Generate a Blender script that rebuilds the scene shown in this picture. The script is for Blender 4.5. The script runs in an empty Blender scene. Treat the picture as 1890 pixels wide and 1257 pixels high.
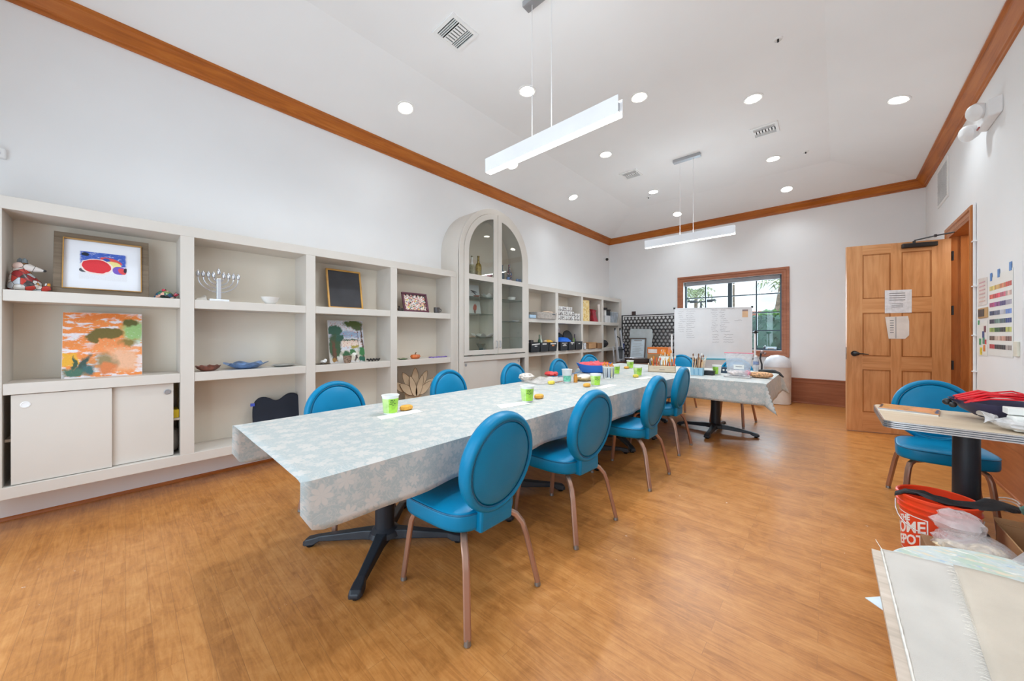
import bpy, bmesh, math, random
from mathutils import Vector, Matrix
random.seed(7)
scene = bpy.context.scene
COL = scene.collection
PI = math.pi

# ------------------------------------------------------------------ colour / materials
def lin(c):
    def f(v):
        v = v / 255.0
        return v / 12.92 if v <= 0.04045 else ((v + 0.055) / 1.055) ** 2.4
    return (f(c[0]), f(c[1]), f(c[2]), 1.0)

MATS = {}
def new_mat(name):
    m = bpy.data.materials.new(name); m.use_nodes = True
    nt = m.node_tree
    return m, nt, nt.nodes['Principled BSDF']

def N(nt, t, **kw):
    n = nt.nodes.new(t)
    for k, v in kw.items():
        if k in n.inputs: n.inputs[k].default_value = v
        else: setattr(n, k, v)
    return n

def L(nt, a, b): nt.links.new(a, b)

def ramp(nt, fac, stops):
    r = nt.nodes.new('ShaderNodeValToRGB')
    e = r.color_ramp.elements
    while len(e) < len(stops): e.new(0.5)
    for i, (p, c) in enumerate(stops):
        e[i].position = p; e[i].color = lin(c)
    L(nt, fac, r.inputs['Fac'])
    return r.outputs['Color']

def math_(nt, op, a, b=None, c=None):
    n = nt.nodes.new('ShaderNodeMath'); n.operation = op
    for i, v in enumerate((a, b, c)):
        if v is None: continue
        if isinstance(v, (int, float)): n.inputs[i].default_value = v
        else: L(nt, v, n.inputs[i])
    return n.outputs[0]

def mix(nt, fac, a, b):
    n = nt.nodes.new('ShaderNodeMix'); n.data_type = 'RGBA'
    for s, v in ((n.inputs[0], fac), (n.inputs[6], a), (n.inputs[7], b)):
        if isinstance(v, (int, float)): s.default_value = v
        elif isinstance(v, tuple): s.default_value = lin(v)
        else: L(nt, v, s)
    return n.outputs[2]

def pm(name, c, rough=0.5, metal=0.0, spec=0.5, var=0.05, vscale=6.0, bump=0.0, bscale=200.0, emit=0.0, coat=0.0, alpha=1.0, sheen=0.0):
    """A plain surface with a little procedural variation."""
    if name in MATS: return MATS[name]
    m, nt, b = new_mat(name)
    b.inputs['Roughness'].default_value = rough
    b.inputs['Metallic'].default_value = metal
    b.inputs['Specular IOR Level'].default_value = spec
    b.inputs['Coat Weight'].default_value = coat
    if sheen: b.inputs['Sheen Weight'].default_value = sheen
    tc = N(nt, 'ShaderNodeTexCoord')
    if var:
        no = N(nt, 'ShaderNodeTexNoise', Scale=vscale, Detail=3.0)
        L(nt, tc.outputs['Object'], no.inputs['Vector'])
        d = tuple(max(0, v * (1 - var)) for v in c); u = tuple(min(255, v * (1 + var)) for v in c)
        L(nt, ramp(nt, no.outputs['Fac'], [(0.3, d), (0.7, u)]), b.inputs['Base Color'])
    else:
        b.inputs['Base Color'].default_value = lin(c)
    if bump:
        n2 = N(nt, 'ShaderNodeTexNoise', Scale=bscale, Detail=2.0)
        L(nt, tc.outputs['Object'], n2.inputs['Vector'])
        bp = N(nt, 'ShaderNodeBump', Strength=bump, Distance=0.01)
        L(nt, n2.outputs['Fac'], bp.inputs['Height']); L(nt, bp.outputs[0], b.inputs['Normal'])
    if emit:
        b.inputs['Emission Color'].default_value = lin(c); b.inputs['Emission Strength'].default_value = emit
    if alpha < 1.0:
        b.inputs['Alpha'].default_value = alpha
    MATS[name] = m
    return m

def wood(name, dark, mid, light, axis='z', scale=1.0, rough=0.4, spec=0.4, coat=0.0, knots=True):
    if name in MATS: return MATS[name]
    m, nt, b = new_mat(name)
    tc = N(nt, 'ShaderNodeTexCoord'); mp = N(nt, 'ShaderNodeMapping')
    s = {'x': (1.2, 14, 14), 'y': (14, 1.2, 14), 'z': (14, 14, 1.2)}[axis]
    mp.inputs['Scale'].default_value = tuple(v * scale for v in s)
    L(nt, tc.outputs['Object'], mp.inputs['Vector'])
    n1 = N(nt, 'ShaderNodeTexNoise', Scale=1.6, Detail=6.0, Roughness=0.6, Distortion=0.6)
    L(nt, mp.outputs[0], n1.inputs['Vector'])
    n2 = N(nt, 'ShaderNodeTexNoise', Scale=1.7, Detail=2.0)
    L(nt, tc.outputs['Object'], n2.inputs['Vector'])
    f = math_(nt, 'ADD', math_(nt, 'MULTIPLY', n1.outputs['Fac'], 0.65), math_(nt, 'MULTIPLY', n2.outputs['Fac'], 0.35))
    L(nt, ramp(nt, f, [(0.32, dark), (0.5, mid), (0.68, light)]), b.inputs['Base Color'])
    b.inputs['Roughness'].default_value = rough; b.inputs['Specular IOR Level'].default_value = spec
    b.inputs['Coat Weight'].default_value = coat
    bp = N(nt, 'ShaderNodeBump', Strength=0.05, Distance=0.01)
    L(nt, n1.outputs['Fac'], bp.inputs['Height']); L(nt, bp.outputs[0], b.inputs['Normal'])
    MATS[name] = m
    return m

def glass_mat(name, tint=(235, 242, 240), rough=0.02, clear=0.9):
    """Thin pane: mostly see-through with a mirror sheen."""
    if name in MATS: return MATS[name]
    m, nt, b = new_mat(name)
    nt.nodes.remove(b)
    out = [n for n in nt.nodes if n.type == 'OUTPUT_MATERIAL'][0]
    tr = N(nt, 'ShaderNodeBsdfTransparent'); tr.inputs[0].default_value = lin(tint)
    gl = N(nt, 'ShaderNodeBsdfGlossy'); gl.inputs['Roughness'].default_value = rough
    fr = N(nt, 'ShaderNodeLayerWeight', Blend=0.5)
    f = math_(nt, 'ADD', math_(nt, 'MULTIPLY', math_(nt, 'POWER', fr.outputs['Facing'], 4.0), 0.85), 0.04 + (1 - clear) * 0.2)
    f = math_(nt, 'MINIMUM', f, 1.0)
    mx = N(nt, 'ShaderNodeMixShader')
    L(nt, f, mx.inputs[0]); L(nt, tr.outputs[0], mx.inputs[1]); L(nt, gl.outputs[0], mx.inputs[2])
    L(nt, mx.outputs[0], out.inputs['Surface'])
    MATS[name] = m
    return m

def plastic_film(name, c=(225, 222, 220), clear=0.55):
    if name in MATS: return MATS[name]
    m, nt, b = new_mat(name)
    out = [n for n in nt.nodes if n.type == 'OUTPUT_MATERIAL'][0]
    b.inputs['Base Color'].default_value = lin(c); b.inputs['Roughness'].default_value = 0.18
    tc = N(nt, 'ShaderNodeTexCoord'); no = N(nt, 'ShaderNodeTexNoise', Scale=14.0, Detail=4.0, Distortion=1.5)
    L(nt, tc.outputs['Object'], no.inputs['Vector'])
    bp = N(nt, 'ShaderNodeBump', Strength=0.6, Distance=0.02)
    L(nt, no.outputs['Fac'], bp.inputs['Height']); L(nt, bp.outputs[0], b.inputs['Normal'])
    tr = N(nt, 'ShaderNodeBsdfTransparent'); mx = N(nt, 'ShaderNodeMixShader')
    f = math_(nt, 'MULTIPLY', math_(nt, 'ADD', no.outputs['Fac'], 0.35), 1 - clear)
    L(nt, math_(nt, 'MINIMUM', f, 1.0), mx.inputs[0]); L(nt, tr.outputs[0], mx.inputs[1]); L(nt, b.outputs[0], mx.inputs[2])
    L(nt, mx.outputs[0], out.inputs['Surface'])
    MATS[name] = m
    return m

def paint(name, base, layers, rough=0.6, warp=0.03, wscale=9.0, mottle=0.12):
    """A painted or printed picture on UV 0..1. layers: (kind, x, y, a, b, colour, softness[, angle])"""
    if name in MATS: return MATS[name]
    m, nt, b = new_mat(name)
    tc = N(nt, 'ShaderNodeTexCoord')
    no = N(nt, 'ShaderNodeTexNoise', Scale=wscale, Detail=4.0)
    L(nt, tc.outputs['UV'], no.inputs['Vector'])
    vs = N(nt, 'ShaderNodeVectorMath', operation='SUBTRACT'); L(nt, no.outputs['Color'], vs.inputs[0]); vs.inputs[1].default_value = (0.5, 0.5, 0.5)
    vm = N(nt, 'ShaderNodeVectorMath', operation='SCALE'); L(nt, vs.outputs[0], vm.inputs[0]); vm.inputs['Scale'].default_value = warp * 4
    va = N(nt, 'ShaderNodeVectorMath', operation='ADD'); L(nt, tc.outputs['UV'], va.inputs[0]); L(nt, vm.outputs[0], va.inputs[1])
    sp = N(nt, 'ShaderNodeSeparateXYZ'); L(nt, va.outputs[0], sp.inputs[0])
    X, Y = sp.outputs[0], sp.outputs[1]
    n3 = N(nt, 'ShaderNodeTexNoise', Scale=40.0, Detail=3.0); L(nt, tc.outputs['UV'], n3.inputs['Vector'])
    col = None
    cur = base
    for ly in layers:
        kind, x, y, a, bb, c, soft = ly[:7]
        ang = ly[7] if len(ly) > 7 else 0.0
        if kind == 'noise':      # patches: a = scale, bb = threshold, x/y stretch
            mp = N(nt, 'ShaderNodeMapping'); mp.inputs['Scale'].default_value = (x, y, 1); mp.inputs['Rotation'].default_value = (0, 0, ang)
            L(nt, tc.outputs['UV'], mp.inputs[0])
            nn = N(nt, 'ShaderNodeTexNoise', Scale=a, Detail=5.0, Roughness=0.6); L(nt, mp.outputs[0], nn.inputs['Vector'])
            d = math_(nt, 'SUBTRACT', nn.outputs['Fac'], bb)
            f = math_(nt, 'DIVIDE', d, soft)
        else:
            dx = math_(nt, 'SUBTRACT', X, x); dy = math_(nt, 'SUBTRACT', Y, y)
            if ang:
                ca, sa = math.cos(ang), math.sin(ang)
                dx2 = math_(nt, 'ADD', math_(nt, 'MULTIPLY', dx, ca), math_(nt, 'MULTIPLY', dy, sa))
                dy2 = math_(nt, 'SUBTRACT', math_(nt, 'MULTIPLY', dy, ca), math_(nt, 'MULTIPLY', dx, sa))
                dx, dy = dx2, dy2
            dx = math_(nt, 'DIVIDE', math_(nt, 'ABSOLUTE', dx), a); dy = math_(nt, 'DIVIDE', math_(nt, 'ABSOLUTE', dy), bb)
            if kind == 'ell':
                d = math_(nt, 'SQRT', math_(nt, 'ADD', math_(nt, 'MULTIPLY', dx, dx), math_(nt, 'MULTIPLY', dy, dy)))
            else:
                d = math_(nt, 'MAXIMUM', dx, dy)
            f = math_(nt, 'DIVIDE', math_(nt, 'SUBTRACT', 1.0, d), soft)
        cl = N(nt, 'ShaderNodeClamp'); L(nt, f, cl.inputs[0])
        cur = mix(nt, cl.outputs[0], cur, c)
    if isinstance(cur, tuple):
        r = N(nt, 'ShaderNodeRGB'); r.outputs[0].default_value = lin(cur); cur = r.outputs[0]
    if mottle:
        hv = N(nt, 'ShaderNodeHueSaturation'); L(nt, cur, hv.inputs['Color'])
        L(nt, math_(nt, 'ADD', math_(nt, 'MULTIPLY', n3.outputs['Fac'], mottle * 2), 1.0 - mottle), hv.inputs['Value'])
        cur = hv.outputs[0]
    L(nt, cur, b.inputs['Base Color']); b.inputs['Roughness'].default_value = rough
    MATS[name] = m
    return m

def mosaic(name, cols, scale=18.0, grout=(60, 55, 50), rough=0.25):
    """Broken-tile patchwork in several colours."""
    if name in MATS: return MATS[name]
    m, nt, b = new_mat(name)
    tc = N(nt, 'ShaderNodeTexCoord')
    v = N(nt, 'ShaderNodeTexVoronoi', Scale=scale); L(nt, tc.outputs['Object'], v.inputs['Vector'])
    sp = N(nt, 'ShaderNodeSeparateColor'); L(nt, v.outputs['Color'], sp.inputs[0])
    r = nt.nodes.new('ShaderNodeValToRGB'); r.color_ramp.interpolation = 'CONSTANT'
    e = r.color_ramp.elements
    while len(e) < len(cols): e.new(0.5)
    for i, c in enumerate(cols): e[i].position = i / len(cols); e[i].color = lin(c)
    L(nt, sp.outputs[0], r.inputs[0])
    v2 = N(nt, 'ShaderNodeTexVoronoi', Scale=scale, feature='DISTANCE_TO_EDGE'); L(nt, tc.outputs['Object'], v2.inputs['Vector'])
    f = math_(nt, 'LESS_THAN', v2.outputs['Distance'], 0.03)
    L(nt, mix(nt, f, r.outputs[0], grout), b.inputs['Base Color'])
    b.inputs['Roughness'].default_value = rough
    MATS[name] = m
    return m

# ------------------------------------------------------------------ geometry
class MB:
    def __init__(s): s.v = []; s.f = []; s.mi = []; s.uv = {}
    def add(s, vs, fs, mi=0):
        o = len(s.v); s.v += [tuple(p) for p in vs]
        for f in fs: s.f.append(tuple(i + o for i in f)); s.mi.append(mi)
        return s
    def box(s, x0, x1, y0, y1, z0, z1, mi=0):
        x0, x1 = min(x0, x1), max(x0, x1); y0, y1 = min(y0, y1), max(y0, y1); z0, z1 = min(z0, z1), max(z0, z1)
        return s.add([(x0,y0,z0),(x1,y0,z0),(x1,y1,z0),(x0,y1,z0),(x0,y0,z1),(x1,y0,z1),(x1,y1,z1),(x0,y1,z1)],
              [(0,3,2,1),(4,5,6,7),(0,1,5,4),(1,2,6,5),(2,3,7,6),(3,0,4,7)], mi)
    def prism(s, pts, axis, a, b, mi=0):
        """pts: outline in the two other axes (cyclic order), extruded along axis from a to b"""
        def P(p, t):
            return {'x': (t, p[0], p[1]), 'y': (p[0], t, p[1]), 'z': (p[0], p[1], t)}[axis]
        n = len(pts)
        vs = [P(p, a) for p in pts] + [P(p, b) for p in pts]
        fs = [tuple(range(n - 1, -1, -1)), tuple(range(n, 2 * n))] + [(i, (i + 1) % n, n + (i + 1) % n, n + i) for i in range(n)]
        return s.add(vs, fs, mi)
    def ringstrip(s, outer, inner, axis, a, b, closed=False, mi=0):
        """a flat band between two outlines with the same number of points, given thickness a..b along axis"""
        def P(p, t):
            return {'x': (t, p[0], p[1]), 'y': (p[0], t, p[1]), 'z': (p[0], p[1], t)}[axis]
        n = len(outer)
        vs = [P(p, a) for p in outer] + [P(p, a) for p in inner] + [P(p, b) for p in outer] + [P(p, b) for p in inner]
        fs = []
        for i in range(n if closed else n - 1):
            j = (i + 1) % n
            fs += [(i, j, n + j, n + i), (2*n + i, 3*n + i, 3*n + j, 2*n + j), (i, 2*n + i, 2*n + j, j), (n + i, n + j, 3*n + j, 3*n + i)]
        if not closed:
            fs += [(0, n, 3*n, 2*n), (n-1, 2*n + n-1, 3*n + n-1, n + n-1)]
        return s.add(vs, fs, mi)
    def loft(s, rings, cap=True, closed=True, mi=0):
        n = len(rings[0]); vs = [p for r in rings for p in r]; fs = []
        for k in range(len(rings) - 1):
            for i in range(n if closed else n - 1):
                j = (i + 1) % n
                fs.append((k*n + i, k*n + j, (k+1)*n + j, (k+1)*n + i))
        if cap:
            fs.append(tuple(range(n - 1, -1, -1))); fs.append(tuple(range((len(rings)-1)*n, len(rings)*n)))
        return s.add(vs, fs, mi)
    def lathe(s, prof, cx=0, cy=0, cz=0, n=20, mi=0, sx=1.0, sy=1.0):
        rings = []
        for r, z in prof:
            rings.append([(cx + sx * r * math.cos(2*PI*i/n), cy + sy * r * math.sin(2*PI*i/n), cz + z) for i in range(n)])
        return s.loft(rings, cap=True, mi=mi)
    def tube(s, path, r, n=8, mi=0, sec=None, closed=False):
        """round (r) or rectangular (sec=(w,h)) tube along a path; r may be a list"""
        P = [Vector(p) for p in path]; m = len(P); rings = []; up = None
        for i in range(m):
            a = P[max(i-1, 0)] if not closed else P[(i-1) % m]; b = P[min(i+1, m-1)] if not closed else P[(i+1) % m]
            t = (b - a).normalized()
            if up is None:
                up = Vector((0, 0, 1)) if abs(t.z) < 0.9 else Vector((1, 0, 0))
            u = t.cross(up)
            u = u.normalized() if u.length > 1e-6 else Vector((1, 0, 0))
            w = u.cross(t).normalized(); up = w
            if sec:
                hw, hh = sec[0]/2, sec[1]/2; c = min(hw, hh) * 0.45
                o = [(hw, -hh+c), (hw, hh-c), (hw-c, hh), (-hw+c, hh), (-hw, hh-c), (-hw, -hh+c), (-hw+c, -hh), (hw-c, -hh)]
                rings.append([tuple(P[i] + u*x + w*y) for x, y in o])
            else:
                rr = r[i] if isinstance(r, (list, tuple)) else r
                rings.append([tuple(P[i] + u*(rr*math.cos(2*PI*k/n)) + w*(rr*math.sin(2*PI*k/n))) for k in range(n)])
        if closed: rings.append(rings[0])
        return s.loft(rings, cap=not closed, mi=mi)
    def grid(s, fn, nu, nv, mi=0):
        """surface fn(u,v)->point, keeps uv"""
        o = len(s.v)
        for i in range(nu + 1):
            for j in range(nv + 1):
                s.v.append(tuple(fn(i / nu, j / nv)))
        for i in range(nu):
            for j in range(nv):
                a = o + i*(nv+1) + j
                s.f.append((a, a + nv + 1, a + nv + 2, a + 1)); s.mi.append(mi)
                s.uv[len(s.f) - 1] = [(i/nu, j/nv), ((i+1)/nu, j/nv), ((i+1)/nu, (j+1)/nv), (i/nu, (j+1)/nv)]
        return s
    def quad(s, a, b, c, d, mi=0):
        """flat picture: a bottom-left, b bottom-right, c top-right, d top-left"""
        s.add([a, b, c, d], [(0, 1, 2, 3)], mi)
        s.uv[len(s.f) - 1] = [(0, 0), (1, 0), (1, 1), (0, 1)]
        return s
    def blob(s, c, r, sx=1, sy=1, sz=1, n=14, m=9, jit=0.0, seed=0, mi=0):
        rnd = random.Random(seed); rings = []
        for k in range(m + 1):
            ph = PI * k / m; z = -math.cos(ph); q = max(math.sin(ph), 0.02)
            rings.append([(c[0] + sx*r*q*math.cos(2*PI*i/n)*(1 + jit*rnd.uniform(-1, 1)), c[1] + sy*r*q*math.sin(2*PI*i/n)*(1 + jit*rnd.uniform(-1, 1)),
                           c[2] + sz*r*z*(1 + jit*rnd.uniform(-.5, .5))) for i in range(n)])
        return s.loft(rings, cap=True, mi=mi)
    def xf(s, M, start=0):
        for i in range(start, len(s.v)): s.v[i] = tuple(M @ Vector(s.v[i]))
        return s
    def n(s): return len(s.v)
    def build(s, name, mats, parent=None, smooth=35, bev=0.0, world=True, seg=2, subsurf=0, wob=None):
        if not isinstance(mats, (list, tuple)): mats = [mats]
        me = bpy.data.meshes.new(name)
        vs = s.v
        loc = Vector((0, 0, 0))
        if parent is None:
            xs = [p[0] for p in vs]; ys = [p[1] for p in vs]; zs = [p[2] for p in vs]
            loc = Vector(((min(xs)+max(xs))/2, (min(ys)+max(ys))/2, min(zs)))
        elif world:
            loc = parent_world(parent)
        if isinstance(loc, Matrix):
            inv = loc.inverted(); vs = [tuple(inv @ Vector(p)) for p in vs]
        else:
            vs = [(p[0]-loc.x, p[1]-loc.y, p[2]-loc.z) for p in vs]
        me.from_pydata(vs, [], s.f); 
        for m in mats: me.materials.append(m)
        if s.uv:
            ul = me.uv_layers.new(name='UVMap')
            for fi, uvs in s.uv.items():
                for li, uv in zip(me.polygons[fi].loop_indices, uvs): ul.data[li].uv = uv
        for p, i in zip(me.polygons, s.mi): p.material_index = i
        bm = bmesh.new(); bm.from_mesh(me)
        bmesh.ops.recalc_face_normals(bm, faces=bm.faces)
        bm.to_mesh(me); bm.free()
        if smooth:
            for p in me.polygons: p.use_smooth = True
            me.set_sharp_from_angle(angle=math.radians(smooth))
        o = bpy.data.objects.new(name, me); COL.objects.link(o)
        if parent is not None: o.parent = parent
        elif not isinstance(loc, Matrix): o.location = loc
        if bev:
            b = o.modifiers.new('bevel', 'BEVEL'); b.width = bev; b.segments = seg; b.limit_method = 'ANGLE'; b.angle_limit = math.radians(40)
        if subsurf:
            b = o.modifiers.new('sub', 'SUBSURF'); b.levels = subsurf; b.render_levels = subsurf
        return o

def local_matrix(o):
    return Matrix.Translation(o.location) @ o.rotation_euler.to_matrix().to_4x4()
def parent_world(o):
    M = local_matrix(o)
    while o.parent is not None:
        o = o.parent; M = local_matrix(o) @ M
    return M

def tag(o, label=None, cat=None, group=None, kind=None):
    for k, v in (('label', label), ('category', cat), ('group', group), ('kind', kind)):
        if v: o[k] = v
    return o
def thing(name, loc, label, cat, group=None, rz=0.0):
    o = bpy.data.objects.new(name, None); COL.objects.link(o)
    o.empty_display_size = 0.05
    o.location = loc; o.rotation_euler = (0, 0, rz)
    return tag(o, label, cat, group)
def struct(o): o['kind'] = 'structure'; return o
def kids(o): return [c for c in bpy.data.objects if c.parent == o]
def copy_tree(o, parent=None):
    c = o.copy(); COL.objects.link(c)
    if parent is not None: c.parent = parent
    for ch in kids(o): copy_tree(ch, c)
    return c
def txt(body, size, mat, parent, place, name='lettering', extrude=0.0006, bold=0.0, align='CENTER'):
    """raised lettering as a mesh; place(x, y, z) maps the flat text (x right, y up, z out) into the world"""
    cu = bpy.data.curves.new('t', 'FONT'); cu.body = body; cu.size = size; cu.extrude = extrude; cu.offset = bold; cu.align_x = align; cu.align_y = 'CENTER'
    cu.resolution_u = 3
    ob = bpy.data.objects.new('t', cu); COL.objects.link(ob)
    dg = bpy.context.evaluated_depsgraph_get()
    me = bpy.data.meshes.new_from_object(ob.evaluated_get(dg))
    bpy.data.objects.remove(ob); bpy.data.curves.remove(cu)
    b = MB(); b.add([place(*v.co) for v in me.vertices], [tuple(p.vertices) for p in me.polygons])
    bpy.data.meshes.remove(me)
    return b.build(name, mat, parent, smooth=0)
def arc(cx, cy, r, a0, a1, n):
    return [(cx + r*math.cos(a0 + (a1-a0)*i/n), cy + r*math.sin(a0 + (a1-a0)*i/n)) for i in range(n+1)]

# ------------------------------------------------------------------ the room
XW, YF, YB = -4.205, 8.40, -1.05          # left wall, far wall, back wall
def XR(y): return 1.017 + 0.0137 * y       # right wall (very slightly out of square)
ZC = 3.72
m_wall = pm('wall_paint', (238, 238, 238), 0.75, var=0.008, vscale=1.5, bump=0.02, bscale=90)
m_ceil = pm('ceiling_paint', (243, 243, 242), 0.85, var=0.01, vscale=1.0)
m_case = pm('cream_lacquer', (213, 206, 197), 0.42, var=0.012, vscale=2.0)
m_white = pm('white_enamel', (238, 238, 238), 0.4, var=0.01)
m_crown_y = wood('crown_wood_y', (146, 76, 18), (180, 100, 30), (197, 118, 46), 'y', 1.0, 0.38)
m_crown_x = wood('crown_wood_x', (146, 76, 18), (180, 100, 30), (197, 118, 46), 'x', 1.0, 0.38)
m_base_x = wood('base_wood_x', (126, 70, 42), (150, 90, 58), (166, 104, 70), 'x', 1.0, 0.4)
m_base_y = wood('base_wood_y', (140, 76, 40), (164, 96, 54), (180, 112, 68), 'y', 1.0, 0.4)
m_door = wood('door_wood', (184, 126, 76), (208, 150, 100), (221, 167, 117), 'z', 1.0, 0.36)
m_door_h = wood('door_wood_rail', (184, 126, 76), (208, 150, 100), (221, 167, 117), 'x', 1.0, 0.36)
m_jamb = wood('jamb_wood', (158, 92, 42), (182, 112, 58), (196, 128, 72), 'z', 1.0, 0.36)
m_win = wood('window_wood', (138, 82, 56), (164, 102, 72), (182, 120, 88), 'x', 1.0, 0.4)
m_black = pm('black_metal', (34, 34, 36), 0.4, var=0.05)
m_dark_frame = pm('dark_aluminium', (52, 66, 74), 0.35, metal=0.3, var=0.03)
m_glass = glass_mat('window_glass', (252, 254, 253), .02, .97)

def floor_mat():
    m, nt, b = new_mat('plank_floor')
    tc = N(nt, 'ShaderNodeTexCoord')
    br = nt.nodes.new('ShaderNodeTexBrick')
    br.offset = 0.37; br.offset_frequency = 2; br.squash = 1.0
    br.inputs['Scale'].default_value = 1.0
    br.inputs['Mortar Size'].default_value = 0.0011
    br.inputs['Mortar Smooth'].default_value = 0.3
    br.inputs['Brick Width'].default_value = 0.92
    br.inputs['Row Height'].default_value = 0.0765
    br.inputs['Color1'].default_value = (0, 0, 0, 1); br.inputs['Color2'].default_value = (1, 1, 1, 1); br.inputs['Mortar'].default_value = (0.5, 0.5, 0.5, 1)
    L(nt, tc.outputs['Object'], br.inputs['Vector'])
    mp = N(nt, 'ShaderNodeMapping'); mp.inputs['Scale'].default_value = (2.0, 22.0, 1.0); L(nt, tc.outputs['Object'], mp.inputs[0])
    # shift the grain from plank to plank
    sh = N(nt, 'ShaderNodeVectorMath', operation='MULTIPLY_ADD'); L(nt, br.outputs['Color'], sh.inputs[0]); sh.inputs[1].default_value = (7, 3, 0); L(nt, mp.outputs[0], sh.inputs[2])
    g1 = N(nt, 'ShaderNodeTexNoise', Scale=2.2, Detail=8.0, Roughness=0.62, Distortion=1.2); L(nt, sh.outputs[0], g1.inputs['Vector'])
    g2 = N(nt, 'ShaderNodeTexNoise', Scale=9.0, Detail=5.0, Roughness=0.65, Distortion=0.8); L(nt, tc.outputs['Object'], g2.inputs['Vector'])
    g3 = N(nt, 'ShaderNodeTexNoise', Scale=0.7, Detail=2.0); L(nt, tc.outputs['Object'], g3.inputs['Vector'])
    sc = N(nt, 'ShaderNodeSeparateColor'); L(nt, br.outputs['Color'], sc.inputs[0])
    f = math_(nt, 'ADD', math_(nt, 'MULTIPLY', g1.outputs['Fac'], 0.42), math_(nt, 'MULTIPLY', g2.outputs['Fac'], 0.41))
    f = math_(nt, 'ADD', f, math_(nt, 'MULTIPLY', sc.outputs[0], 0.07))
    f = math_(nt, 'ADD', f, math_(nt, 'MULTIPLY', g3.outputs['Fac'], 0.10))
    c = ramp(nt, f, [(0.32, (150, 93, 44)), (0.5, (189, 126, 66)), (0.68, (211, 151, 89))])
    c = mix(nt, math_(nt, 'MULTIPLY', br.outputs['Fac'], 0.42), c, (128, 84, 50))
    # specks of dried plaster near the work table
    sp = N(nt, 'ShaderNodeTexNoise', Scale=26.0, Detail=3.0, Roughness=0.7); L(nt, tc.outputs['Object'], sp.inputs['Vector'])
    gm = N(nt, 'ShaderNodeTexNoise', Scale=1.1, Detail=1.0); L(nt, tc.outputs['Object'], gm.inputs['Vector'])
    s = math_(nt, 'MULTIPLY', math_(nt, 'GREATER_THAN', sp.outputs['Fac'], 0.735), math_(nt, 'GREATER_THAN', gm.outputs['Fac'], 0.55))
    c = mix(nt, math_(nt, 'MULTIPLY', s, 0.7), c, (226, 214, 204))
    L(nt, c, b.inputs['Base Color'])
    L(nt, math_(nt, 'ADD', math_(nt, 'MULTIPLY', g2.outputs['Fac'], 0.16), 0.24), b.inputs['Roughness'])
    b.inputs['Specular IOR Level'].default_value = 0.45
    bp = N(nt, 'ShaderNodeBump', Strength=0.12, Distance=0.004)
    L(nt, math_(nt, 'SUBTRACT', math_(nt, 'MULTIPLY', g2.outputs['Fac'], 0.5), br.outputs['Fac']), bp.inputs['Height']); L(nt, bp.outputs[0], b.inputs['Normal'])
    return m
fl = MB(); fl.box(XW - 0.3, 2.6, YB - 0.2, YF + 0.2, -0.1, 0.0)
struct(fl.build('floor', floor_mat(), smooth=0))

# left wall, back wall with its big window, far wall with window_1, right wall with door_1
b = MB(); b.box(XW - 0.2, XW, YB - 0.2, YF + 0.2, 0, ZC); struct(b.build('wall_left', m_wall, smooth=0))
WX0, WX1, WZ0, WZ1 = -2.411, -0.661, 0.955, 2.432
b = MB()
b.box(XW, WX0, YF, YF + 0.22, 0, ZC); b.box(WX1, XR(YF) + 0.2, YF, YF + 0.22, 0, ZC)
b.box(WX0, WX1, YF, YF + 0.22, 0, WZ0); b.box(WX0, WX1, YF, YF + 0.22, WZ1, ZC)
struct(b.build('wall_far', m_wall, smooth=0))
DY0, DY1, DZ = 5.83, 6.755, 2.455
b = MB()
for y0, y1, z0, z1 in ((YB - .2, DY0 - .02, 0, ZC), (DY1 + .02, YF, 0, ZC), (DY0 - .02, DY1 + .02, DZ + .02, ZC)):
    b.prism([(XR(y0), y0), (XR(y0) + 0.2, y0), (XR(y1) + 0.2, y1), (XR(y1), y1)], 'z', z0, z1)
struct(b.build('wall_right', m_wall, smooth=0))
b = MB()                                                    # back wall: two tall window openings
BW = [(-3.3, -1.7), (-1.35, 0.25)]; BZ0, BZ1 = 0.25, 2.55
b.box(XW, XR(0), YB - 0.2, YB, BZ1, ZC); b.box(XW, XR(0), YB - 0.2, YB, 0, BZ0)
b.box(XW, BW[0][0], YB - .2, YB, BZ0, BZ1); b.box(BW[0][1], BW[1][0], YB - .2, YB, BZ0, BZ1); b.box(BW[1][1], XR(0), YB - .2, YB, BZ0, BZ1)
struct(b.build('wall_back', m_wall, smooth=0))
for k, (a0, a1) in enumerate(BW):
    b = MB()
    for x in (a0 + .025, (a0 + a1)/2, a1 - .025): b.box(x - .025, x + .025, YB - .14, YB - .09, BZ0, BZ1)
    for z in (BZ0 + .025, 1.4, BZ1 - .025): b.box(a0, a1, YB - .135, YB - .095, z - .025, z + .025)
    struct(b.build('window_%d' % (k + 2), m_white, smooth=0))

# ceiling: flat tray with sloped margins on three sides
s_, zt, zl = 0.976, 3.953, 3.70
xl0, xl1 = XW + 0.117, XW + 0.117 + s_
yf0, yf1 = YF - 0.117, YF - 0.117 - s_
def xr0(y): return XR(y) - 0.117
def xr1(y): return XR(y) - 0.117 - s_
b = MB()
y0 = YB - 0.2
b.add([(xl0, y0, zl), (xl0, yf0, zl), (xl1, yf1, zt), (xl1, y0, zt), (xr1(yf1), yf1, zt), (xr1(y0), y0, zt), (xr0(yf0), yf0, zl), (xr0(y0), y0, zl),
       (xl0 - .2, y0, zl), (xl0 - .2, yf0 + .2, zl), (xr0(yf0) + .2, yf0 + .2, zl), (xr0(y0) + .2, y0, zl)],
      [(0, 1, 2, 3), (3, 2, 4, 5), (5, 4, 6, 7), (1, 6, 4, 2), (0, 8, 9, 1), (1, 9, 10, 6), (6, 10, 11, 7)])
struct(b.build('ceiling', m_ceil, smooth=0))

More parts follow.
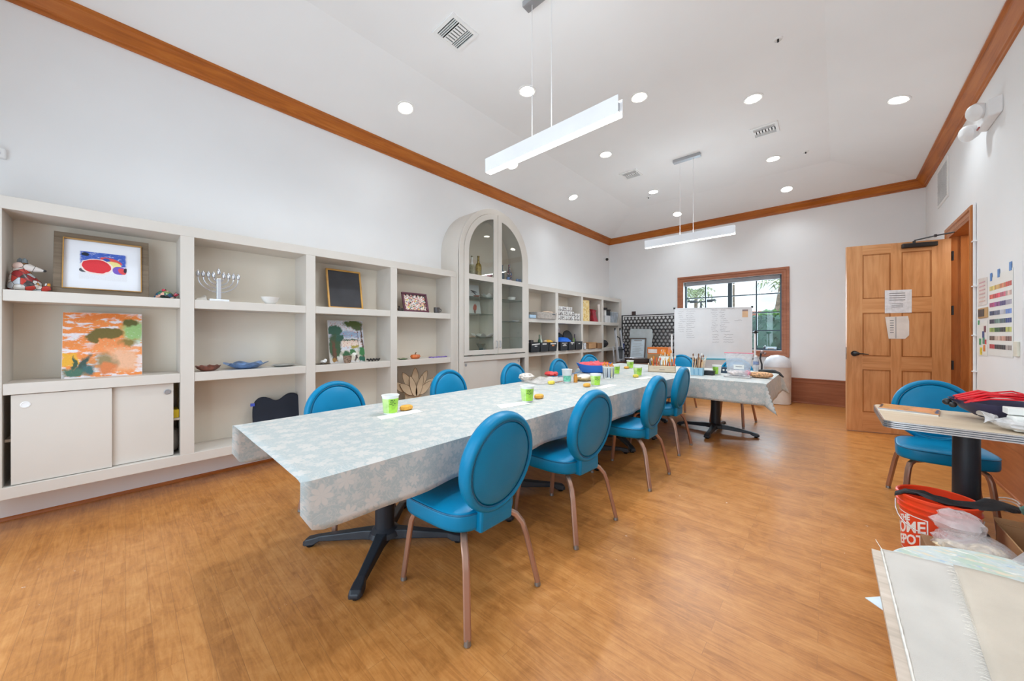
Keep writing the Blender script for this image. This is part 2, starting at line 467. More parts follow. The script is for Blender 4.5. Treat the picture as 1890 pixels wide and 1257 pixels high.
# crown moulding
prof = [(0.0, 3.571), (0.016, 3.571), (0.020, 3.588), (0.034, 3.594), (0.038, 3.606), (0.088, 3.664), (0.094, 3.678), (0.117, 3.684), (0.117, 3.703), (0.0, 3.703)]
b = MB(); b.loft([[(XW + d, YB, z) for d, z in prof], [(XW + d, YF - d, z) for d, z in prof]]); struct(b.build('trim_1', m_crown_y, smooth=0))
b = MB(); b.loft([[(XW + d, YF - d, z) for d, z in prof], [(XR(YF) - d, YF - d, z) for d, z in prof]]); struct(b.build('trim_2', m_crown_x, smooth=0))
b = MB(); b.loft([[(XR(YB) - d, YB, z) for d, z in prof], [(XR(YF) - d, YF - d, z) for d, z in prof]]); struct(b.build('trim_3', m_crown_y, smooth=0))

# baseboards: tall wooden on far and right wall, white under the bookcases with a wooden shoe
bp_ = [(0, 0), (0.024, 0), (0.024, 0.02), (0.017, 0.026), (0.017, 0.375), (0.021, 0.38), (0.021, 0.44), (0.03, 0.445), (0.03, 0.463), (0, 0.463)]
b = MB(); b.loft([[(XW, YF - d, z) for d, z in bp_], [(XR(YF), YF - d, z) for d, z in bp_]]); struct(b.build('baseboard_far', m_base_x, smooth=0))
b = MB()
for y0, y1 in ((YB, DY0 - 0.115), (DY1 + .13, YF)):
    b.loft([[(XR(y0) - d, y0, z) for d, z in bp_], [(XR(y1) - d, y1, z) for d, z in bp_]])
struct(b.build('baseboard_right', m_base_y, smooth=0))
b = MB(); b.box(XW, XW + 0.03, YB, YF - .03, 0, 0.224); struct(b.build('baseboard_left', pm('baseboard_white', (243, 243, 243), .45, var=.005), smooth=0))
b = MB(); b.prism([(XW + .03, 0), (XW + .052, 0), (XW + .048, .014), (XW + .03, .02)], 'y', YB, YF - .03); struct(b.build('trim_4', m_crown_y, smooth=0))

# window_1: casing, dark mullions, glass, sill, blind cassette
def casing(name, x0, x1, z0, z1, w, m):
    b = MB()
    P = [(0, 0), (0.016, 0), (0.020, 0.02), (0.028, 0.03), (0.028, w - .05), (0.038, w - .04), (0.038, w - .005), (0.03, w), (0, w)]   # (depth, offset outward)
    corners = [(x0, z0, -1, -1), (x1, z0, 1, -1), (x1, z1, 1, 1), (x0, z1, -1, 1)]
    rings = [[(cx + sx*o, YF - d, cz + sz*o) for d, o in P] for cx, cz, sx, sz in corners]
    rings.append(rings[0]); b.loft(rings, cap=False)
    return b.build(name, m, smooth=20)
w1 = struct(casing('window_1', WX0, WX1, WZ0, WZ1, 0.118, m_win))
yg = YF + 0.15
b = MB()
for x, w in ((-2.40, .045), (-1.993, .022), (-1.534, .075), (-1.073, .022), (-.672, .045)): b.box(x - w/2, x + w/2, yg - .02, yg + .02, WZ0, WZ1)
for z, w in ((.975, .04), (1.346, .022), (1.708, .022), (2.075, .022), (2.425, .03)): b.box(WX0, WX1, yg - .018, yg + .018, z - w/2, z + w/2)
b.build('mullions', m_dark_frame, w1, smooth=0)
b = MB(); b.box(WX0, WX1, yg - .003, yg + .003, WZ0, WZ1); b.build('pane', m_glass, w1, smooth=0)
b = MB(); b.box(WX0, WX1, YF - .005, yg - .02, WZ0 - .02, WZ0 + .004); b.build('sill', m_white, w1, smooth=0)
b = MB(); b.box(WX0 + .02, WX1 - .03, yg - .09, yg - .025, 2.345, 2.425); b.build('blind_cassette', pm('grey_cassette', (150, 152, 156), 0.5), w1, smooth=0, bev=.006)

# door_1: jambs and casing belong to the wall; the open leaf hangs on the far jamb
b = MB()
for y0, y1, z0, z1 in ((DY0 - .02, DY0, 0, DZ), (DY1, DY1 + .02, 0, DZ), (DY0 - .02, DY1 + .02, DZ, DZ + .02)):
    b.prism([(XR(y0), y0), (XR(y0) + .2, y0), (XR(y1) + .2, y1), (XR(y1), y1)], 'z', z0, z1)
b.prism([(XR(DY1) + .07, DY1 - .015), (XR(DY1) + .2, DY1 - .015), (XR(DY1) + .2, DY1), (XR(DY1) + .07, DY1)], 'z', 0, DZ)
b.prism([(XR(DY0) + .07, DY0), (XR(DY0) + .2, DY0), (XR(DY0) + .2, DY0 + .015), (XR(DY0) + .07, DY0 + .015)], 'z', 0, DZ)
struct(b.build('trim_5', m_jamb, smooth=0))
P = [(0, 0), (0.016, 0), (0.02, .02), (0.026, .03), (0.026, .07), (0.036, .08), (0.036, .112), (0.028, .118), (0, .118)]
rings = []
for y, z, sy, sz in ((DY0, 0, -1, 0), (DY0, DZ, -1, 1), (DY1, DZ, 1, 1), (DY1, 0, 1, 0)):
    rings.append([(XR(y + sy*o) - d, y + sy*o, z + sz*o) for d, o in P])
b = MB(); b.loft(rings); struct(b.build('trim_6', m_jamb, smooth=20))
b = MB()
b.box(2.45, 2.5, 4.6, 8.0, 0, 3.0); b.box(1.35, 2.5, 8.0, 8.05, 0, 3.0); b.box(1.35, 2.5, 4.55, 4.6, 0, 3.0); b.box(1.25, 2.5, 4.55, 8.05, 3.0, 3.05)
struct(b.build('wall_hall', pm('hall_paint', (205, 192, 172), 0.8), smooth=0))

hx, hy = 1.085, 6.712
ang = math.atan2(6.44 - hy, 0.163 - hx)
dr = bpy.data.objects.new('door_1', None); COL.objects.link(dr); dr.location = (hx, hy, 0); dr.rotation_euler = (0, 0, ang); struct(dr)
W, T, H0, H1 = 0.955, 0.045, 0.012, 2.425                    # leaf in local x (0 = hinge), faces at y 0..T
st_h, st_l, mid_w = 0.165, 0.155, 0.10
pw = (W - st_h - st_l - mid_w) / 2
rows = [(0.263, 0.817), (0.99, 1.55), (1.732, 2.305)]
cols = [(st_h, st_h + pw), (st_h + pw + mid_w, W - st_l)]
b = MB(); b.box(0, st_h, 0, T, H0, H1); b.box(W - st_l, W, 0, T, H0, H1); b.box(cols[0][1], cols[1][0], 0, T, H0, H1)
b.build('stiles', m_door, dr, world=False, smooth=0, bev=.002)
b = MB()
for z0, z1 in ((H0, .263), (.817, .99), (1.55, 1.732), (2.305, H1)):
    for c0, c1 in cols: b.box(c0, c1, .0015, T - .0015, z0, z1)
b.build('rails', m_door_h, dr, world=False, smooth=0)
m_groove = wood('door_groove_dark', (140, 84, 40), (164, 104, 56), (178, 118, 68), 'z', 1.0, 0.36)  # dark strips added at panel edges: groove stain and shade put into their colour
for z0, z1 in rows:
    for c0, c1 in cols:
        b = MB()
        for sgn, yb, yo in ((1, T/2, T - .004), (-1, T/2, .004)):
            q = []
            for ins, y in ((0, yo), (.003, yo - sgn*.016), (.014, yo - sgn*.017), (.05, yo - sgn*.004), (.052, yo - sgn*.004)):
                q.append([(c0 + ins, y, z0 + ins), (c1 - ins, y, z0 + ins), (c1 - ins, y, z1 - ins), (c0 + ins, y, z1 - ins)])
            b.loft(q, cap=True)
        b.build('panel', m_door, dr, world=False, smooth=0)
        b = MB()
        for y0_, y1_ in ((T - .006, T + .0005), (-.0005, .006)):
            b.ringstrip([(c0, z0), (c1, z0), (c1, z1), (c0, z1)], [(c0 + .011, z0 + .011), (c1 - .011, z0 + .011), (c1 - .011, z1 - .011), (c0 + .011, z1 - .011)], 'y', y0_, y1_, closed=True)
        b.build('panel_groove_strip', m_groove, dr, world=False, smooth=0)
for z in (.90, 1.56, 2.215):
    b = MB(); b.box(-.022, .0, -.002, T*.9, z - .055, z + .055); b.tube([(-.012, T + .004, z - .055), (-.012, T + .004, z + .055)], .007)
    b.build('hinge', m_black, dr, world=False)
b = MB(); hxk = W - .075
for sgn, y in ((1, T), (-1, 0)):
    b.tube([(hxk, y, 1.02), (hxk, y + sgn*.006, 1.02)], .036, 16); b.tube([(hxk, y + sgn*.006, 1.02), (hxk, y + sgn*.045, 1.02)], .012, 10)
    b.blob((hxk, y + sgn*.055, 1.02), .03, sx=1.25, sy=.75, sz=.85)
b.tube([(hxk - .02, T + .055, 1.02), (hxk - .07, T + .052, 1.018), (hxk - .12, T + .05, 1.012)], [.009, .008, .006])
b.box(W, W + .002, T*.3, T*.7, .94, 1.1)
b.build('handle', m_black, dr, world=False)
b = MB(); b.box(.13, .44, T, T + .05, 2.345, 2.40); b.build('closer_body', m_black, dr, world=False, bev=.01)
b = MB(); b.tube([(.335, T + .035, 2.40), (.335, T + .035, 2.425)], .014); b.tube([(.335, T + .035, 2.43), (.18, T + .10, 2.455), (.0, T + .23, 2.465)], .008); b.tube([(.18, T + .1, 2.44), (.18, T + .1, 2.47)], .013)
b.tube([(0.0, T + .23, 2.465), (-.09, T + .40, 2.455), (-.12, T + .52, 2.452)], .008)
b.build('closer_arm', m_black, dr, world=False)

# ceiling fixtures ---------------------------------------------------
m_lamp = pm('lamp_glow', (255, 250, 240), 0.5, var=0, emit=14.0)
m_refl = pm('reflector_white', (245, 244, 240), 0.3, var=0)
m_trim = pm('trim_white', (240, 240, 238), 0.5, var=0)
def slope_rot(kind):
    a = math.atan(0.2592)
    return {'flat': (0, 0, 0), 'left': (0, -a, 0), 'right': (0, a, 0), 'far': (-a, 0, 0)}[kind]
DL_POWER = 38.0
def downlight(kind, x, y, z, label, seen=True):
    t = thing('recessed_downlight', (x, y, z), label, 'ceiling light', 'recessed ceiling lights')
    t.rotation_euler = slope_rot(kind)
    b = MB(); b.lathe([(.098, 0.001), (.098, -.006), (.086, -.008), (.082, -.002)], n=28); 
    b.f = [f for f in b.f if len(f) == 4]; b.mi = [0]*len(b.f)
    b.build('trim_ring', m_trim, t, world=False)
    b = MB(); b.lathe([(.084, -.003), (.080, -.005), (.073, -.0045)], n=28); b.f = [f for f in b.f if len(f) == 4]; b.mi = [0]*len(b.f)
    b.build('reflector', m_refl, t, world=False)
    b = MB(); b.lathe([(.075, -.004), (.075, -.0065)], n=28); b.build('lamp', m_lamp, t, world=False)
    ld = bpy.data.lights.new('downlight_lamp', 'SPOT'); ld.energy = DL_POWER * (0.5 if kind == 'left' else 0.55 if kind == 'far' else 0.8 if kind == 'right' else 1.0) * (1.3 if y > 4.5 else 2.1 if y == 1.14 else .8 if z > 3.9 else 0.6); ld.spot_size = math.radians(128); ld.spot_blend = 0.9; ld.shadow_soft_size = 0.05
    ld.color = (0.83, 0.93, 1.0) if y > 4.5 else (0.88, 0.95, 1.0)
    lo = bpy.data.objects.new('downlight_lamp', ld); COL.objects.link(lo); lo.location = (x, y, z - .03)
    return t
D = [('left', -3.555, 2.131, 3.837, 'round recessed light on the left slope above the blackboard shelf'),
     ('flat', -2.463, 2.974, 3.953, 'round recessed light crossed by the cable of the nearer pendant'),
     ('flat', -1.585, 3.899, 3.953, 'round recessed light just beyond the upper end of the nearer pendant'),
     ('flat', -0.635, 4.794, 3.953, 'round recessed light between the black-dotted sprinkler and the large far vent'),
     ('right', 0.565, 5.609, 3.807, 'round recessed light on the right slope beside the wooden crown'),
     ('left', -3.555, 3.946, 3.837, 'round recessed light half hidden behind the lower end of the nearer pendant'),
     ('flat', -2.461, 4.807, 3.953, 'round recessed light above the smallest ceiling vent'),
     ('flat', -0.625, 6.640, 3.953, 'round recessed light between the large far vent and the far slope'),
     ('left', -3.545, 5.632, 3.84, 'round recessed light on the left slope nearest the far corner'),
     ('flat', -2.441, 6.668, 3.953, 'round recessed light left of the far pendant canopy'),
     ('far', -2.37, 7.834, 3.816, 'round recessed light on the far slope behind the far pendant cables'),
     ('far', -0.543, 7.802, 3.825, 'round recessed light on the far slope above the window')]
for d in D: downlight(*d)
# the same grid goes on above the camera's view
for kind, x, y, z in (('flat', -2.46, 1.14, 3.953), ('flat', -.63, 1.14, 3.953), ('flat', -.63, 2.97, 3.953), ('right', .53, 3.8, 3.807)):
    ld = bpy.data.lights.new('downlight_lamp', 'SPOT'); ld.energy = DL_POWER * (0.5 if kind == 'left' else 0.55 if kind == 'far' else 0.8 if kind == 'right' else 1.0) * (1.3 if y > 4.5 else 2.1 if y == 1.14 else .8 if z > 3.9 else 0.6); ld.spot_size = math.radians(128); ld.spot_blend = 0.9; ld.shadow_soft_size = 0.05; ld.color = (0.83, 0.93, 1.0) if y > 4.5 else (0.88, 0.95, 1.0)
    lo = bpy.data.objects.new('downlight_lamp', ld); COL.objects.link(lo); lo.location = (x, y, z - .03)

# pendants
m_alu = pm('brushed_aluminium', (226, 228, 232), 0.45, metal=0.0, var=0.01)
m_steel = pm('canopy_steel', (176, 178, 182), 0.35, metal=0.7, var=0.02)
m_glow = pm('diffuser_glow', (255, 252, 246), 0.5, var=0, emit=6.0)
def pendant(xc, y, zb, label, cl):
    t = thing('pendant_light', (xc, y, zb), label, 'pendant light', 'linear pendant lights')
    h = .625; hw = .036
    b = MB(); b.box(-h, h, -hw, -hw + .006, 0, .118); b.box(-h, h, hw - .006, hw, 0, .118); b.box(-h + .03, h - .03, -hw + .006, hw - .006, .08, .086)
    b.build('housing', m_alu, t, world=False, smooth=0)
    b = MB(); b.box(h - .03, h - .02, -hw + .006, hw - .006, .012, .10); b.box(-h + .02, -h + .03, -hw + .006, hw - .006, .012, .10); b.build('end_cap', m_steel, t, world=False, smooth=0)
    b = MB(); b.box(-h + .002, h - .002, -hw + .006, hw - .006, -.004, .012); b.build('diffuser', m_glow, t, world=False, smooth=0)
    zc = 3.953 - zb
    b = MB(); b.box(-.19, .19, -.04, .04, zc - .045, zc); b.build('canopy', m_steel, t, world=False, smooth=0, bev=.004)
    for x in cl:
        b = MB(); b.tube([(x, 0, .08), (x, 0, zc - .04)], .0035, 6); b.build('suspension_cable', m_white, t, world=False)
    ld = bpy.data.lights.new('pendant_lamp', 'AREA'); ld.shape = 'RECTANGLE'; ld.size = 1.2; ld.size_y = .06; ld.energy = 24; ld.color = (.86, .94, 1)
    lo = bpy.data.objects.new('pendant_lamp', ld); COL.objects.link(lo); lo.location = (xc, y, zb - .008)
    ld = bpy.data.lights.new('ceiling_fill', 'AREA'); ld.shape = 'RECTANGLE'; ld.size = 1.2; ld.size_y = .05; ld.energy = 3.5; ld.color = (.86, .94, 1)  # added fill lamp brightening the ceiling, not part of the pendant
    lo = bpy.data.objects.new('ceiling_fill', ld); COL.objects.link(lo); lo.location = (xc, y, zb + .10); lo.rotation_euler = (PI, 0, 0)
    return t
pendant(-1.64, 2.187, 2.715, 'long white linear pendant hanging over the nearer half of the table', (-.12, .07))
pendant(-1.59, 5.70, 2.675, 'white linear pendant farther from the camera, hanging in front of the far crown', (-.095, .09))

# vents, sprinklers, camera, emergency light
m_vent_dark = pm('vent_dark', (30, 32, 36), 0.6, var=0)
def vent(x, y, w, label, rz=0.0):
    t = thing('ceiling_vent', (x, y, 3.953), label, 'air vent', 'square ceiling vents', rz)
    h = w/2
    b = MB(); b.ringstrip([(-h, -h), (h, -h), (h, h), (-h, h)], [(-h + .03, -h + .03), (h - .03, -h + .03), (h - .03, h - .03), (-h + .03, h - .03)], 'z', -.014, 0, closed=True); b.build('frame', m_trim, t, world=False, smooth=0)
    b = MB(); b.box(-h + .03, h - .03, -h + .03, h - .03, -.003, -.001); b.build('backing', m_vent_dark, t, world=False, smooth=0)
    b = MB(); k = h - .03
    for i in range(4):
        yy = -k + .015 + i*.018; b.box(-k, k, yy, yy + .006, -.012, -.003); b.box(-k, k, -yy - .006, -yy, -.012, -.003)
    k2 = k - .075
    for i in range(7):
        xx = -k + (i + .5)*2*k/7; b.box(xx - .016, xx + .004, -k2, k2, -.012, -.004)
    b.box(-k, k, -k2 - .006, -k2, -.013, -.003); b.box(-k, k, k2, k2 + .006, -.013, -.003)
    b.build('louvre', m_trim, t, world=False, smooth=0)
vent(-2.46, 1.972, .29, 'square white ceiling vent nearest the camera, left of the nearer pendant')
vent(-.62, 5.63, .29, 'square white ceiling vent right of the far pendant canopy')
vent(-2.45, 5.68, .29, 'square white ceiling vent left of the far pendant canopy')
t = thing('wall_vent', (XR(7.16), 7.16, 2.98), 'flat white return-air grille high on the right wall above the open door', 'air vent')
b = MB(); b.prism([(XR(6.86) - .012, 6.86), (XR(6.86), 6.86), (XR(7.46), 7.46), (XR(7.46) - .012, 7.46)], 'z', 2.985, 3.5); b.build('frame', m_trim, t, smooth=0, bev=.004)
b = MB()
for i in range(22):
    z = 3.02 + i*.02; b.prism([(XR(6.9) - .017, 6.9), (XR(6.9) - .01, 6.9), (XR(7.42) - .01, 7.42), (XR(7.42) - .017, 7.42)], 'z', z, z + .008)
b.build('louvre', pm('vent_grey', (206, 207, 208), .5), t, smooth=0)
for x, y, lab in ((-.339, 3.978, 'white fire sprinkler in the ceiling nearest the camera, with a black tip'), (-.247, 6.704, 'white fire sprinkler in the ceiling near the right slope of the far end'), (-2.608, 6.867, 'white fire sprinkler in the ceiling near the far left corner')):
    t = thing('sprinkler', (x, y, 3.953), lab, 'sprinkler', 'ceiling sprinklers')
    b = MB(); b.lathe([(.036, 0), (.036, -.006), (.026, -.012), (.026, -.004)], n=16); b.build('escutcheon', m_trim, t, world=False)
    b = MB(); b.lathe([(.008, -.004), (.008, -.02), (.009, -.024), (.009, -.027), (0.002, -.028)], n=10); b.build('head', m_black, t, world=False)
t = thing('security_camera', (-4.15, 8.12, 3.13), 'small white security camera with black lens in the far left corner', 'camera')
b = MB(); b.tube([(XW, 8.12, 3.17), (-4.17, 8.12, 3.17), (-4.12, 8.1, 3.155)], [.03, .03, .034], 12); b.build('body', m_white, t)
b = MB(); b.blob((-4.105, 8.085, 3.145), .036); b.build('lens', m_black, t)
t = thing('emergency_light', (XR(5.2), 5.2, 3.15), 'white two-headed emergency light on the right wall under the crown', 'emergency light')
b = MB(); b.prism([(XR(4.95) - .07, 4.97), (XR(4.95), 4.92), (XR(5.35), 5.35), (XR(5.35) - .07, 5.3)], 'z', 3.14, 3.29); b.build('housing', m_white, t, smooth=0, bev=.012)
for yy, zz, dx in ((5.12, 3.27, .12), (5.38, 3.19, .11)):
    b = MB(); b.lathe([(.03, 0), (.055, .02), (.074, .07), (.07, .092), (.05, .108), (.0, .115)], n=20)
    b.xf(Matrix.Translation((XR(yy) - .05, yy, zz)) @ Matrix.Rotation(-1.9, 4, 'Y') @ Matrix.Rotation(.5, 4, 'X')); b.build('lamp_head', m_white, t)
b = MB(); b.box(XR(5.3) - .078, XR(5.3) - .07, 5.2, 5.26, 3.145, 3.155); b.build('test_button', pm('red_led', (160, 60, 50), .5), t, smooth=0)
t = thing('wall_sensor', (XW, -.57, 2.47), 'small white sensor box on the left wall at the edge of view', 'sensor')
b = MB(); b.box(XW, XW + .04, -.62, -.545, 2.47, 2.54); b.build('case', m_white, t, bev=.008)
b = MB(); b.lathe([(.012, 0), (.012, .006)], n=10); b.xf(Matrix.Translation((XW + .04, -.575, 2.5)) @ Matrix.Rotation(PI/2, 4, 'Y')); b.build('lens', m_alu, t)

# ------------------------------------------------------------------ bookcases
XFc, XBk = -3.844, XW + 0.02
Z_ = dict(b0=.227, b1=.303, s20=.885, s21=.957, s10=1.483, s11=1.555, t0=2.063, t1=2.145)
m_case_in = pm('cream_lacquer_inside', (226, 217, 202), 0.5, var=0.012, vscale=2.0)
def bookcase(label, y0, y1, bays):  # unseen lamp added so the hall behind the doorway is dimly lit
    t = thing('built_in_bookcase', (XBk, (y0 + y1)/2, .227), label, 'bookcase')
    b = MB(); b.box(XW + .001, XBk, y0, y1, Z_['b0'], Z_['t1']); b.build('back_panel', m_case_in, t, smooth=0)
    b = MB(); b.box(XBk, XFc, y0, y1, Z_['t0'], Z_['t1']); b.build('top_rail', m_case, t, smooth=0, bev=.003)
    b = MB(); b.box(XBk, XFc, y0, y1, Z_['b0'], Z_['b1']); b.build('bottom_rail', m_case, t, smooth=0, bev=.003)
    edges = [y0] + [v for bay in bays for v in bay] + [y1]
    for i in range(0, len(edges), 2):
        b = MB(); b.box(XBk, XFc - .001, edges[i], edges[i+1], Z_['b1'], Z_['t0']); b.build('upright', m_case, t, smooth=0)
    for a0, a1 in bays:
        for z0, z1 in ((Z_['s20'], Z_['s21']), (Z_['s10'], Z_['s11'])):
            b = MB(); b.box(XBk, XFc - .006, a0, a1, z0, z1); b.build('shelf', m_case, t, smooth=0, bev=.003)
    return t
baysL = [(-.517, .299), (.381, 1.208), (1.292, 2.111), (2.195, 3.004)]
baysR = [(4.685, 5.487), (5.576, 6.423), (6.493, 7.317), (7.40, 8.204)]
bl = bookcase('cream built-in bookcase left of the arched cabinet, four bays with framed art', -.62, 3.104, baysL)
brt = bookcase('cream built-in bookcase between the arched cabinet and the far corner', 4.595, 8.31, baysR)
struct(MB().box(XW, XFc - .03, 8.31, 8.40, .0, 2.1).build('trim_7', m_case, smooth=0))
# sliding doors of the first bay
for y0, y1, x in ((-.487, -.062, XFc - .02), (-.12, .262, XFc - .045)):
    b = MB(); b.box(x - .018, x, y0, y1, Z_['b1'] + .004, Z_['s20'] - .004); d = b.build('sliding_door', m_case, bl, smooth=0, bev=.0015)
    yk = y0 + .055 if y0 < -.3 else y1 - .035
    b = MB(); b.lathe([(.021, 0), (.021, .004), (.015, .005), (.013, .002), (.0, .002)], n=18); b.xf(Matrix.Translation((x, yk, .815)) @ Matrix.Rotation(PI/2, 4, 'Y'))
    b.build('finger_pull', m_white if y0 < -.3 else m_steel, d)
b = MB(); b.box(XBk, XFc - .08, -.517, .299, .575, .592); b.build('inner_shelf', m_case_in, bl, smooth=0)

# arched display cabinet ------------------------------------------------
CY, XA, RO, ZS = 3.847, -3.78, .743, 2.437
ac = thing('arched_display_cabinet', (XW, CY, .227), 'tall cream cabinet with an arched top and two glazed doors', 'display cabinet')
def outline(r, zb, n=28): return [(CY - r, zb)] + [(CY - r*math.cos(PI*i/n), ZS + r*math.sin(PI*i/n)) for i in range(n + 1)] + [(CY + r, zb)]
b = MB(); b.ringstrip(outline(RO, .227), outline(RO - .035, .227), 'x', XW + .001, XA - .02); b.build('carcase', m_case, ac, smooth=30)
b = MB(); b.ringstrip(outline(RO, .227), outline(.667, .227), 'x', XA - .03, XA); b.build('face_frame', m_case, ac, smooth=30, bev=.002)
b = MB(); b.prism(outline(RO - .03, .24), 'x', XW + .005, XW + .02); b.build('back_panel', m_case_in, ac, smooth=0)
b = MB(); b.box(XW + .02, XA, CY - .667, CY + .667, .885, .956); b.box(XW + .02, XA, CY - .667, CY + .667, .227, .303); b.build('rail', m_case, ac, smooth=0, bev=.002)
b = MB(); b.box(XW + .02, XA - .03, CY - .70, CY + .70, 2.10, 2.125); b.build('wood_shelf', m_case, ac, smooth=0)
m_shelf_glass = glass_mat('shelf_glass', (228, 240, 234), .03, .9)
for y0, y1, zz in ((CY - .69, CY - .01, (1.826, 1.576, 1.222)), (CY + .01, CY + .69, (1.829, 1.475, 1.218))):
    for z in zz:
        b = MB(); b.box(XW + .03, XA - .045, y0, y1, z - .008, z); b.build('glass_shelf', m_shelf_glass, ac, smooth=0)
b = MB(); b.box(XW + .02, XA - .06, CY - .01, CY + .01, .956, 2.10); b.build('partition', m_case_in, ac, smooth=0)
for sg in (-1, 1):
    RD, RG = .664, .583
    yi = CY + sg*.003
    a0 = math.acos(min(1, .003/RD))
    def half(r, zb, y_in, n=16):
        """outline of half a door from the bottom outer corner up the arc to the inner edge"""
        at = math.acos(abs(y_in - CY)/r)
        return [(CY + sg*r, zb)] + [(CY + sg*r*math.cos(at*i/n), ZS + r*math.sin(at*i/n)) for i in range(n + 1)]
    st = CY + sg*.089
    x0, x1 = XA - .006, XA + .012
    b = MB()
    b.ringstrip(half(RD, .975, yi), half(RG, .975, st), 'x', x0, x1)             # outer stile and arc
    zt_ = ZS + math.sqrt(RD**2 - .003**2)
    b.box(x0, x1, yi, st, .975, ZS + math.sqrt(RG**2 - .089**2))
    b.prism([(yi, ZS + math.sqrt(RG**2 - .089**2)), (st, ZS + math.sqrt(RG**2 - .089**2)), (yi, zt_)], 'x', x0, x1)
    b.box(x0, x1, st, CY + sg*RG, .975, 1.042); b.box(x0, x1, st, CY + sg*RG, 2.06, 2.135)
    d = b.build('glazed_door', m_case, ac, smooth=30)
    g = [(st, 1.03)] + half(RG + .01, 1.03, st)
    b = MB(); b.prism(g, 'x', XA - .001, XA + .003); b.build('pane', m_glass, d, smooth=0)
    b = MB(); b.tube([(x1, CY + sg*.04, 1.07), (x1 + .025, CY + sg*.04, 1.07), (x1 + .025, CY + sg*.04, 1.17), (x1, CY + sg*.04, 1.17)], .006); b.build('handle', m_steel, d)
for y0, y1, x in ((CY - .667, CY + .02, XA - .02), (CY - .02, CY + .585, XA - .045)):
    b = MB(); b.box(x - .018, x, y0, y1, .305, .883); d = b.build('sliding_door', m_case, ac, smooth=0)
    yk = y0 + .05 if y0 < CY - .3 else y1 - .04
    b = MB(); b.lathe([(.018, 0), (.018, .004), (.012, .005), (.0, .002)], n=16); b.xf(Matrix.Translation((x, yk, .835)) @ Matrix.Rotation(PI/2, 4, 'Y')); b.build('finger_pull', m_steel, d)

# ------------------------------------------------------------------ chairs
m_teal = pm('teal_vinyl', (0, 127, 172), 0.36, spec=0.28, var=0.05, vscale=3.0, bump=0.05, bscale=160)
m_teal_d = pm('teal_piping', (6, 96, 134), 0.4, var=0.03)
m_bronze = pm('bronze_tube', (178, 142, 124), 0.34, metal=0.7, var=0.05)
m_glide = pm('glide_nickel', (150, 150, 150), 0.35, metal=0.8, var=0.04)
def make_chair(name, label, group):
    """stands at the origin looking towards +y"""
    t = thing(name, (0, 0, 0), label, 'chair', group)
    # seat: rounded, wider at the front
    def seat_outline(k, z, n=40):
        out = []
        for i in range(n):
            a = 2*PI*i/n; c, s = math.cos(a), math.sin(a)
            e = 2/3.8
            x = abs(c)**e * (1 if c >= 0 else -1); y = abs(s)**e * (1 if s >= 0 else -1)
            w = .205 + .04*(y + 1)/2
            out.append((x*w*k, .02 + y*.235*k, z))
        return out
    b = MB(); b.loft([seat_outline(.93, .385), seat_outline(.985, .39), seat_outline(1.0, .405), seat_outline(1.0, .45), seat_outline(.985, .465), seat_outline(.94, .473), seat_outline(.6, .482), seat_outline(.15, .485)])
    seat = b.build('seat', m_teal, t, world=False, smooth=60)
    b = MB(); b.tube([p for p in seat_outline(.99, .463)], .004, 6, closed=True); b.build('piping', m_teal_d, seat, world=False)
    # back: round padded disc on a short stem, leaning back
    tilt = math.radians(9)
    base = Vector((0, -.205, .445))
    def bk(x, h, d):
        """x across, h up along the back, d out of the front"""
        return (x, base.y - math.sin(tilt)*h + math.cos(tilt)*d, base.z + math.cos(tilt)*h + math.sin(tilt)*d)
    def ring(k, d, n=44):
        out = []
        for i in range(n):
            a = 2*PI*i/n
            hx_ = math.cos(a)*.222*k*(1 - .05*math.sin(a)*0); hz = math.sin(a)*.238*k
            hx_ *= (1 + .05*max(0, -math.sin(a))*0)
            out.append(bk(hx_, .238 + hz, d))
        return out
    b = MB(); b.loft([ring(.845, -.020), ring(.855, -.030), ring(.905, -.036), ring(.96, -.030), ring(.99, -.016), ring(1.0, 0), ring(.99, .016), ring(.96, .030), ring(.905, .036), ring(.855, .030), ring(.845, .020)])
    bkr = b.build('backrest', m_teal, t, world=False, smooth=60)
    b = MB(); b.loft([ring(.84, .010), ring(.83, .025), ring(.775, .034), ring(.4, .043), ring(.05, .045)]); b.build('front_pad', m_teal, bkr, world=False, smooth=60)
    b = MB(); b.loft([ring(.84, -.010), ring(.83, -.025), ring(.775, -.032), ring(.4, -.036), ring(.05, -.037)]); b.build('rear_pad', m_teal, bkr, world=False, smooth=60)
    b = MB(); b.tube(ring(.848, -.028), .0045, 6, closed=True); b.tube(ring(.848, .028), .0045, 6, closed=True); b.build('piping', m_teal_d, bkr, world=False)
    def st(z, hw, y0, y1): return [(-hw, y0, z), (hw, y0, z), (hw, y1, z), (-hw, y1, z)]
    b = MB(); b.loft([st(.375, .105, -.235, -.16), st(.43, .105, -.238, -.16), st(.50, .10, -.236, -.185), st(.56, .085, -.238, -.20)]); b.build('back_stem', m_teal, t, world=False, smooth=0, bev=.012)
    for sx in (-1, 1):
        for rear in (True, False):
            if rear: path = [(.10*sx, -.13, .375), (.145*sx, -.165, .372), (.172*sx, -.20, .352), (.188*sx, -.228, .315), (.198*sx, -.245, .26), (.232*sx, -.292, .022)]
            else: path = [(.10*sx, .14, .375), (.145*sx, .17, .372), (.168*sx, .195, .352), (.178*sx, .208, .315), (.184*sx, .215, .26), (.202*sx, .246, .022)]
            b = MB(); b.tube(path, 0, sec=(.031, .025)); lg = b.build('leg', m_bronze, t, world=False, smooth=25)
            p = path[-1]
            b = MB(); b.lathe([(.012, .03), (.015, .012), (.016, .002), (.012, 0)], p[0], p[1], 0, 12); b.build('glide', m_glide, lg, world=False)
    return t
R90 = PI/2
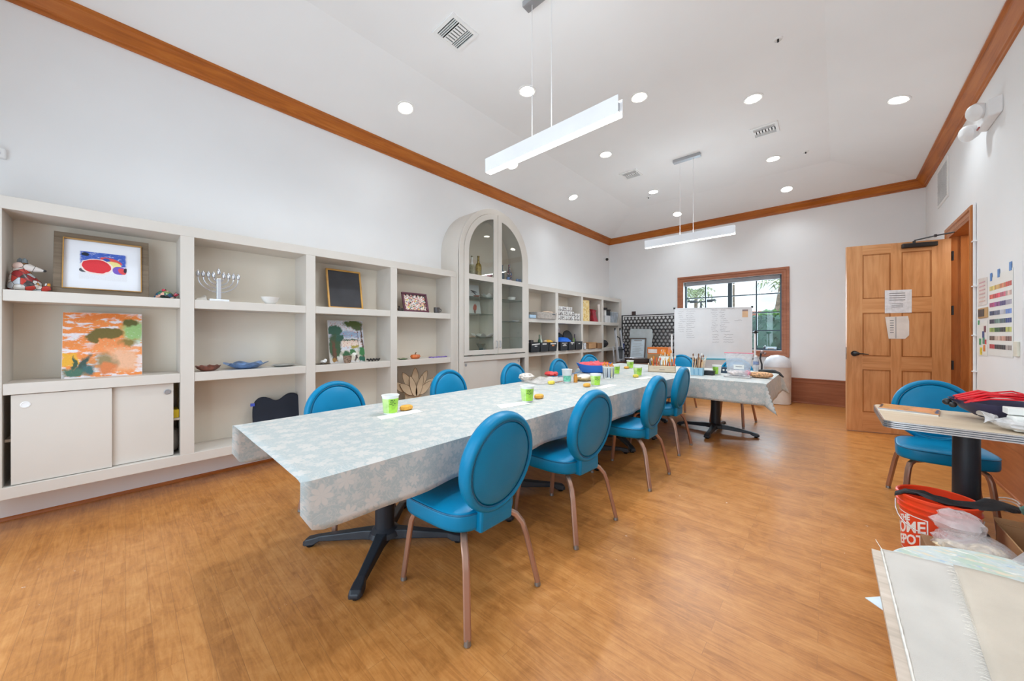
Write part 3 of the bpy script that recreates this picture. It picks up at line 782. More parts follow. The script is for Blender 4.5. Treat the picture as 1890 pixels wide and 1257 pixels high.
CH = [  # x, y, facing (rotation), label, group
 (-1.385, 1.17, R90, 'teal vinyl round-back chair nearest the camera, right side of the long table', 'chairs on the door side of the table'),
 (-1.385, 2.04, R90 - .06, 'second teal round-back chair from the camera on the door side of the long table', 'chairs on the door side of the table'),
 (-1.365, 3.085, R90, 'third teal round-back chair from the camera on the door side of the long table', 'chairs on the door side of the table'),
 (-1.455, 4.115, R90 + .02, 'fourth teal round-back chair on the door side, just before the crosswise table', 'chairs on the door side of the table'),
 (-2.52, 1.075, -R90, 'teal round-back chair on the bookcase side, beside the dark scalloped board', 'chairs on the bookcase side of the table'),
 (-2.60, 2.20, -R90, 'teal round-back chair on the bookcase side, in front of the carved wooden flower', 'chairs on the bookcase side of the table'),
 (-2.68, 3.27, -R90, 'teal round-back chair in front of the arched cabinet', 'chairs on the bookcase side of the table'),
 (-2.70, 4.30, -R90, 'teal round-back chair below the black storage bins', 'chairs on the bookcase side of the table'),
 (-2.93, 5.50, -R90 - .30, 'teal round-back chair behind the blue boat-shaped bowl', 'chairs on the bookcase side of the table'),
 (-1.93, 6.35, PI, 'teal round-back chair beside the whiteboard corner, behind the wooden pencil tray', 'chairs behind the crosswise table'),
 (-1.03, 5.84, PI - .08, 'teal round-back chair mostly hidden behind the clear zip bag', 'chairs behind the crosswise table'),
 (.60, 3.945, PI, 'teal round-back chair behind the small side table with the red bucket', None)]
proto = None
for x, y, rz, lab, grp in CH:
    if proto is None: o = proto = make_chair('dining_chair', lab, grp)
    else:
        o = copy_tree(proto); o['label'] = lab
        if grp: o['group'] = grp
        elif 'group' in o: del o['group']
    o.location = (x, y, 0); o.rotation_euler = (0, 0, rz)

# ------------------------------------------------------------------ tables
m_pedestal = pm('pedestal_black', (38, 44, 52), 0.42, spec=0.5, var=0.08, bump=0.06, bscale=120)
m_top = pm('laminate_edge', (190, 175, 150), .5, var=.03)
def pedestal(t, x, y, rz, h, feet=(0, 1, 2, 3)):
    b = MB()
    b.lathe([(.0, 0.05), (.095, .065), (.085, .09), (.056, .11), (.054, h - .03), (.12, h - .025), (.12, h)], x, y, 0, 24); b.build('column', m_pedestal, t, smooth=30)
    for k in feet:
        a = rz + k*PI/2; c, s = math.cos(a), math.sin(a)
        def P(u, w, z): return (x + c*u - s*w, y + s*u + c*w, z)
        rings = []
        for u, hw, z0, z1 in ((.03, .05, .045, .10), (.12, .036, .045, .095), (.38, .027, .035, .065), (.41, .034, .018, .058), (.455, .036, .014, .048), (.475, .026, .014, .034)):
            rings.append([P(u, -hw, z0), P(u, hw, z0), P(u, hw*.75, z1), P(u, -hw*.75, z1)])
        b = MB(); b.loft(rings); ft = b.build('foot', m_pedestal, t, smooth=0, bev=.006)
        b = MB(); p = P(.44, 0, 0); b.lathe([(.02, 0), (.022, .004), (.014, .008), (.014, .02)], p[0], p[1], 0, 12); b.build('leveller', m_black, ft)
def table(label, x0, x1, y0, y1, peds, h=.755):
    t = thing('pedestal_table', ((x0 + x1)/2, (y0 + y1)/2, 0), label, 'table', 'cloth-covered pedestal tables')
    b = MB(); b.box(x0, x1, y0, y1, h - .035, h); b.build('tabletop', m_top, t, smooth=0, bev=.004)
    for x, y, rz in peds: pedestal(t, x, y, rz, h - .035)
    return t
TX0, TX1 = -2.45, -1.37
table('near long table under the pale floral cloth, closest to the camera', TX0, TX1, .44, 2.52, [(-2.0, 1.06, PI/4), (-1.93, 2.07, PI/4)])
table('second long table under floral cloth, beyond the cloth seam', TX0, TX1, 2.525, 4.43, [(-1.92, 3.28, PI/4), (-1.88, 3.98, PI/4)])
table('crosswise table at the far end, right half over the open floor', -1.62, -.50, 4.49, 5.88, [(-1.10, 5.21, 0)])
table('crosswise table at the far end, left half toward the bookcase', -2.75, -1.63, 4.49, 5.88, [(-2.18, 5.21, 0)])

def cloth_mat():
    m, nt, b = new_mat('floral_cloth')
    tc = N(nt, 'ShaderNodeTexCoord')
    def flowers(scale, rad, petals, seed):
        mp = N(nt, 'ShaderNodeMapping'); mp.inputs['Location'].default_value = (seed, seed*.7, 0); mp.inputs['Scale'].default_value = (scale, scale, 1)
        L(nt, tc.outputs['UV'], mp.inputs[0])
        vo = N(nt, 'ShaderNodeTexVoronoi', Scale=1.0, Randomness=0.75); vo.voronoi_dimensions = '2D'; L(nt, mp.outputs[0], vo.inputs['Vector'])
        d = N(nt, 'ShaderNodeVectorMath', operation='SUBTRACT'); L(nt, mp.outputs[0], d.inputs[0]); L(nt, vo.outputs['Position'], d.inputs[1])
        sp = N(nt, 'ShaderNodeSeparateXYZ'); L(nt, d.outputs[0], sp.inputs[0])
        cs = N(nt, 'ShaderNodeSeparateColor'); L(nt, vo.outputs['Color'], cs.inputs[0])
        ang = math_(nt, 'ADD', math_(nt, 'ARCTAN2', sp.outputs[1], sp.outputs[0]), math_(nt, 'MULTIPLY', cs.outputs[0], 6.28))
        r = math_(nt, 'SQRT', math_(nt, 'ADD', math_(nt, 'POWER', sp.outputs[0], 2), math_(nt, 'POWER', sp.outputs[1], 2)))
        pet = math_(nt, 'ABSOLUTE', math_(nt, 'COSINE', math_(nt, 'MULTIPLY', ang, petals/2)))
        lim = math_(nt, 'MULTIPLY', math_(nt, 'ADD', math_(nt, 'MULTIPLY', pet, .5), .55), math_(nt, 'ADD', math_(nt, 'MULTIPLY', cs.outputs[1], rad*.5), rad*.7))
        inside = math_(nt, 'MULTIPLY', math_(nt, 'SUBTRACT', lim, r), 18.0)
        cl = N(nt, 'ShaderNodeClamp'); L(nt, inside, cl.inputs[0])
        # veins between petals
        vein = math_(nt, 'MULTIPLY', math_(nt, 'SUBTRACT', 1.0, math_(nt, 'POWER', math_(nt, 'SUBTRACT', 1.0, pet), 6)), 1.0)
        return math_(nt, 'MULTIPLY', cl.outputs[0], math_(nt, 'ADD', math_(nt, 'MULTIPLY', vein, .5), .5))
    f1 = flowers(9.0, .34, 7, 3.0); f2 = flowers(16.0, .34, 5, 9.0)
    # curling stems and leaves
    nz = N(nt, 'ShaderNodeTexNoise', Scale=11.0, Detail=1.5, Distortion=1.2); nz.noise_dimensions = '2D'; L(nt, tc.outputs['UV'], nz.inputs['Vector'])
    band = math_(nt, 'ABSOLUTE', math_(nt, 'SUBTRACT', math_(nt, 'FRACT', math_(nt, 'MULTIPLY', nz.outputs['Fac'], 9.0)), .5))
    stem = math_(nt, 'MULTIPLY', math_(nt, 'LESS_THAN', band, .11), .55)
    n2 = N(nt, 'ShaderNodeTexNoise', Scale=34.0, Detail=2.0, Distortion=2.0); n2.noise_dimensions = '2D'; L(nt, tc.outputs['UV'], n2.inputs['Vector'])
    leaf = math_(nt, 'MULTIPLY', math_(nt, 'GREATER_THAN', n2.outputs['Fac'], .60), .45)
    f = math_(nt, 'MINIMUM', math_(nt, 'MAXIMUM', math_(nt, 'MAXIMUM', f1, math_(nt, 'MULTIPLY', f2, .75)), math_(nt, 'MAXIMUM', stem, leaf)), 1.0)
    c = mix(nt, f, (172, 180, 179), (200, 196, 190))
    L(nt, c, b.inputs['Base Color']); b.inputs['Roughness'].default_value = .5; b.inputs['Specular IOR Level'].default_value = .4
    b.inputs['Sheen Weight'].default_value = .08
    wv = N(nt, 'ShaderNodeTexNoise', Scale=55.0, Detail=3.0, Distortion=.5); L(nt, tc.outputs['UV'], wv.inputs['Vector'])
    bp = N(nt, 'ShaderNodeBump', Strength=.12, Distance=.004); L(nt, wv.outputs['Fac'], bp.inputs['Height']); L(nt, bp.outputs[0], b.inputs['Normal'])
    return m
m_cloth = cloth_mat()
m_cloth_back = m_cloth
ZT = .7585
def runner(label, y0, y1, dl, dr, zoff=0.0, near_round=.0, ripple=.006, seed=0, lift=0.0):
    """cloth over the long table: drape on both long sides; rounded lower corners at the near end"""
    wdt = TX1 - TX0 + .02
    U = dl + wdt + dr; nu, nv = 66, 60
    b = MB(); rnd = random.Random(seed); ph = [rnd.uniform(0, 6) for _ in range(6)]
    def fn(u, v):
        s = u*U; y = y0 + (y1 - y0)*v; t = y - y0
        lim = 1.0
        def drop(dmax):
            if near_round and t < near_round: return dmax - (near_round - math.sqrt(max(0, near_round**2 - (near_round - t)**2)))
            return dmax
        z = ZT + zoff; x0, x1 = TX0 - .01, TX1 + .01
        rip = math.sin(y*9 + ph[0]) * .6 + math.sin(y*17 + ph[1]) * .4
        if s < dl: h = (dl - s)/dl * drop(dl); x = x0 - .012 - .10*h + ripple*rip*h/dl*3; z2 = z - h*.99; side = 1
        elif s > dl + wdt: h = (s - dl - wdt)/dr * drop(dr); x = x1 + .012 + .05*h + ripple*rip*h/dr*3; z2 = z - h*.99; side = 1
        else:
            x = x0 + (s - dl)/wdt*(x1 - x0); z2 = z; e = min(s - dl, dl + wdt - s)
            if e < .02: z2 -= .004*(1 - e/.02)
        z2 += .0012*math.sin(x*11 + ph[2])*math.sin(y*6 + ph[3]) * (1 if abs(z2 - z) < .01 else 0)
        return (x, y, z2 + .002)
    b.grid(fn, nu, nv)
    for fi in b.uv: b.uv[fi] = [(u*U*1.0, v*(y1 - y0)) for u, v in b.uv[fi]]
    o = b.build('tablecloth', m_cloth, smooth=50)
    md = o.modifiers.new('thick', 'SOLIDIFY'); md.thickness = .0022; md.offset = 1
    return tag(o, label, 'tablecloth', 'pale blue floral tablecloths')
runner('pale blue floral tablecloth with a rounded hanging corner, nearest the camera', .405, 2.56, .24, .195, .0035, near_round=.075, seed=1)
runner('pale blue floral tablecloth on the second long table, under the cups and brushes', 2.53, 4.47, .22, .215, 0.0, seed=2)
def cross_cloth():
    x0, x1, y0, y1 = -2.76, -.49, 4.48, 5.89; dn, df, dl, dr = .235, .20, .20, .245
    W_, D_ = x1 - x0, y1 - y0; nu, nv = 92, 64; b = MB()
    def fn(u, v):
        p = x0 - dl + u*(W_ + dl + dr); q = y0 - dn + v*(D_ + dn + df)
        cx, cy = min(max(p, x0), x1), min(max(q, y0), y1)
        ox, oy = p - cx, q - cy; Ln = math.hypot(ox, oy)
        z = ZT + .002
        if Ln < 1e-6: return (p, q, z)
        cor = 1 if (abs(ox) > 1e-6 and abs(oy) > 1e-6) else 0
        k = min(abs(ox), abs(oy))/max(abs(ox), abs(oy)) if cor else 0
        fl_ = .06 + .38*k
        rip = 1 + .25*math.sin(cx*10 + cy*12)*(1 - cor)
        return (cx + ox/Ln*(.012 + fl_*Ln*rip), cy + oy/Ln*(.012 + fl_*Ln*rip), z - Ln*math.sqrt(max(.1, 1 - fl_*fl_)))
    b.grid(fn, nu, nv)
    for fi in b.uv: b.uv[fi] = [(u*2.7, v*1.85) for u, v in b.uv[fi]]
    o = b.build('tablecloth', m_cloth, smooth=50)
    md = o.modifiers.new('thick', 'SOLIDIFY'); md.thickness = .0022; md.offset = 1
    return tag(o, 'pale floral tablecloth with a pointed hanging corner on the crosswise far table', 'tablecloth', 'pale blue floral tablecloths')
cross_cloth()

# small side table at the right wall
t = thing('side_table', (.62, 3.3, 0), 'small wood-look side table with ridged metal edge against the right wall', 'table')
sx0, sx1, sy0, sy1 = .243, 1.05, 2.97, 3.62
def rr(x0, x1, y0, y1, r, n=5):
    return arc(x0 + r, y0 + r, r, PI, 1.5*PI, n) + arc(x1 - r, y0 + r, r, 1.5*PI, 2*PI, n) + arc(x1 - r, y1 - r, r, 0, PI/2, n) + arc(x0 + r, y1 - r, r, PI/2, PI, n)
b = MB(); b.prism(rr(sx0 + .003, sx1 - .003, sy0 + .003, sy1 - .003, .045), 'z', .733, .77); b.build('tabletop', wood('maple_laminate', (205, 184, 156), (221, 203, 178), (232, 216, 194), 'x', .5, .35), t, smooth=30)
b = MB()
for z in (.7285, .7395, .7505, .7615): b.ringstrip(rr(sx0 - .004, sx1 + .003, sy0 - .003, sy1 + .003, .05), rr(sx0 + .003, sx1 - .003, sy0 + .003, sy1 - .003, .045), 'z', z, z + .0068, closed=True)
b2 = MB(); b2.ringstrip(rr(sx0, sx1, sy0, sy1, .047), rr(sx0 + .004, sx1 - .004, sy0 + .004, sy1 - .004, .044), 'z', .7285, .7665, closed=True)
b2.build('edge_groove', pm('groove_grey', (96, 102, 110), .5, var=.02), t, smooth=30)
b.build('edge_band', pm('ribbed_chrome', (210, 214, 218), .25, metal=.8, var=.02), t, smooth=30)
pedestal(t, .618, 3.41, PI/2, .733, (0, 2))

# ------------------------------------------------------------------ things on the left bookcase
S1, S2, S0 = Z_['s11'], Z_['s21'], Z_['b1']
class Lean:
    """a flat thing standing at x with its face towards the room, leaning back by dx at its top"""
    def __init__(s, x, y0, y1, z, h, dx=.05):
        s.o = Vector((x, y0, z)); s.w = y1 - y0; s.h = h
        L_ = math.hypot(h, dx); s.up = Vector((-dx, 0, math.sqrt(max(h*h - dx*dx, 1e-6))))/h; s.n = Vector((s.up.z, 0, -s.up.x)); s.r = Vector((0, 1, 0))
    def P(s, u, v, d=0): return tuple(s.o + s.r*(u*s.w) + s.up*(v*s.h) + s.n*d)
    def slab(s, b, u0, u1, v0, v1, d0, d1, mi=0):
        vs = [s.P(u0, v0, d0), s.P(u1, v0, d0), s.P(u1, v1, d0), s.P(u0, v1, d0), s.P(u0, v0, d1), s.P(u1, v0, d1), s.P(u1, v1, d1), s.P(u0, v1, d1)]
        return b.add(vs, [(0, 3, 2, 1), (4, 5, 6, 7), (0, 1, 5, 4), (1, 2, 6, 5), (2, 3, 7, 6), (3, 0, 4, 7)], mi)
    def frame(s, b, fw, d0, d1):
        a = fw/s.w; c = fw/s.h
        s.slab(b, 0, 1, 0, c, d0, d1); s.slab(b, 0, 1, 1-c, 1, d0, d1); s.slab(b, 0, a, c, 1-c, d0, d1); s.slab(b, 1-a, 1, c, 1-c, d0, d1)
    def pic(s, b, u0, u1, v0, v1, d): return b.quad(s.P(u0, v0, d), s.P(u1, v0, d), s.P(u1, v1, d), s.P(u0, v1, d))

# framed beach print
f = Lean(-4.0, -.336, .129, S1, .455, .09)
t = thing('framed_print', (-4.03, -.1, S1), 'framed print of red beach umbrellas with a wide white mat', 'picture')
b = MB(); f.frame(b, .043, 0, .022); b.build('frame', wood('grey_wash_frame', (104, 88, 70), (122, 106, 88), (138, 122, 102), 'y', 2.0, .55), t, smooth=0, bev=.002)
b = MB(); 
for k in (0,): f2 = Lean(-4.0, -.296, .089, S1 + .0395, .377, .0746); f2.frame(b, .005, .004, .024)
b.build('gilt_lip', pm('gilt', (196, 150, 84), .4, metal=.5), t, smooth=0)
b = MB(); f.slab(b, .03, .97, .03, .97, 0, .006); b.build('mat_board', pm('mat_white', (238, 240, 246), .7, var=.01), t, smooth=0)
b = MB(); f.pic(b, .245, .745, .265, .73, .0075)
b.build('print', paint('beach_print', (236, 236, 240), [
    ('rect', .5, .78, .5, .24, (62, 96, 190), .08), ('noise', 3, 7, 3.0, .56, (228, 232, 242), .12), ('rect', .5, .16, .6, .18, (232, 233, 238), .3),
    ('ell', .12, .90, .08, .07, (30, 40, 50), .2), ('ell', .66, .72, .26, .11, (226, 84, 78), .1, -.35), ('ell', .56, .74, .09, .09, (50, 84, 170), .2, -.35),
    ('ell', .7, .58, .2, .14, (240, 226, 150), .12, -.3), ('ell', .10, .32, .12, .08, (80, 84, 92), .2), ('ell', .36, .47, .35, .29, (244, 226, 220), .03, -.12), ('ell', .355, .485, .31, .25, (222, 52, 62), .03, -.12),
    ('ell', .84, .40, .16, .16, (120, 90, 190), .08), ('ell', .90, .38, .09, .13, (226, 80, 84), .1, .4), ('ell', .97, .42, .04, .1, (60, 44, 60), .2)], .35, warp=.012), t, smooth=0)
# orange painting
f = Lean(-3.98, -.298, .092, S2, .485, .10)
t = thing('canvas_painting', (-4.0, -.1, S2), 'loose orange and green landscape painting on an unframed canvas', 'picture')
b = MB(); f.slab(b, 0, 1, 0, 1, -.018, 0); b.build('canvas', pm('canvas_white', (228, 224, 220), .8), t, smooth=0)
b = MB(); f.pic(b, .004, .996, .004, .996, .0008)
b.build('painted_face', paint('orange_landscape', (232, 224, 228), [
    ('noise', 2.0, 7.0, 1.6, .44, (236, 140, 66), .05, .25), ('rect', .5, .94, .42, .06, (228, 128, 56), .5), ('ell', .55, .47, .38, .2, (238, 146, 84), .5),
    ('ell', .9, .7, .2, .24, (150, 190, 120), .5), ('noise', 6, 8, 3.0, .60, (196, 214, 180), .1), ('ell', .54, .68, .24, .1, (112, 98, 40), .25), ('ell', .36, .62, .1, .07, (112, 98, 40), .3), ('ell', .84, .86, .13, .08, (96, 96, 44), .4), ('ell', .8, .52, .14, .08, (140, 120, 60), .6),
    ('rect', .75, .25, .26, .22, (232, 178, 142), .5), ('ell', .52, .22, .2, .18, (150, 130, 90), .6), ('ell', .55, .12, .14, .12, (214, 124, 70), .5), ('rect', .09, .28, .11, .12, (232, 172, 48), .3), ('ell', .24, .2, .07, .2, (54, 78, 70), .4, -.5), ('ell', .13, .2, .03, .16, (60, 84, 60), .4), ('rect', .14, .07, .18, .07, (70, 110, 90), .5), ('ell', .3, .12, .1, .1, (60, 100, 100), .5),
    ('noise', 30, 30, 2.0, .66, (120, 84, 60), .05)], .5, warp=.05, wscale=7), t, smooth=0)
# mosaic animals
m_mos = mosaic('mosaic_fox', [(228, 224, 220), (190, 60, 50), (206, 198, 190), (70, 60, 60), (214, 140, 50), (224, 214, 206), (150, 40, 44), (196, 200, 206)], 26)
t = thing('mosaic_animal', (-3.99, -.44, S1), 'seated patchwork mosaic animal with a pointed snout', 'figurine')
b = MB(); rings = []
for k, (cy, cz, ry, rz, rx) in enumerate(((-.452, .0, .055, .0, .07), (-.445, .02, .075, .0, .085), (-.446, .07, .066, .0, .08), (-.462, .12, .045, .0, .06), (-.462, .15, .032, .0, .045))):
    rings.append([(-3.98 + rx*math.cos(a), cy + ry*math.sin(a), S1 + cz) for a in [2*PI*i/18 for i in range(18)]])
b.loft(rings)
b.tube([(-3.96, -.41, S1 + .02), (-3.95, -.375, S1 + .018), (-3.95, -.35, S1 + .03), (-3.955, -.352, S1 + .06)], [.03, .026, .018, .012], 10)
b.blob((-3.93, -.43, S1 + .035), .04, sy=1.1, sz=.9); b.build('body', m_mos, t)
b = MB(); b.blob((-3.97, -.46, S1 + .165), .037, sz=.85); b.tube([(-3.965, -.44, S1 + .162), (-3.955, -.405, S1 + .152), (-3.95, -.368, S1 + .145)], [.03, .02, .008], 10); b.build('head', mosaic('mosaic_head', [(214, 206, 200), (226, 200, 190), (150, 110, 70), (200, 196, 194)], 24), t)
b = MB(); b.lathe([(.014, 0), (.012, .02), (.0, .035)], -3.975, -.465, S1 + .19, 8); b.lathe([(.014, 0), (.012, .02), (.0, .035)], -3.955, -.445, S1 + .188, 8); b.build('ear', pm('ear_grey', (110, 120, 126), .5), t)
b = MB(); b.blob((-3.948, -.364, S1 + .145), .008); b.build('nose', m_black, t)
m_mos2 = mosaic('mosaic_turtle', [(60, 120, 100), (30, 30, 34), (200, 60, 80), (236, 230, 220), (40, 90, 120), (120, 150, 90), (220, 170, 150)], 38)
t = thing('mosaic_figurine', (-3.95, .215, S1), 'small low multicoloured mosaic turtle at the right end of the top shelf', 'figurine')
b = MB(); b.lathe([(.03, .006), (.055, .014), (.05, .04), (.03, .06), (.0, .068)], -3.95, .215, S1, 16); b.build('shell', m_mos2, t)
b = MB()
for dx, dy in ((.035, .045), (-.035, .045), (.035, -.045), (-.035, -.045)): b.blob((-3.95 + dx, .215 + dy, S1 + .011), .018, sz=.6)
b.build('flippers', m_mos2, t)
b = MB(); b.tube([(-3.945, .26, S1 + .02), (-3.945, .276, S1 + .034), (-3.94, .29, S1 + .05)], [.012, .012, .014], 8); b.blob((-3.95, .212, S1 + .07), .014); b.build('head', m_mos2, t)
# inside the cupboard
t = tag(MB().box(-4.1, -3.93, .11, .297, .593, .66).build('tape_box', pm('yellow_box', (236, 206, 40), .4), smooth=0, bev=.004), 'yellow box seen in the gap beside the sliding door', 'box')
b = MB(); b.lathe([(.07, 0), (.11, .03), (.125, .1), (.11, .18), (.06, .23), (.0, .24)], -4.02, .19, S0, 20); tag(b.build('stuffed_sack', pm('grey_felt', (120, 116, 110), .9, bump=.3, bscale=30)), 'grey rounded bundle low in the gap beside the sliding door', 'sack')

# bay 2: menorah, bowls, dishes, board
m_silver = pm('polished_silver', (214, 218, 226), .2, metal=.85, var=.03)
mx, my = -3.93, .548
t = thing('menorah', (mx, my, S1), 'silver nine-branched menorah on a square white base', 'candelabrum')
b = MB(); b.box(mx - .05, mx + .05, my - .066, my + .066, S1, S1 + .018); b.build('base', pm('marble_white', (236, 238, 242), .25, var=.04, vscale=20), t, smooth=0, bev=.003)
b = MB(); b.box(mx - .014, mx + .014, my - .016, my + .016, S1 + .018, S1 + .20); b.build('stem', m_silver, t, smooth=0, bev=.003)
zc = S1 + .205
for k in range(1, 5):
    r = .034*k
    b = MB(); b.tube([(mx, my + r*math.sin(a), zc - r*math.cos(a)*.92) for a in [PI*i/16 - PI/2 for i in range(17)]], .0042, 7); b.build('branch', m_silver, t)
for k in range(-4, 5):
    z0 = zc + (.032 if k == 0 else 0)
    b = MB(); b.lathe([(.006, -.004), (.009, 0), (.013, .012), (.014, .034), (.011, .04), (.004, .041), (.003, .052)], mx, my + .034*k, z0, 12); b.build('candle_cup', m_silver, t)
def dish(name, prof, x, y, z, mat, label, cat, group=None, n=28, wav=0, wn=7, sx=1.0, sy=1.0, parent=None):
    """thin-walled vessel: prof = outer wall from foot to lip, inner wall is offset"""
    th = .004
    P_ = list(prof) + [(max(r - th, .0), zz + (0 if i == len(prof) - 1 else th)) for i, (r, zz) in reversed(list(enumerate(prof)))] 
    rings = []
    for r, zz in P_:
        w = zz/max(prof[-1][1], .001)
        rings.append([(x + sx*r*math.cos(2*PI*i/n)*(1 + wav*.5*w*math.sin(wn*2*PI*i/n)), y + sy*r*math.sin(2*PI*i/n)*(1 + wav*.5*w*math.sin(wn*2*PI*i/n)), z + zz*(1 + wav*math.sin(wn*2*PI*i/n + .7))) for i in range(n)])
    b = MB(); b.loft(rings, cap=True)
    o = b.build(name, mat, parent, smooth=50)
    return tag(o, label, cat, group) if parent is None else o
m_porc = pm('porcelain', (236, 234, 230), .25, var=.02)
dish('bowl', [(.03, 0), (.036, .004), (.058, .028), (.072, .058), (.076, .066)], -3.92, .925, S1, m_porc, 'plain white bowl right of the menorah', 'bowl')
b = MB(); b.loft([[(-4.0, .40, S1), (-3.93, .40, S1), (-3.92, .47, S1), (-4.0, .475, S1)], [(-4.0, .405, S1 + .02), (-3.94, .405, S1 + .018), (-3.925, .465, S1 + .03), (-4.0, .475, S1 + .05)], [(-3.99, .42, S1 + .022), (-3.95, .42, S1 + .02), (-3.94, .46, S1 + .034), (-3.99, .46, S1 + .054)]])
tag(b.build('crumpled_napkin', pm('napkin_white', (228, 224, 216), .8), smooth=0), 'crumpled white paper left of the menorah', 'paper')
dish('dish', [(.035, 0), (.05, .006), (.075, .024), (.084, .044)], -3.96, .482, S2, pm('clay_glaze', (120, 72, 58), .35, var=.25, vscale=30), 'small brown-red glazed clay dish', 'dish', wav=.1, wn=9)
dish('dish', [(.06, 0), (.085, .006), (.12, .028), (.155, .05)], -4.0, .756, S2, pm('blue_glaze', (104, 138, 186), .3, var=.2, vscale=25), 'wavy-edged blue ceramic dish', 'dish', wav=.2, wn=6, n=48)
dish('plate', [(.05, 0), (.07, .004), (.1, .016), (.105, .018)], -3.98, 1.05, S2, pm('grey_glaze', (176, 176, 172), .3, var=.1), 'flat grey plate right of the wavy blue dish', 'plate')
key = [(.838, .304), (.824, .42), (.824, .55), (.842, .62), (.875, .655), (.915, .662), (.955, .648), (.99, .625), (1.022, .616), (1.055, .626), (1.09, .652), (1.13, .672), (1.175, .670), (1.212, .64), (1.236, .58), (1.246, .49), (1.246, .40), (1.238, .304)]
out = []
for i in range(len(key) - 1):
    p0, p1, p2, p3 = key[max(i-1, 0)], key[i], key[i+1], key[min(i+2, len(key)-1)]
    for q in range(4):
        u = q/4; out.append(tuple(.5*(2*p1[k] + (p2[k]-p0[k])*u + (2*p0[k]-5*p1[k]+4*p2[k]-p3[k])*u*u + (3*p1[k]-p0[k]-3*p2[k]+p3[k])*u**3) for k in (0, 1)))
out.append(key[-1])
t = thing('padded_board', (-4.05, 1.035, S0), 'dark scalloped padded board standing in the lowest bay', 'padded board')
bm_ = MB(); bm_.prism(out, 'x', -4.1, -4.045); bm_.xf(Matrix.Translation((-4.05, 0, S0)) @ Matrix.Rotation(-.12, 4, 'Y') @ Matrix.Translation((4.05, 0, -S0)))
bm_.build('panel', pm('navy_cloth', (30, 36, 50), .8, var=.06, bump=.1), t, smooth=30, bev=.014, seg=3)
b = MB(); b.box(-4.075, -4.06, .800, .832, .585, .612); b.build('tag_label', pm('tag_blue', (70, 90, 190), .6), t, smooth=0)

# bay 3
f = Lean(-4.02, 1.478, 1.858, S1, .45, .085)
t = thing('blackboard', (-4.04, 1.66, S1), 'small blackboard in a thin golden wood frame', 'blackboard')
b = MB(); f.frame(b, .018, 0, .02); b.build('frame', pm('gold_wood', (206, 154, 74), .4, var=.08), t, smooth=0, bev=.002)
b = MB(); f.slab(b, .03, .97, .03, .97, .002, .01); b.build('slate', pm('slate', (60, 60, 64), .7, var=.12, vscale=5), t, smooth=0)
f = Lean(-3.99, 1.487, 1.875, S2, .475, .08)
t = thing('canvas_painting', (-4.0, 1.68, S2), 'small landscape painting of trees, a bay and red roofs', 'picture')
b = MB(); f.slab(b, 0, 1, 0, 1, -.018, 0); b.build('canvas', pm('canvas_white', (228, 224, 220), .8), t, smooth=0)
b = MB(); f.pic(b, .004, .996, .004, .996, .0008)
b.build('painted_face', paint('bay_landscape', (206, 208, 214), [
    ('rect', .5, .67, .6, .1, (140, 162, 190), .5), ('noise', 2, 12, 3.0, .56, (188, 200, 214), .1), ('rect', .6, .45, .35, .1, (226, 206, 190), .4), ('noise', 9, 12, 2.5, .58, (190, 96, 76), .04), ('rect', .62, .53, .3, .02, (72, 96, 72), .5), ('rect', .72, .36, .14, .05, (160, 144, 60), .4),
    ('rect', .5, .15, .6, .16, (208, 200, 184), .4), ('ell', .18, .76, .22, .14, (34, 86, 66), .2), ('ell', .16, .38, .2, .34, (52, 80, 48), .25), ('ell', .3, .58, .12, .1, (34, 84, 66), .3), ('rect', .14, .26, .05, .28, (96, 62, 40), .4, .1), ('rect', .09, .2, .025, .2, (80, 52, 34), .4),
    ('ell', .72, .93, .34, .1, (72, 88, 34), .3), ('ell', .84, .83, .2, .07, (66, 84, 36), .4), ('rect', .94, .6, .022, .36, (84, 60, 50), .3), ('rect', .83, .6, .012, .26, (92, 70, 58), .3), ('rect', .97, .2, .03, .3, (96, 54, 46), .4),
    ('ell', .46, .2, .16, .08, (46, 92, 56), .4), ('ell', .64, .25, .1, .07, (58, 110, 62), .4), ('ell', .92, .24, .12, .13, (52, 116, 62), .3), ('ell', .92, .07, .14, .07, (30, 94, 72), .3), ('ell', .70, .19, .09, .04, (236, 234, 226), .5), ('ell', .74, .1, .05, .12, (70, 50, 50), .5, -.6), ('ell', .3, .1, .12, .08, (214, 212, 204), .5), ('ell', .12, .06, .07, .06, (150, 110, 50), .4)], .5, warp=.035, wscale=11), t, smooth=0)
b = MB(); b.lathe([(.026, 0), (.034, .01), (.042, .05), (.045, .075), (.046, .08), (.038, .08), (.034, .05), (.0, .03)], -3.90, 1.632, S2, 18)
tag(b.build('clay_pot', pm('mottled_stone', (128, 106, 90), .8, var=.4, vscale=60)), 'small mottled stone pot standing before the bay landscape', 'pot')
dish('plate', [(.04, 0), (.06, .003), (.075, .008)], -3.94, 1.40, S2, pm('bronze_glaze', (112, 92, 70), .4), 'small brown plate under a white shell', 'plate', sx=.8)
b = MB(); b.blob((-3.94, 1.40, S2 + .026), .03, sy=1.1, sz=.55, jit=.25, seed=3); b.blob((-3.93, 1.415, S2 + .038), .018, jit=.2, seed=5); tag(b.build('seashell', m_porc), 'small white seashell resting on the brown plate', 'shell')
b = MB(); n = 24
b.loft([[(-3.94 - .018, 1.87 + .15*i/n, S2 + .002 + .013*(1 + math.sin(i*1.1))), (-3.94 + .018, 1.87 + .15*i/n, S2 + .002 + .013*(1 + math.sin(i*1.1))), (-3.94 + .018, 1.87 + .15*i/n, S2 + .009 + .013*(1 + math.sin(i*1.1))), (-3.94 - .018, 1.87 + .15*i/n, S2 + .009 + .013*(1 + math.sin(i*1.1)))] for i in range(n + 1)])
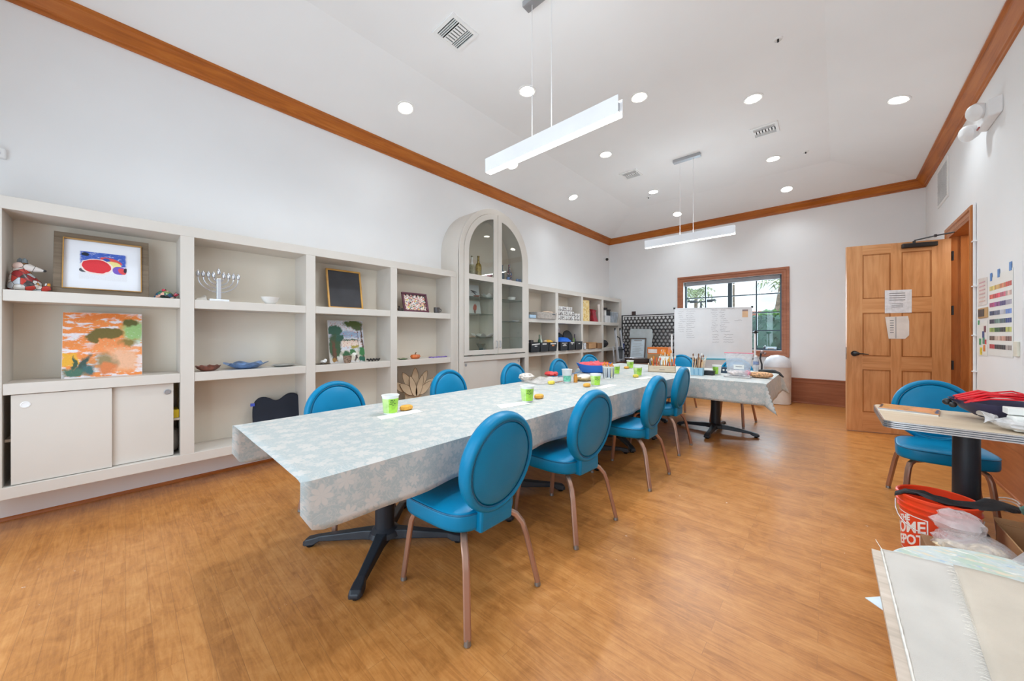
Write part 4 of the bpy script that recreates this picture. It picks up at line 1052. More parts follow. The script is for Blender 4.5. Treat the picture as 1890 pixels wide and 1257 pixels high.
tag(b.build('wavy_ribbon_dish', pm('black_glaze', (34, 32, 34), .3)), 'thin black wavy ceramic strip right of the bay landscape', 'dish')

# bay 4
f = Lean(-3.97, 2.355, 2.725, S1, .262, .07)
t = thing('mosaic_tray', (-4.0, 2.54, S1), 'mosaic tray with a plum rim propped on the shelf', 'tray')
b = MB(); f.frame(b, .026, 0, .026); b.build('rim', pm('plum', (98, 50, 66), .4, var=.08), t, smooth=0, bev=.006)
b = MB(); f.slab(b, .04, .96, .06, .94, 0, .008); b.build('tile_face', mosaic('tray_mosaic', [(226, 196, 186), (236, 230, 224), (204, 110, 100), (60, 52, 52), (220, 176, 166), (236, 228, 220), (120, 150, 150), (226, 206, 90), (214, 160, 150), (240, 236, 230)], 70, (206, 190, 180)), t, smooth=0)
b = MB()
for i in range(12):
    for v in (.1, .87):
        if i % 2 == (0 if v < .5 else 1): f.slab(b, .07 + i*.072, .12 + i*.072, v - .035, v + .035, .007, .0095)
for j in range(5): f.slab(b, .90, .94, .16 + j*.15, .23 + j*.15, .007, .0095)
b.build('dark_tiles', m_black, t, smooth=0)
b = MB(); b.blob((-3.92, 2.275, S1 + .022), .024, sy=1.2, jit=.2, seed=8); b.blob((-3.92, 2.31, S1 + .02), .022, jit=.25, seed=9); b.lathe([(.012, 0), (.008, .03), (.014, .04), (.0, .05)], -3.92, 2.265, S1 + .02, 8)
tag(b.build('carved_figurine', pm('dark_wood_figure', (58, 50, 46), .5, var=.3, vscale=40)), 'small dark carved figure at the left foot of the mosaic tray', 'figurine')
t = thing('mug', (-3.92, 2.822, S1), 'dark grey pottery mug on the top shelf', 'mug')
m_mug = pm('mug_glaze', (74, 70, 70), .3, var=.2, vscale=25)
dish('body', [(.034, 0), (.038, .006), (.04, .04), (.04, .078)], -3.92, 2.822, S1, m_mug, None, None, parent=t)
b = MB(); b.tube([(-3.92, 2.858, S1 + .066), (-3.92, 2.888, S1 + .06), (-3.92, 2.896, S1 + .04), (-3.92, 2.884, S1 + .022), (-3.92, 2.856, S1 + .018)], .006, 8); b.build('handle', m_mug, t)
dish('dish', [(.03, 0), (.05, .004), (.072, .014)], -3.93, 2.325, S2, pm('leaf_glaze', (108, 128, 92), .35, var=.25, vscale=30), 'green leaf-shaped dish left of the ceramic pumpkin', 'dish', wav=.3, wn=5, sx=.7, n=36)
t = thing('ceramic_pumpkin', (-3.93, 2.50, S2), 'small orange ceramic pumpkin on the lower shelf', 'figurine')
b = MB(); b.lathe([(.02, 0), (.05, .006), (.066, .028), (.056, .052), (.02, .058), (.0, .054)], n=32)
for i, p in enumerate(b.v):
    a = math.atan2(p[1], p[0]); k = 1 - .12*abs(math.cos(a*4))**4; b.v[i] = (-3.93 + p[0]*k, 2.50 + p[1]*k, S2 + p[2])
b.build('body', pm('pumpkin_orange', (206, 108, 50), .35, var=.12), t)
b = MB(); b.tube([(-3.93, 2.5, S2 + .054), (-3.93, 2.502, S2 + .07), (-3.925, 2.51, S2 + .084)], [.01, .007, .006], 8); b.build('stem', pm('stem_brown', (110, 80, 44), .6), t)
b = MB(); b.loft([[(-3.96, 2.72 + i*.013, S2 + .002 + .006*math.sin(i*.9)**2), (-3.90, 2.72 + i*.013, S2 + .002), (-3.90, 2.72 + i*.013, S2 + .014 + .006*math.cos(i*.7)), (-3.96, 2.72 + i*.013, S2 + .012)] for i in range(21)])
tag(b.build('fabric_scrap', pm('lilac_cloth', (116, 96, 160), .7, var=.25, vscale=40)), 'rumpled strip of purple fabric lying on the shelf', 'fabric')
t = thing('wooden_cutout', (-4.0, 2.50, S0), 'pale plywood flower cutout behind the second bookcase-side chair', 'cutout')
m_ply = pm('plywood', (214, 190, 158), .6, var=.06, vscale=4); m_ply_d = pm('burnt_line', (96, 68, 44), .7)
def petal(cx, cz, a, l, w, x):
    pts = []
    for i in range(16):
        q = 2*PI*i/16; u = math.cos(q)*w; v = math.sin(q)*l*(1 + .15*math.sin(q))
        u *= (1 - .35*max(0, math.sin(q))**3)
        pts.append((cx + u*math.cos(a) - v*math.sin(a), cz + u*math.sin(a) + v*math.cos(a)))
    b = MB(); b.prism(pts, 'x', x - .008, x); b.build('petal', m_ply, t, smooth=30, bev=.0015)
    b = MB(); b.tube([(x + .0005, p[0], p[1]) for p in pts], .0022, 5, closed=True); b.build('burnt_outline', m_ply_d, t)
b = MB(); b.prism([(2.42, S0), (2.64, S0), (2.66, S0 + .3), (2.4, S0 + .3)], 'x', -4.03, -4.02); b.build('backing', m_ply, t, smooth=0)
petal(2.34, .60, 1.0, .11, .05, -4.01); petal(2.44, .66, .55, .13, .05, -4.005); petal(2.55, .68, 0, .135, .055, -4.012); petal(2.655, .655, -.5, .13, .05, -4.005); petal(2.73, .60, -1.0, .11, .05, -4.01)
petal(2.43, .56, .9, .12, .05, -3.995); petal(2.51, .58, .3, .14, .045, -3.99); petal(2.6, .58, -.3, .14, .045, -3.99); petal(2.68, .55, -.9, .12, .05, -3.995)

# ------------------------------------------------------------------ inside the arched cabinet
def bottle(x, y, z, h, r, m, label, neck=None, mn=None, cap=None):
    t = thing('bottle', (x, y, z), label, 'bottle', 'decorated bottles on the top cabinet shelf')
    b = MB(); b.lathe([(r*.9, 0), (r, .006), (r, h*.5), (r*.85, h*.6), (r*.36, h*.72), (r*.33, h*.95), (r*.4, h*.955), (r*.4, h), (0, h)], x, y, z, 20); b.build('body', m, t)
    if neck:
        b = MB(); b.lathe([(r*.9, h*.585), (r*.40, h*.72), (r*.37, h*.94), (0, h*.94)], x, y, z, 20); b.build('foil', mn, t)
    return t
zb = 2.125
bottle(-3.98, 3.503, zb, .325, .042, pm('bottle_clear_green', (150, 146, 120), .15, var=.25, vscale=30), 'bottle with a white painted neck, left end of the top cabinet shelf', True, m_porc)
bottle(-3.98, 3.635, zb, .345, .05, pm('bottle_gold', (150, 128, 62), .2, metal=.3, var=.3, vscale=40), 'gold bottle beside the white-necked bottle')
bottle(-3.98, 4.165, zb, .285, .036, pm('bottle_teal', (52, 72, 84), .2, var=.3, vscale=30), 'dark blue-green bottle at the centre stile of the cabinet')
bottle(-3.98, 4.335, zb, .315, .046, mosaic('bottle_floral', [(50, 70, 80), (60, 80, 90), (190, 90, 100), (80, 110, 160), (50, 66, 76), (210, 190, 190)], 55, (50, 64, 72)), 'dark bottle painted with pink and blue flowers')
m_blue = pm('blue_glass', (90, 130, 186), .15, var=.3, vscale=30)
for y, r, lab in ((4.24, .028, 'small blue cup between the two dark bottles'), (4.47, .026, 'small blue cup right of the flowered bottle'), (4.535, .028, 'small blue cup at the far right of the top cabinet shelf')):
    dish('cup', [(r*.7, 0), (r*.9, .02), (r, .085)], -3.92, y, zb, m_blue, lab, 'cup', 'small blue cups in the cabinet', n=16)
dish('dish', [(.04, 0), (.06, .01), (.075, .06)], -3.9, 3.75, zb, pm('pink_glaze', (200, 130, 140), .4), 'pink dish behind the top rail of the left cabinet door', 'dish')
def tile(y0, y1, z, h, m, label, x=-4.0):
    f = Lean(x, y0, y1, z, h, .04); t = thing('decorated_tile', (x, (y0 + y1)/2, z), label, 'tile')
    b = MB(); f.slab(b, 0, 1, 0, 1, -.008, 0); b.build('slab', m_porc, t, smooth=0)
    b = MB(); f.pic(b, .01, .99, .01, .99, .0006); b.build('painted_face', m, t, smooth=0)
tile(3.455, 3.69, 1.826, .205, paint('dragonfly_picture', (214, 218, 220), [('ell', .5, .45, .3, .035, (70, 76, 80), .3, .25), ('ell', .5, .5, .36, .05, (60, 66, 70), .3, -.25), ('ell', .5, .4, .06, .3, (52, 56, 60), .3, .9)], .4), 'white tile painted with a dark dragonfly')
tile(3.46, 3.715, 1.576, .21, paint('bird_picture', (216, 216, 210), [('ell', .55, .5, .16, .34, (190, 90, 66), .3, -.25), ('ell', .5, .2, .1, .2, (120, 80, 60), .4), ('noise', 3, 9, 3, .6, (110, 110, 100), .1)], .4), 'white tile painted with a red bird')
dish('shell_bowl', [(.04, 0), (.07, .012), (.11, .06)], -3.93, 3.80, 1.826, m_porc, 'white shell-like bowl beside the dragonfly tile', 'bowl', wav=.25, wn=8, n=48)
dish('figurine_dish', [(.03, 0), (.05, .02)], -3.87, 3.50, 1.826, pm('terracotta', (180, 110, 90), .5), 'tiny terracotta dish in front of the dragonfly tile', 'dish', n=16)
dish('wavy_bowl', [(.06, 0), (.11, .01), (.155, .045)], -3.96, 3.72, 1.222, m_porc, 'white wavy-edged bowl on the lowest left glass shelf', 'bowl', wav=.5, wn=7, n=56)
b = MB(); b.box(-4.05, -3.93, 3.36, 3.53, 1.222, 1.25); tag(b.build('flat_dish', pm('driftwood', (166, 146, 124), .7, var=.2), smooth=0, bev=.008), 'flat brown dish left of the white wavy bowl', 'dish')
dish('vase', [(.05, 0), (.052, .008), (.03, .05), (.034, .1), (.075, .17)], -3.96, 3.67, .956, glass_mat('vase_glass', (215, 225, 222), .03, .7), 'clear flared glass vase at the bottom of the cabinet', 'vase')
b = MB(); b.blob((-3.93, 3.78, .978), .05, sz=.45, jit=.25, seed=4); tag(b.build('ceramic_piece', pm('dark_ceramic', (92, 80, 78), .4, var=.3, vscale=30)), 'dark ceramic lump beside the glass vase', 'ceramic')
b = MB(); b.blob((-3.93, 3.42, .972), .05, sz=.35, jit=.2, seed=14); tag(b.build('clay_piece', pm('red_ceramic', (150, 90, 84), .4, var=.3, vscale=30)), 'low reddish ceramic piece in the left bottom corner of the cabinet', 'ceramic')
dish('sugar_bowl', [(.04, 0), (.06, .02), (.07, .06), (.06, .07)], -3.96, 4.37, 1.829, m_porc, 'white cup on the upper right glass shelf', 'bowl', n=20)
dish('saucer', [(.06, 0), (.1, .006), (.13, .014)], -3.9, 4.42, 1.829, m_porc, 'thin white plate in front of the white cup', 'plate')
dish('plate', [(.05, 0), (.08, .004), (.11, .012)], -3.95, 4.31, 1.475, pm('grey_blue_glaze', (140, 150, 160), .3, var=.3, vscale=30), 'grey-blue flat plate on the middle right glass shelf', 'plate')
dish('bowl', [(.04, 0), (.06, .02), (.07, .03)], -3.9, 4.41, 1.475, m_porc, 'little white bowl on the middle right glass shelf', 'bowl', n=20)
dish('bowl', [(.05, 0), (.08, .015), (.12, .04)], -3.95, 4.40, .956, m_blue, 'shallow blue bowl in the bottom right of the cabinet', 'bowl', wav=.2, wn=6)
b = MB(); b.blob((-3.95, 4.505, S0 + .36), .055); b.build
o = tag(b.build('ball', pm('red_ball', (204, 66, 50), .4)), 'red ball in the gap beside the cabinet sliding door', 'ball')
b = MB(); b.box(-4.1, -3.88, 4.42, 4.512, S0, S0 + .305); tag(b.build('storage_carton', pm('carton_brown', (150, 120, 92), .8), smooth=0), 'brown carton under the red ball in the cabinet gap', 'box')

# ------------------------------------------------------------------ things on the right bookcase
def solid(name, x0, x1, y0, y1, z0, z1, m, label, cat, group=None, bev=.004):
    return tag(MB().box(x0, x1, y0, y1, z0, z1).build(name, m, smooth=0, bev=bev), label, cat, group)
m_card = pm('cardboard', (184, 142, 100), .8, var=.06, vscale=5)
m_card_d = pm('cardboard_dark', (150, 112, 78), .8, var=.06, vscale=5)
solid('storage_tray', -4.0, -3.83, 4.70, 4.875, S1, S1 + .06, pm('pale_blue_plastic', (166, 196, 220), .4), 'small pale blue box beside the grey tub', 'box', bev=.008)
t = thing('storage_tub', (-3.95, 5.18, S1), 'grey oblong tub with a dark hand slot on the top shelf', 'tub')
m_tub = pm('grey_wicker', (178, 170, 162), .7, var=.1, vscale=40, bump=.3, bscale=150)
b = MB(); o0, o1 = rr(-4.09, -3.79, 4.90, 5.47, .06), rr(-4.11, -3.78, 4.885, 5.48, .06); i1 = rr(-4.10, -3.79, 4.895, 5.47, .055)
b.loft([[(p[0], p[1], S1) for p in o0], [(p[0], p[1], S1 + .115) for p in o1], [(p[0], p[1], S1 + .115) for p in i1], [(p[0]*1, p[1], S1 + .02) for p in i1]]); b.build('body', m_tub, t)
b = MB(); b.box(-3.784, -3.777, 5.30, 5.39, S1 + .075, S1 + .095); b.build('hand_slot', m_black, t, smooth=0, bev=.003)
b = MB(); b.blob((-3.9, 5.30, S1 + .12), .09, sy=1.7, sz=.35, jit=.15, seed=2); tag(b.build('folded_cloth', pm('peach_cloth', (214, 190, 168), .8)), 'peach-coloured cloth on top of the grey tub', 'cloth')
m_jar = mosaic('jar_label', [(232, 230, 226), (236, 234, 232), (60, 58, 62), (226, 222, 218), (150, 140, 140), (236, 236, 234), (90, 86, 90)], 60, (200, 196, 192), .35)
m_jar_lid = pm('jar_lid', (230, 228, 226), .4)
jr = None
def jar(x, y, z, r, h, label):
    t = thing('paint_jar', (x, y, z), label, 'jar', 'stacked white paint jars')
    b = MB(); b.lathe([(r*.96, 0), (r, .004), (r, h*.8), (r*.9, h*.83), (0, h*.83)], 0, 0, 0, 14); b.build('jar_body', m_jar, t, world=False)
    b = MB(); b.lathe([(r*.98, h*.82), (r*.98, h*.98), (r*.9, h), (0, h)], 0, 0, 0, 14); b.build('lid', m_jar_lid, t, world=False)
    return t
lab_j = 'white printed paint jar in the stacked pile on the top shelf'
j0 = jar(-3.90, 5.66, S1, .034, .088, lab_j)
for tier, cols_ in ((0, range(1, 8)), (1, range(0, 8)), (2, range(0, 7))):
    for i in cols_:
        c_ = copy_tree(j0); c_.location = (-3.90 + .006*math.sin(i*3 + tier), 5.66 + i*.0715, S1 + tier*.089); c_.rotation_euler = (0, 0, i*1.7 + tier*2.3)
j1 = jar(-3.89, 6.262, S1, .036, .145, 'tall white jar standing beside the pile of paint jars, nearer the pile'); j1['group'] = 'tall white jars'
c_ = copy_tree(j1); c_.location = (-3.89, 6.365, S1); c_['label'] = 'tall white jar against the upright, right of the other tall jar'
t = thing('paper_bag', (-3.97, 6.72, S1), 'tall yellow patterned paper bag', 'bag')
b = MB(); b.loft([[(-4.06, 6.56, S1), (-3.885, 6.57, S1), (-3.885, 6.83, S1), (-4.06, 6.83, S1)], [(-4.03, 6.55, S1 + .45), (-3.90, 6.56, S1 + .455), (-3.90, 6.845, S1 + .46), (-4.03, 6.84, S1 + .455)]]); b.build('bag_body', mosaic('yellow_pattern', [(226, 190, 110), (236, 206, 140), (214, 170, 84), (232, 198, 122), (240, 220, 170)], 30, (236, 214, 160), .6), t, smooth=0)
t = thing('gift_bag', (-3.9, 7.08, S1), 'dark red cinched bag beside the yellow patterned bag', 'bag')
b = MB(); b.loft([[(-3.96, 6.99, S1), (-3.86, 7.0, S1), (-3.86, 7.17, S1), (-3.96, 7.17, S1)], [(-3.95, 6.97, S1 + .1), (-3.87, 6.97, S1 + .1), (-3.87, 7.13, S1 + .1), (-3.95, 7.13, S1 + .1)], [(-3.93, 6.95, S1 + .22), (-3.88, 6.95, S1 + .22), (-3.88, 7.09, S1 + .21), (-3.93, 7.09, S1 + .21)], [(-3.95, 6.93, S1 + .28), (-3.86, 6.93, S1 + .27), (-3.86, 7.1, S1 + .25), (-3.95, 7.1, S1 + .25)]]); b.build('bag_body', pm('crimson', (150, 34, 48), .5, var=.2, vscale=15), t, smooth=60)
b = MB(); b.lathe([(.03, 0), (.032, .005), (.032, .40), (.026, .40), (.026, .39), (0, .39)], n=14); b.xf(Matrix.Translation((-3.885, 7.255, S1)) @ Matrix.Rotation(.06, 4, 'X')); tag(b.build('paper_roll', pm('roll_white', (222, 214, 206), .7)), 'upright white paper roll beside the dark red bag', 'paper roll')
solid('storage_box', -4.05, -3.87, 7.53, 7.80, S1, S1 + .16, pm('white_plastic_box', (214, 214, 214), .5), 'white plastic box at the bottom of the far bay of the top shelf', 'box')
solid('document_box', -4.05, -3.88, 7.53, 7.61, S1 + .16, S1 + .285, m_porc, 'white upright box on the white plastic box', 'box')
solid('document_box', -4.05, -3.88, 7.63, 7.80, S1 + .16, S1 + .285, pm('black_box', (34, 36, 40), .5), 'black box on the white plastic box', 'box')
b = MB(); b.lathe([(.16, 0), (.155, .012), (.08, .02), (.07, .06), (.0, .065)], -3.96, 7.66, S1 + .286, 20, sy=.95); tag(b.build('hat', pm('dark_felt', (56, 54, 52), .9)), 'dark brimmed hat on top of the stacked boxes', 'hat')
t = thing('storage_tub', (-3.95, 8.01, S1), 'translucent grey lidded tub in the far end bay', 'tub')
b = MB(); b.loft([[(-4.08, 7.87, S1), (-3.87, 7.87, S1), (-3.87, 8.15, S1), (-4.08, 8.15, S1)], [(-4.10, 7.845, S1 + .24), (-3.855, 7.845, S1 + .24), (-3.855, 8.18, S1 + .24), (-4.10, 8.18, S1 + .24)]]); b.build('body', pm('frosted_grey', (166, 174, 182), .4, var=.15, vscale=8), t, smooth=0, bev=.01)
b = MB(); b.box(-4.11, -3.85, 7.84, 8.185, S1 + .24, S1 + .26); b.build('lid', pm('frosted_lid', (190, 194, 198), .4), t, smooth=0, bev=.005)
# black bins on the middle shelf
m_bin = pm('black_bin', (32, 33, 37), .5, var=.08); m_lab = pm('label_white', (232, 230, 226), .6)
bins = [4.70, 4.963, 5.226, 5.60, 5.872, 6.144]
binlab = ['black bin nearest the arched cabinet, with a slanted white label', 'second black bin from the arched cabinet, white label', 'third black bin from the arched cabinet, with an orange mark under its label', 'fourth black bin from the arched cabinet, under the blue bowl, with three labels', 'fifth black bin from the arched cabinet, under the round black lid', 'last black bin, beside the cardboard carton']
for i, y in enumerate(bins):
    t = thing('storage_bin', (-3.93, y + .127, S2), binlab[i], 'bin', 'black bins with white labels')
    b = MB(); h = .168; x0, x1, y0, y1 = -4.08, -3.80, y + .004, y + .255
    b.loft([[(x0 + .01, y0 + .01, S2), (x1 - .012, y0 + .01, S2), (x1 - .012, y1 - .01, S2), (x0 + .01, y1 - .01, S2)], [(x0, y0, S2 + h), (x1, y0, S2 + h), (x1, y1, S2 + h), (x0, y1, S2 + h)], [(x0 + .005, y0 + .005, S2 + h), (x1 - .005, y0 + .005, S2 + h), (x1 - .005, y1 - .005, S2 + h), (x0 + .005, y1 - .005, S2 + h)], [(x0 + .012, y0 + .012, S2 + .01), (x1 - .014, y0 + .012, S2 + .01), (x1 - .014, y1 - .012, S2 + .01), (x0 + .012, y1 - .012, S2 + .01)]])
    b.build('bin_body', m_bin, t, smooth=0)
    def lab(ya, yb, za, zb_, m=m_lab, sl=0.0):
        b = MB(); xo = x1 + .0015
        xa = lambda z: x1 - .012*(1 - z/h) + .001
        b.add([(xa(za), y + ya, S2 + za), (xa(za + sl), y + yb, S2 + za + sl), (xa(zb_ + sl), y + yb, S2 + zb_ + sl), (xa(zb_), y + ya, S2 + zb_), (xa(za) + .002, y + ya, S2 + za), (xa(za + sl) + .002, y + yb, S2 + za + sl), (xa(zb_ + sl) + .002, y + yb, S2 + zb_ + sl), (xa(zb_) + .002, y + ya, S2 + zb_)], [(0, 3, 2, 1), (4, 5, 6, 7), (0, 1, 5, 4), (1, 2, 6, 5), (2, 3, 7, 6), (3, 0, 4, 7)]); b.build('paper_label', m, t, smooth=0)
    if i == 0: lab(.02, .24, .125, .142, sl=.012); lab(.1, .17, .10, .113)
    elif i == 1: lab(.06, .18, .13, .15)
    elif i == 2: lab(.04, .22, .13, .15); lab(.09, .16, .095, .12, pm('orange_mark', (224, 140, 70), .5))
    elif i == 3: lab(.05, .22, .135, .152); lab(.10, .18, .115, .128); lab(.07, .20, .09, .106)
    elif i == 4: lab(.07, .2, .137, .155); lab(.11, .15, .115, .128)
    else: lab(.10, .15, .115, .132)
zr = S2 + .01
def bottle2(x, y, z, r, h, m, label, cat='bottle', name='squeeze_bottle'):
    b = MB(); b.lathe([(r*.95, 0), (r, .01), (r, h*.62), (r*.4, h*.75), (r*.35, h), (0, h)], x, y, z, 12); return tag(b.build(name, m), label, cat)
bottle2(-3.95, 4.78, zr, .03, .25, pm('lilac_bottle', (206, 190, 204), .4), 'pale lilac bottle standing in the nearest black bin')
bottle2(-3.95, 5.12, zr, .026, .30, pm('green_bottle', (40, 84, 60), .35), 'dark green bottle standing in the second black bin')
bottle2(-3.95, 5.17, zr, .024, .29, pm('white_green_bottle', (206, 222, 206), .4), 'whitish bottle beside the dark green bottle')
solid('dark_folder', -4.0, -3.94, 4.86, 4.94, zr, zr + .20, pm('dark_folder', (58, 52, 54), .6), 'dark folded fabric sticking up from the nearest black bin', 'folder')
b = MB(); b.blob((-3.92, 5.36, S2 + .165), .085, sy=1.25, sz=.55, jit=.1, seed=6); tag(b.build('duster', pm('mustard_cloth', (222, 172, 62), .8)), 'mustard yellow cloth heaped in the third black bin', 'cloth')
b = MB(); b.blob((-3.92, 5.26, S2 + .175), .04, jit=.2, seed=7, sz=.8); tag(b.build('ribbon_ball', pm('cream_twine', (214, 186, 150), .8)), 'ball of cream twine beside the mustard cloth', 'twine')
b = MB(); b.lathe([(.02, .09), (.12, .075), (.185, .02), (.19, 0), (.18, 0), (.11, .06), (0, .075)], -3.92, 5.80, S2 + .17, 28); tag(b.build('mixing_bowl', pm('cobalt_plastic', (30, 102, 200), .35)), 'upturned cobalt blue bowl on the fourth black bin', 'bowl')
for x, y, zz, r, lab_ in ((-4.0, 6.14, S2 + .27, .13, 'round black lid leaning behind the blue bowl, nearer the corner'), (-4.06, 5.92, S2 + .23, .12, 'round black lid mostly hidden behind the blue bowl')):
    b = MB(); b.lathe([(r, -.01), (r, .01), (r*.8, .02), (0, .024)], n=28); b.xf(Matrix.Translation((x, y, zz)) @ Matrix.Rotation(1.3, 4, 'Y') @ Matrix.Rotation(.2, 4, 'X')); tag(b.build('pan_lid', pm('matte_black', (26, 26, 28), .6)), lab_, 'lid', 'round black lids')
b = MB(); out_ = [(5.59, S2)] + [(5.59 + .17*math.sin(a), S2 + .30 + .17*math.cos(a)) for a in [PI*.5*i/12 for i in range(13)]] + [(5.76, S2)]
b.prism(out_, 'x', -4.13, -4.09); tag(b.build('teal_backboard', m_teal, bev=.008), 'teal rounded board standing at the back of the middle shelf', 'board')
f = Lean(-4.05, 5.60, 5.70, S2 + .02, .27, .03); t = thing('photo_frame', (-4.05, 5.65, S2), 'small gilt photo frame in front of the teal board', 'picture frame')
b = MB(); f.frame(b, .014, 0, .012); b.build('frame', pm('gilt', (196, 150, 84), .4), t, smooth=0)
b = MB(); f.slab(b, .1, .9, .05, .95, .002, .006); b.build('photo', pm('photo_dark', (70, 62, 60), .4), t, smooth=0)
b = MB(); b.prism([(5.86, S2), (6.04, S2), (6.05, S2 + .40), (5.99, S2 + .46), (5.92, S2 + .46), (5.86, S2 + .40)], 'x', -4.15, -4.12); tag(b.build('speckled_panel', mosaic('speckle', [(206, 190, 186), (196, 176, 172), (214, 200, 196), (190, 150, 146)], 60, (180, 160, 156))), 'speckled pink-grey panel leaning at the back of the middle shelf', 'board')
bottle2(-3.93, 6.30, zr, .03, .31, pm('purple_bottle', (60, 46, 66), .4), 'dark purple bottle in the last black bin')
bottle2(-3.90, 6.22, zr, .024, .23, pm('lime_bottle', (140, 190, 80), .4), 'lime green bottle in the last black bin')
solid('printed_packet', -3.95, -3.83, 6.51, 6.60, S2, S2 + .13, mosaic('packet_print', [(226, 226, 226), (210, 214, 220), (60, 60, 66), (180, 190, 206)], 40, (200, 200, 200)), 'white printed packet between the last black bin and the carton', 'packet')
def open_carton(name, x0, x1, y0, y1, z, h, label, m=m_card, flap=.07):
    t = thing(name, ((x0 + x1)/2, (y0 + y1)/2, z), label, 'cardboard box')
    w = .006; b = MB(); b.box(x0, x1, y0, y1, z, z + w); b.box(x0, x0 + w, y0, y1, z, z + h); b.box(x1 - w, x1, y0, y1, z, z + h); b.box(x0, x1, y0, y0 + w, z, z + h); b.box(x0, x1, y1 - w, y1, z, z + h); b.build('box_body', m, t, smooth=0)
    for k in range(2):
        b = MB(); yy = (y0, y1)[k]; s = (-1, 1)[k]
        b.add([(x0, yy, z + h), (x1, yy, z + h), (x1, yy + s*flap, z + h + flap*.35), (x0, yy + s*flap, z + h + flap*.35), (x0, yy, z + h + .004), (x1, yy, z + h + .004), (x1, yy + s*flap, z + h + flap*.35 + .004), (x0, yy + s*flap, z + h + flap*.35 + .004)], [(0, 3, 2, 1), (4, 5, 6, 7), (0, 1, 5, 4), (1, 2, 6, 5), (2, 3, 7, 6), (3, 0, 4, 7)]); b.build('flap', m, t, smooth=0)
    return t
open_carton('open_carton', -4.1, -3.83, 6.70, 7.02, S2, .115, 'open shallow cardboard carton on the middle shelf', flap=.05)
solid('flat_carton', -4.1, -3.83, 7.11, 7.31, S2, S2 + .12, m_card_d, 'closed brown carton behind the step ladder', 'cardboard box')
b = MB(); b.blob((-3.98, 7.62, S2 + .095), .11, sy=1.5, sz=.85, jit=.12, seed=11); tag(b.build('duffel_bag', pm('black_fabric', (40, 40, 44), .8)), 'black soft bag in the far bay behind the step ladder', 'bag')
solid('shoe_box', -4.1, -3.88, 7.42, 7.76, S0, S0 + .34, m_card, 'tan carton in the lowest far bay behind the step ladder', 'cardboard box')
dish('wicker_basket', [(.1, 0), (.12, .01), (.14, .12), (.15, .125)], -3.96, 6.78, S0 + .22, pm('wicker', (128, 92, 54), .8, var=.3, vscale=60, bump=.4), 'brown wicker basket on the purple crate', 'basket', sy=1.2)
solid('purple_crate', -4.1, -3.87, 6.56, 7.15, S0, S0 + .22, pm('purple_plastic', (92, 66, 112), .5), 'purple crate in the lowest shelf bay', 'crate')

# step ladder, blue roll
t = thing('step_ladder', (-3.5, 7.62, 0), 'folded aluminium step ladder with black treads leaning at the bookcase', 'ladder')
m_al = pm('ladder_alu', (200, 204, 210), .35, metal=.5)
for yy in (7.46, 7.76):
    b = MB(); b.tube([(-3.44, yy, 0), (-3.60, yy + (.02 if yy < 7.6 else -.02), 1.38)], 0, sec=(.024, .05)); b.build('front_rail', m_al, t)
    b = MB(); b.tube([(-3.56, yy, 0), (-3.64, yy, 1.0)], 0, sec=(.02, .03)); b.build('rear_rail', m_al, t)
    b = MB(); b.tube([(-3.597, yy + (.02 if yy < 7.6 else -.02), 1.36), (-3.603, yy + (.02 if yy < 7.6 else -.02), 1.42)], .02, 8); b.build('end_knob', m_black, t)
for z in (.25, .48, .71, .94):
    b = MB(); x = -3.44 - .116*z; b.box(x - .03, x + .04, 7.47, 7.75, z - .03, z); b.build('tread', m_al if z < .9 else m_black, t, smooth=0)
b = MB(); b.box(-3.56, -3.53, 7.50, 7.72, .72, .98); b.build('tool_pouch', pm('ladder_grey', (84, 86, 88), .7), t, smooth=0, bev=.01)
b = MB(); b.tube([(-3.58, 7.48, 1.0), (-3.6, 7.5, 1.18), (-3.6, 7.6, 1.22), (-3.6, 7.72, 1.18), (-3.58, 7.74, 1.0)], .012, 8); b.build('guard_loop', m_black, t)
b = MB(); b.lathe([(.045, 0), (.045, 1.05), (.038, 1.05), (.038, 1.03), (0, 1.03)], -3.66, 8.0, 0, 16); tag(b.build('rolled_mat', pm('royal_blue', (36, 56, 120), .6)), 'rolled blue mat standing in the corner behind the step ladder', 'mat')

# ------------------------------------------------------------------ far corner
t = thing('lattice_screen', (-2.95, 8.175, 0), 'dark lattice screen with rows of white-edged holes against the far wall', 'screen')
b = MB(); px_, pz_ = .0885, .0755
xs0, xs1, zs0, zs1 = -3.74, -2.1, .03, 1.72
cols_n = int((xs1 - xs0)/px_); rows_n = int((zs1 - zs0)/pz_)
for j in range(rows_n):
    for i in range(cols_n):
        cx = xs0 + (i + .5 + (.5 if j % 2 else 0))*px_; cz = zs0 + (j + .5)*pz_
        if cx > xs1 - px_*.4: continue
        hw, hz = px_*.5, pz_*.5
        outer = [(cx + hw*c, cz + hz*s) for c, s in ((-1, -1), (0, -1), (1, -1), (1, 0), (1, 1), (0, 1), (-1, 1), (-1, 0))]
        inner = [(cx + .33*px_*math.cos(a), cz + .42*pz_*math.sin(a)) for a in [PI*1.25 + k*PI/4 for k in range(8)]]
        b.ringstrip(outer, inner, 'y', 8.17, 8.178, closed=True)
b.build('lattice', pm('dark_lattice', (84, 82, 82), .35, metal=.4, var=.2, vscale=20), t, smooth=0)
b = MB(); b.box(-3.76, -2.08, 8.162, 8.185, 1.52, 1.545); b.box(-3.0, -2.08, 8.162, 8.185, 1.375, 1.395); b.box(-3.76, -3.735, 8.162, 8.185, 0, 1.73); b.box(-2.1, -2.08, 8.162, 8.185, 0, 1.73); b.box(-3.76, -2.08, 8.162, 8.185, 1.715, 1.735); b.build('frame', m_black, t, smooth=0)
solid('wall_plate', -3.60, -3.50, YF - .012, YF, 1.735, 1.835, pm('brown_plate', (74, 56, 54), .5), 'small dark brown wall plate above the lattice screen', 'wall plate', bev=.003)
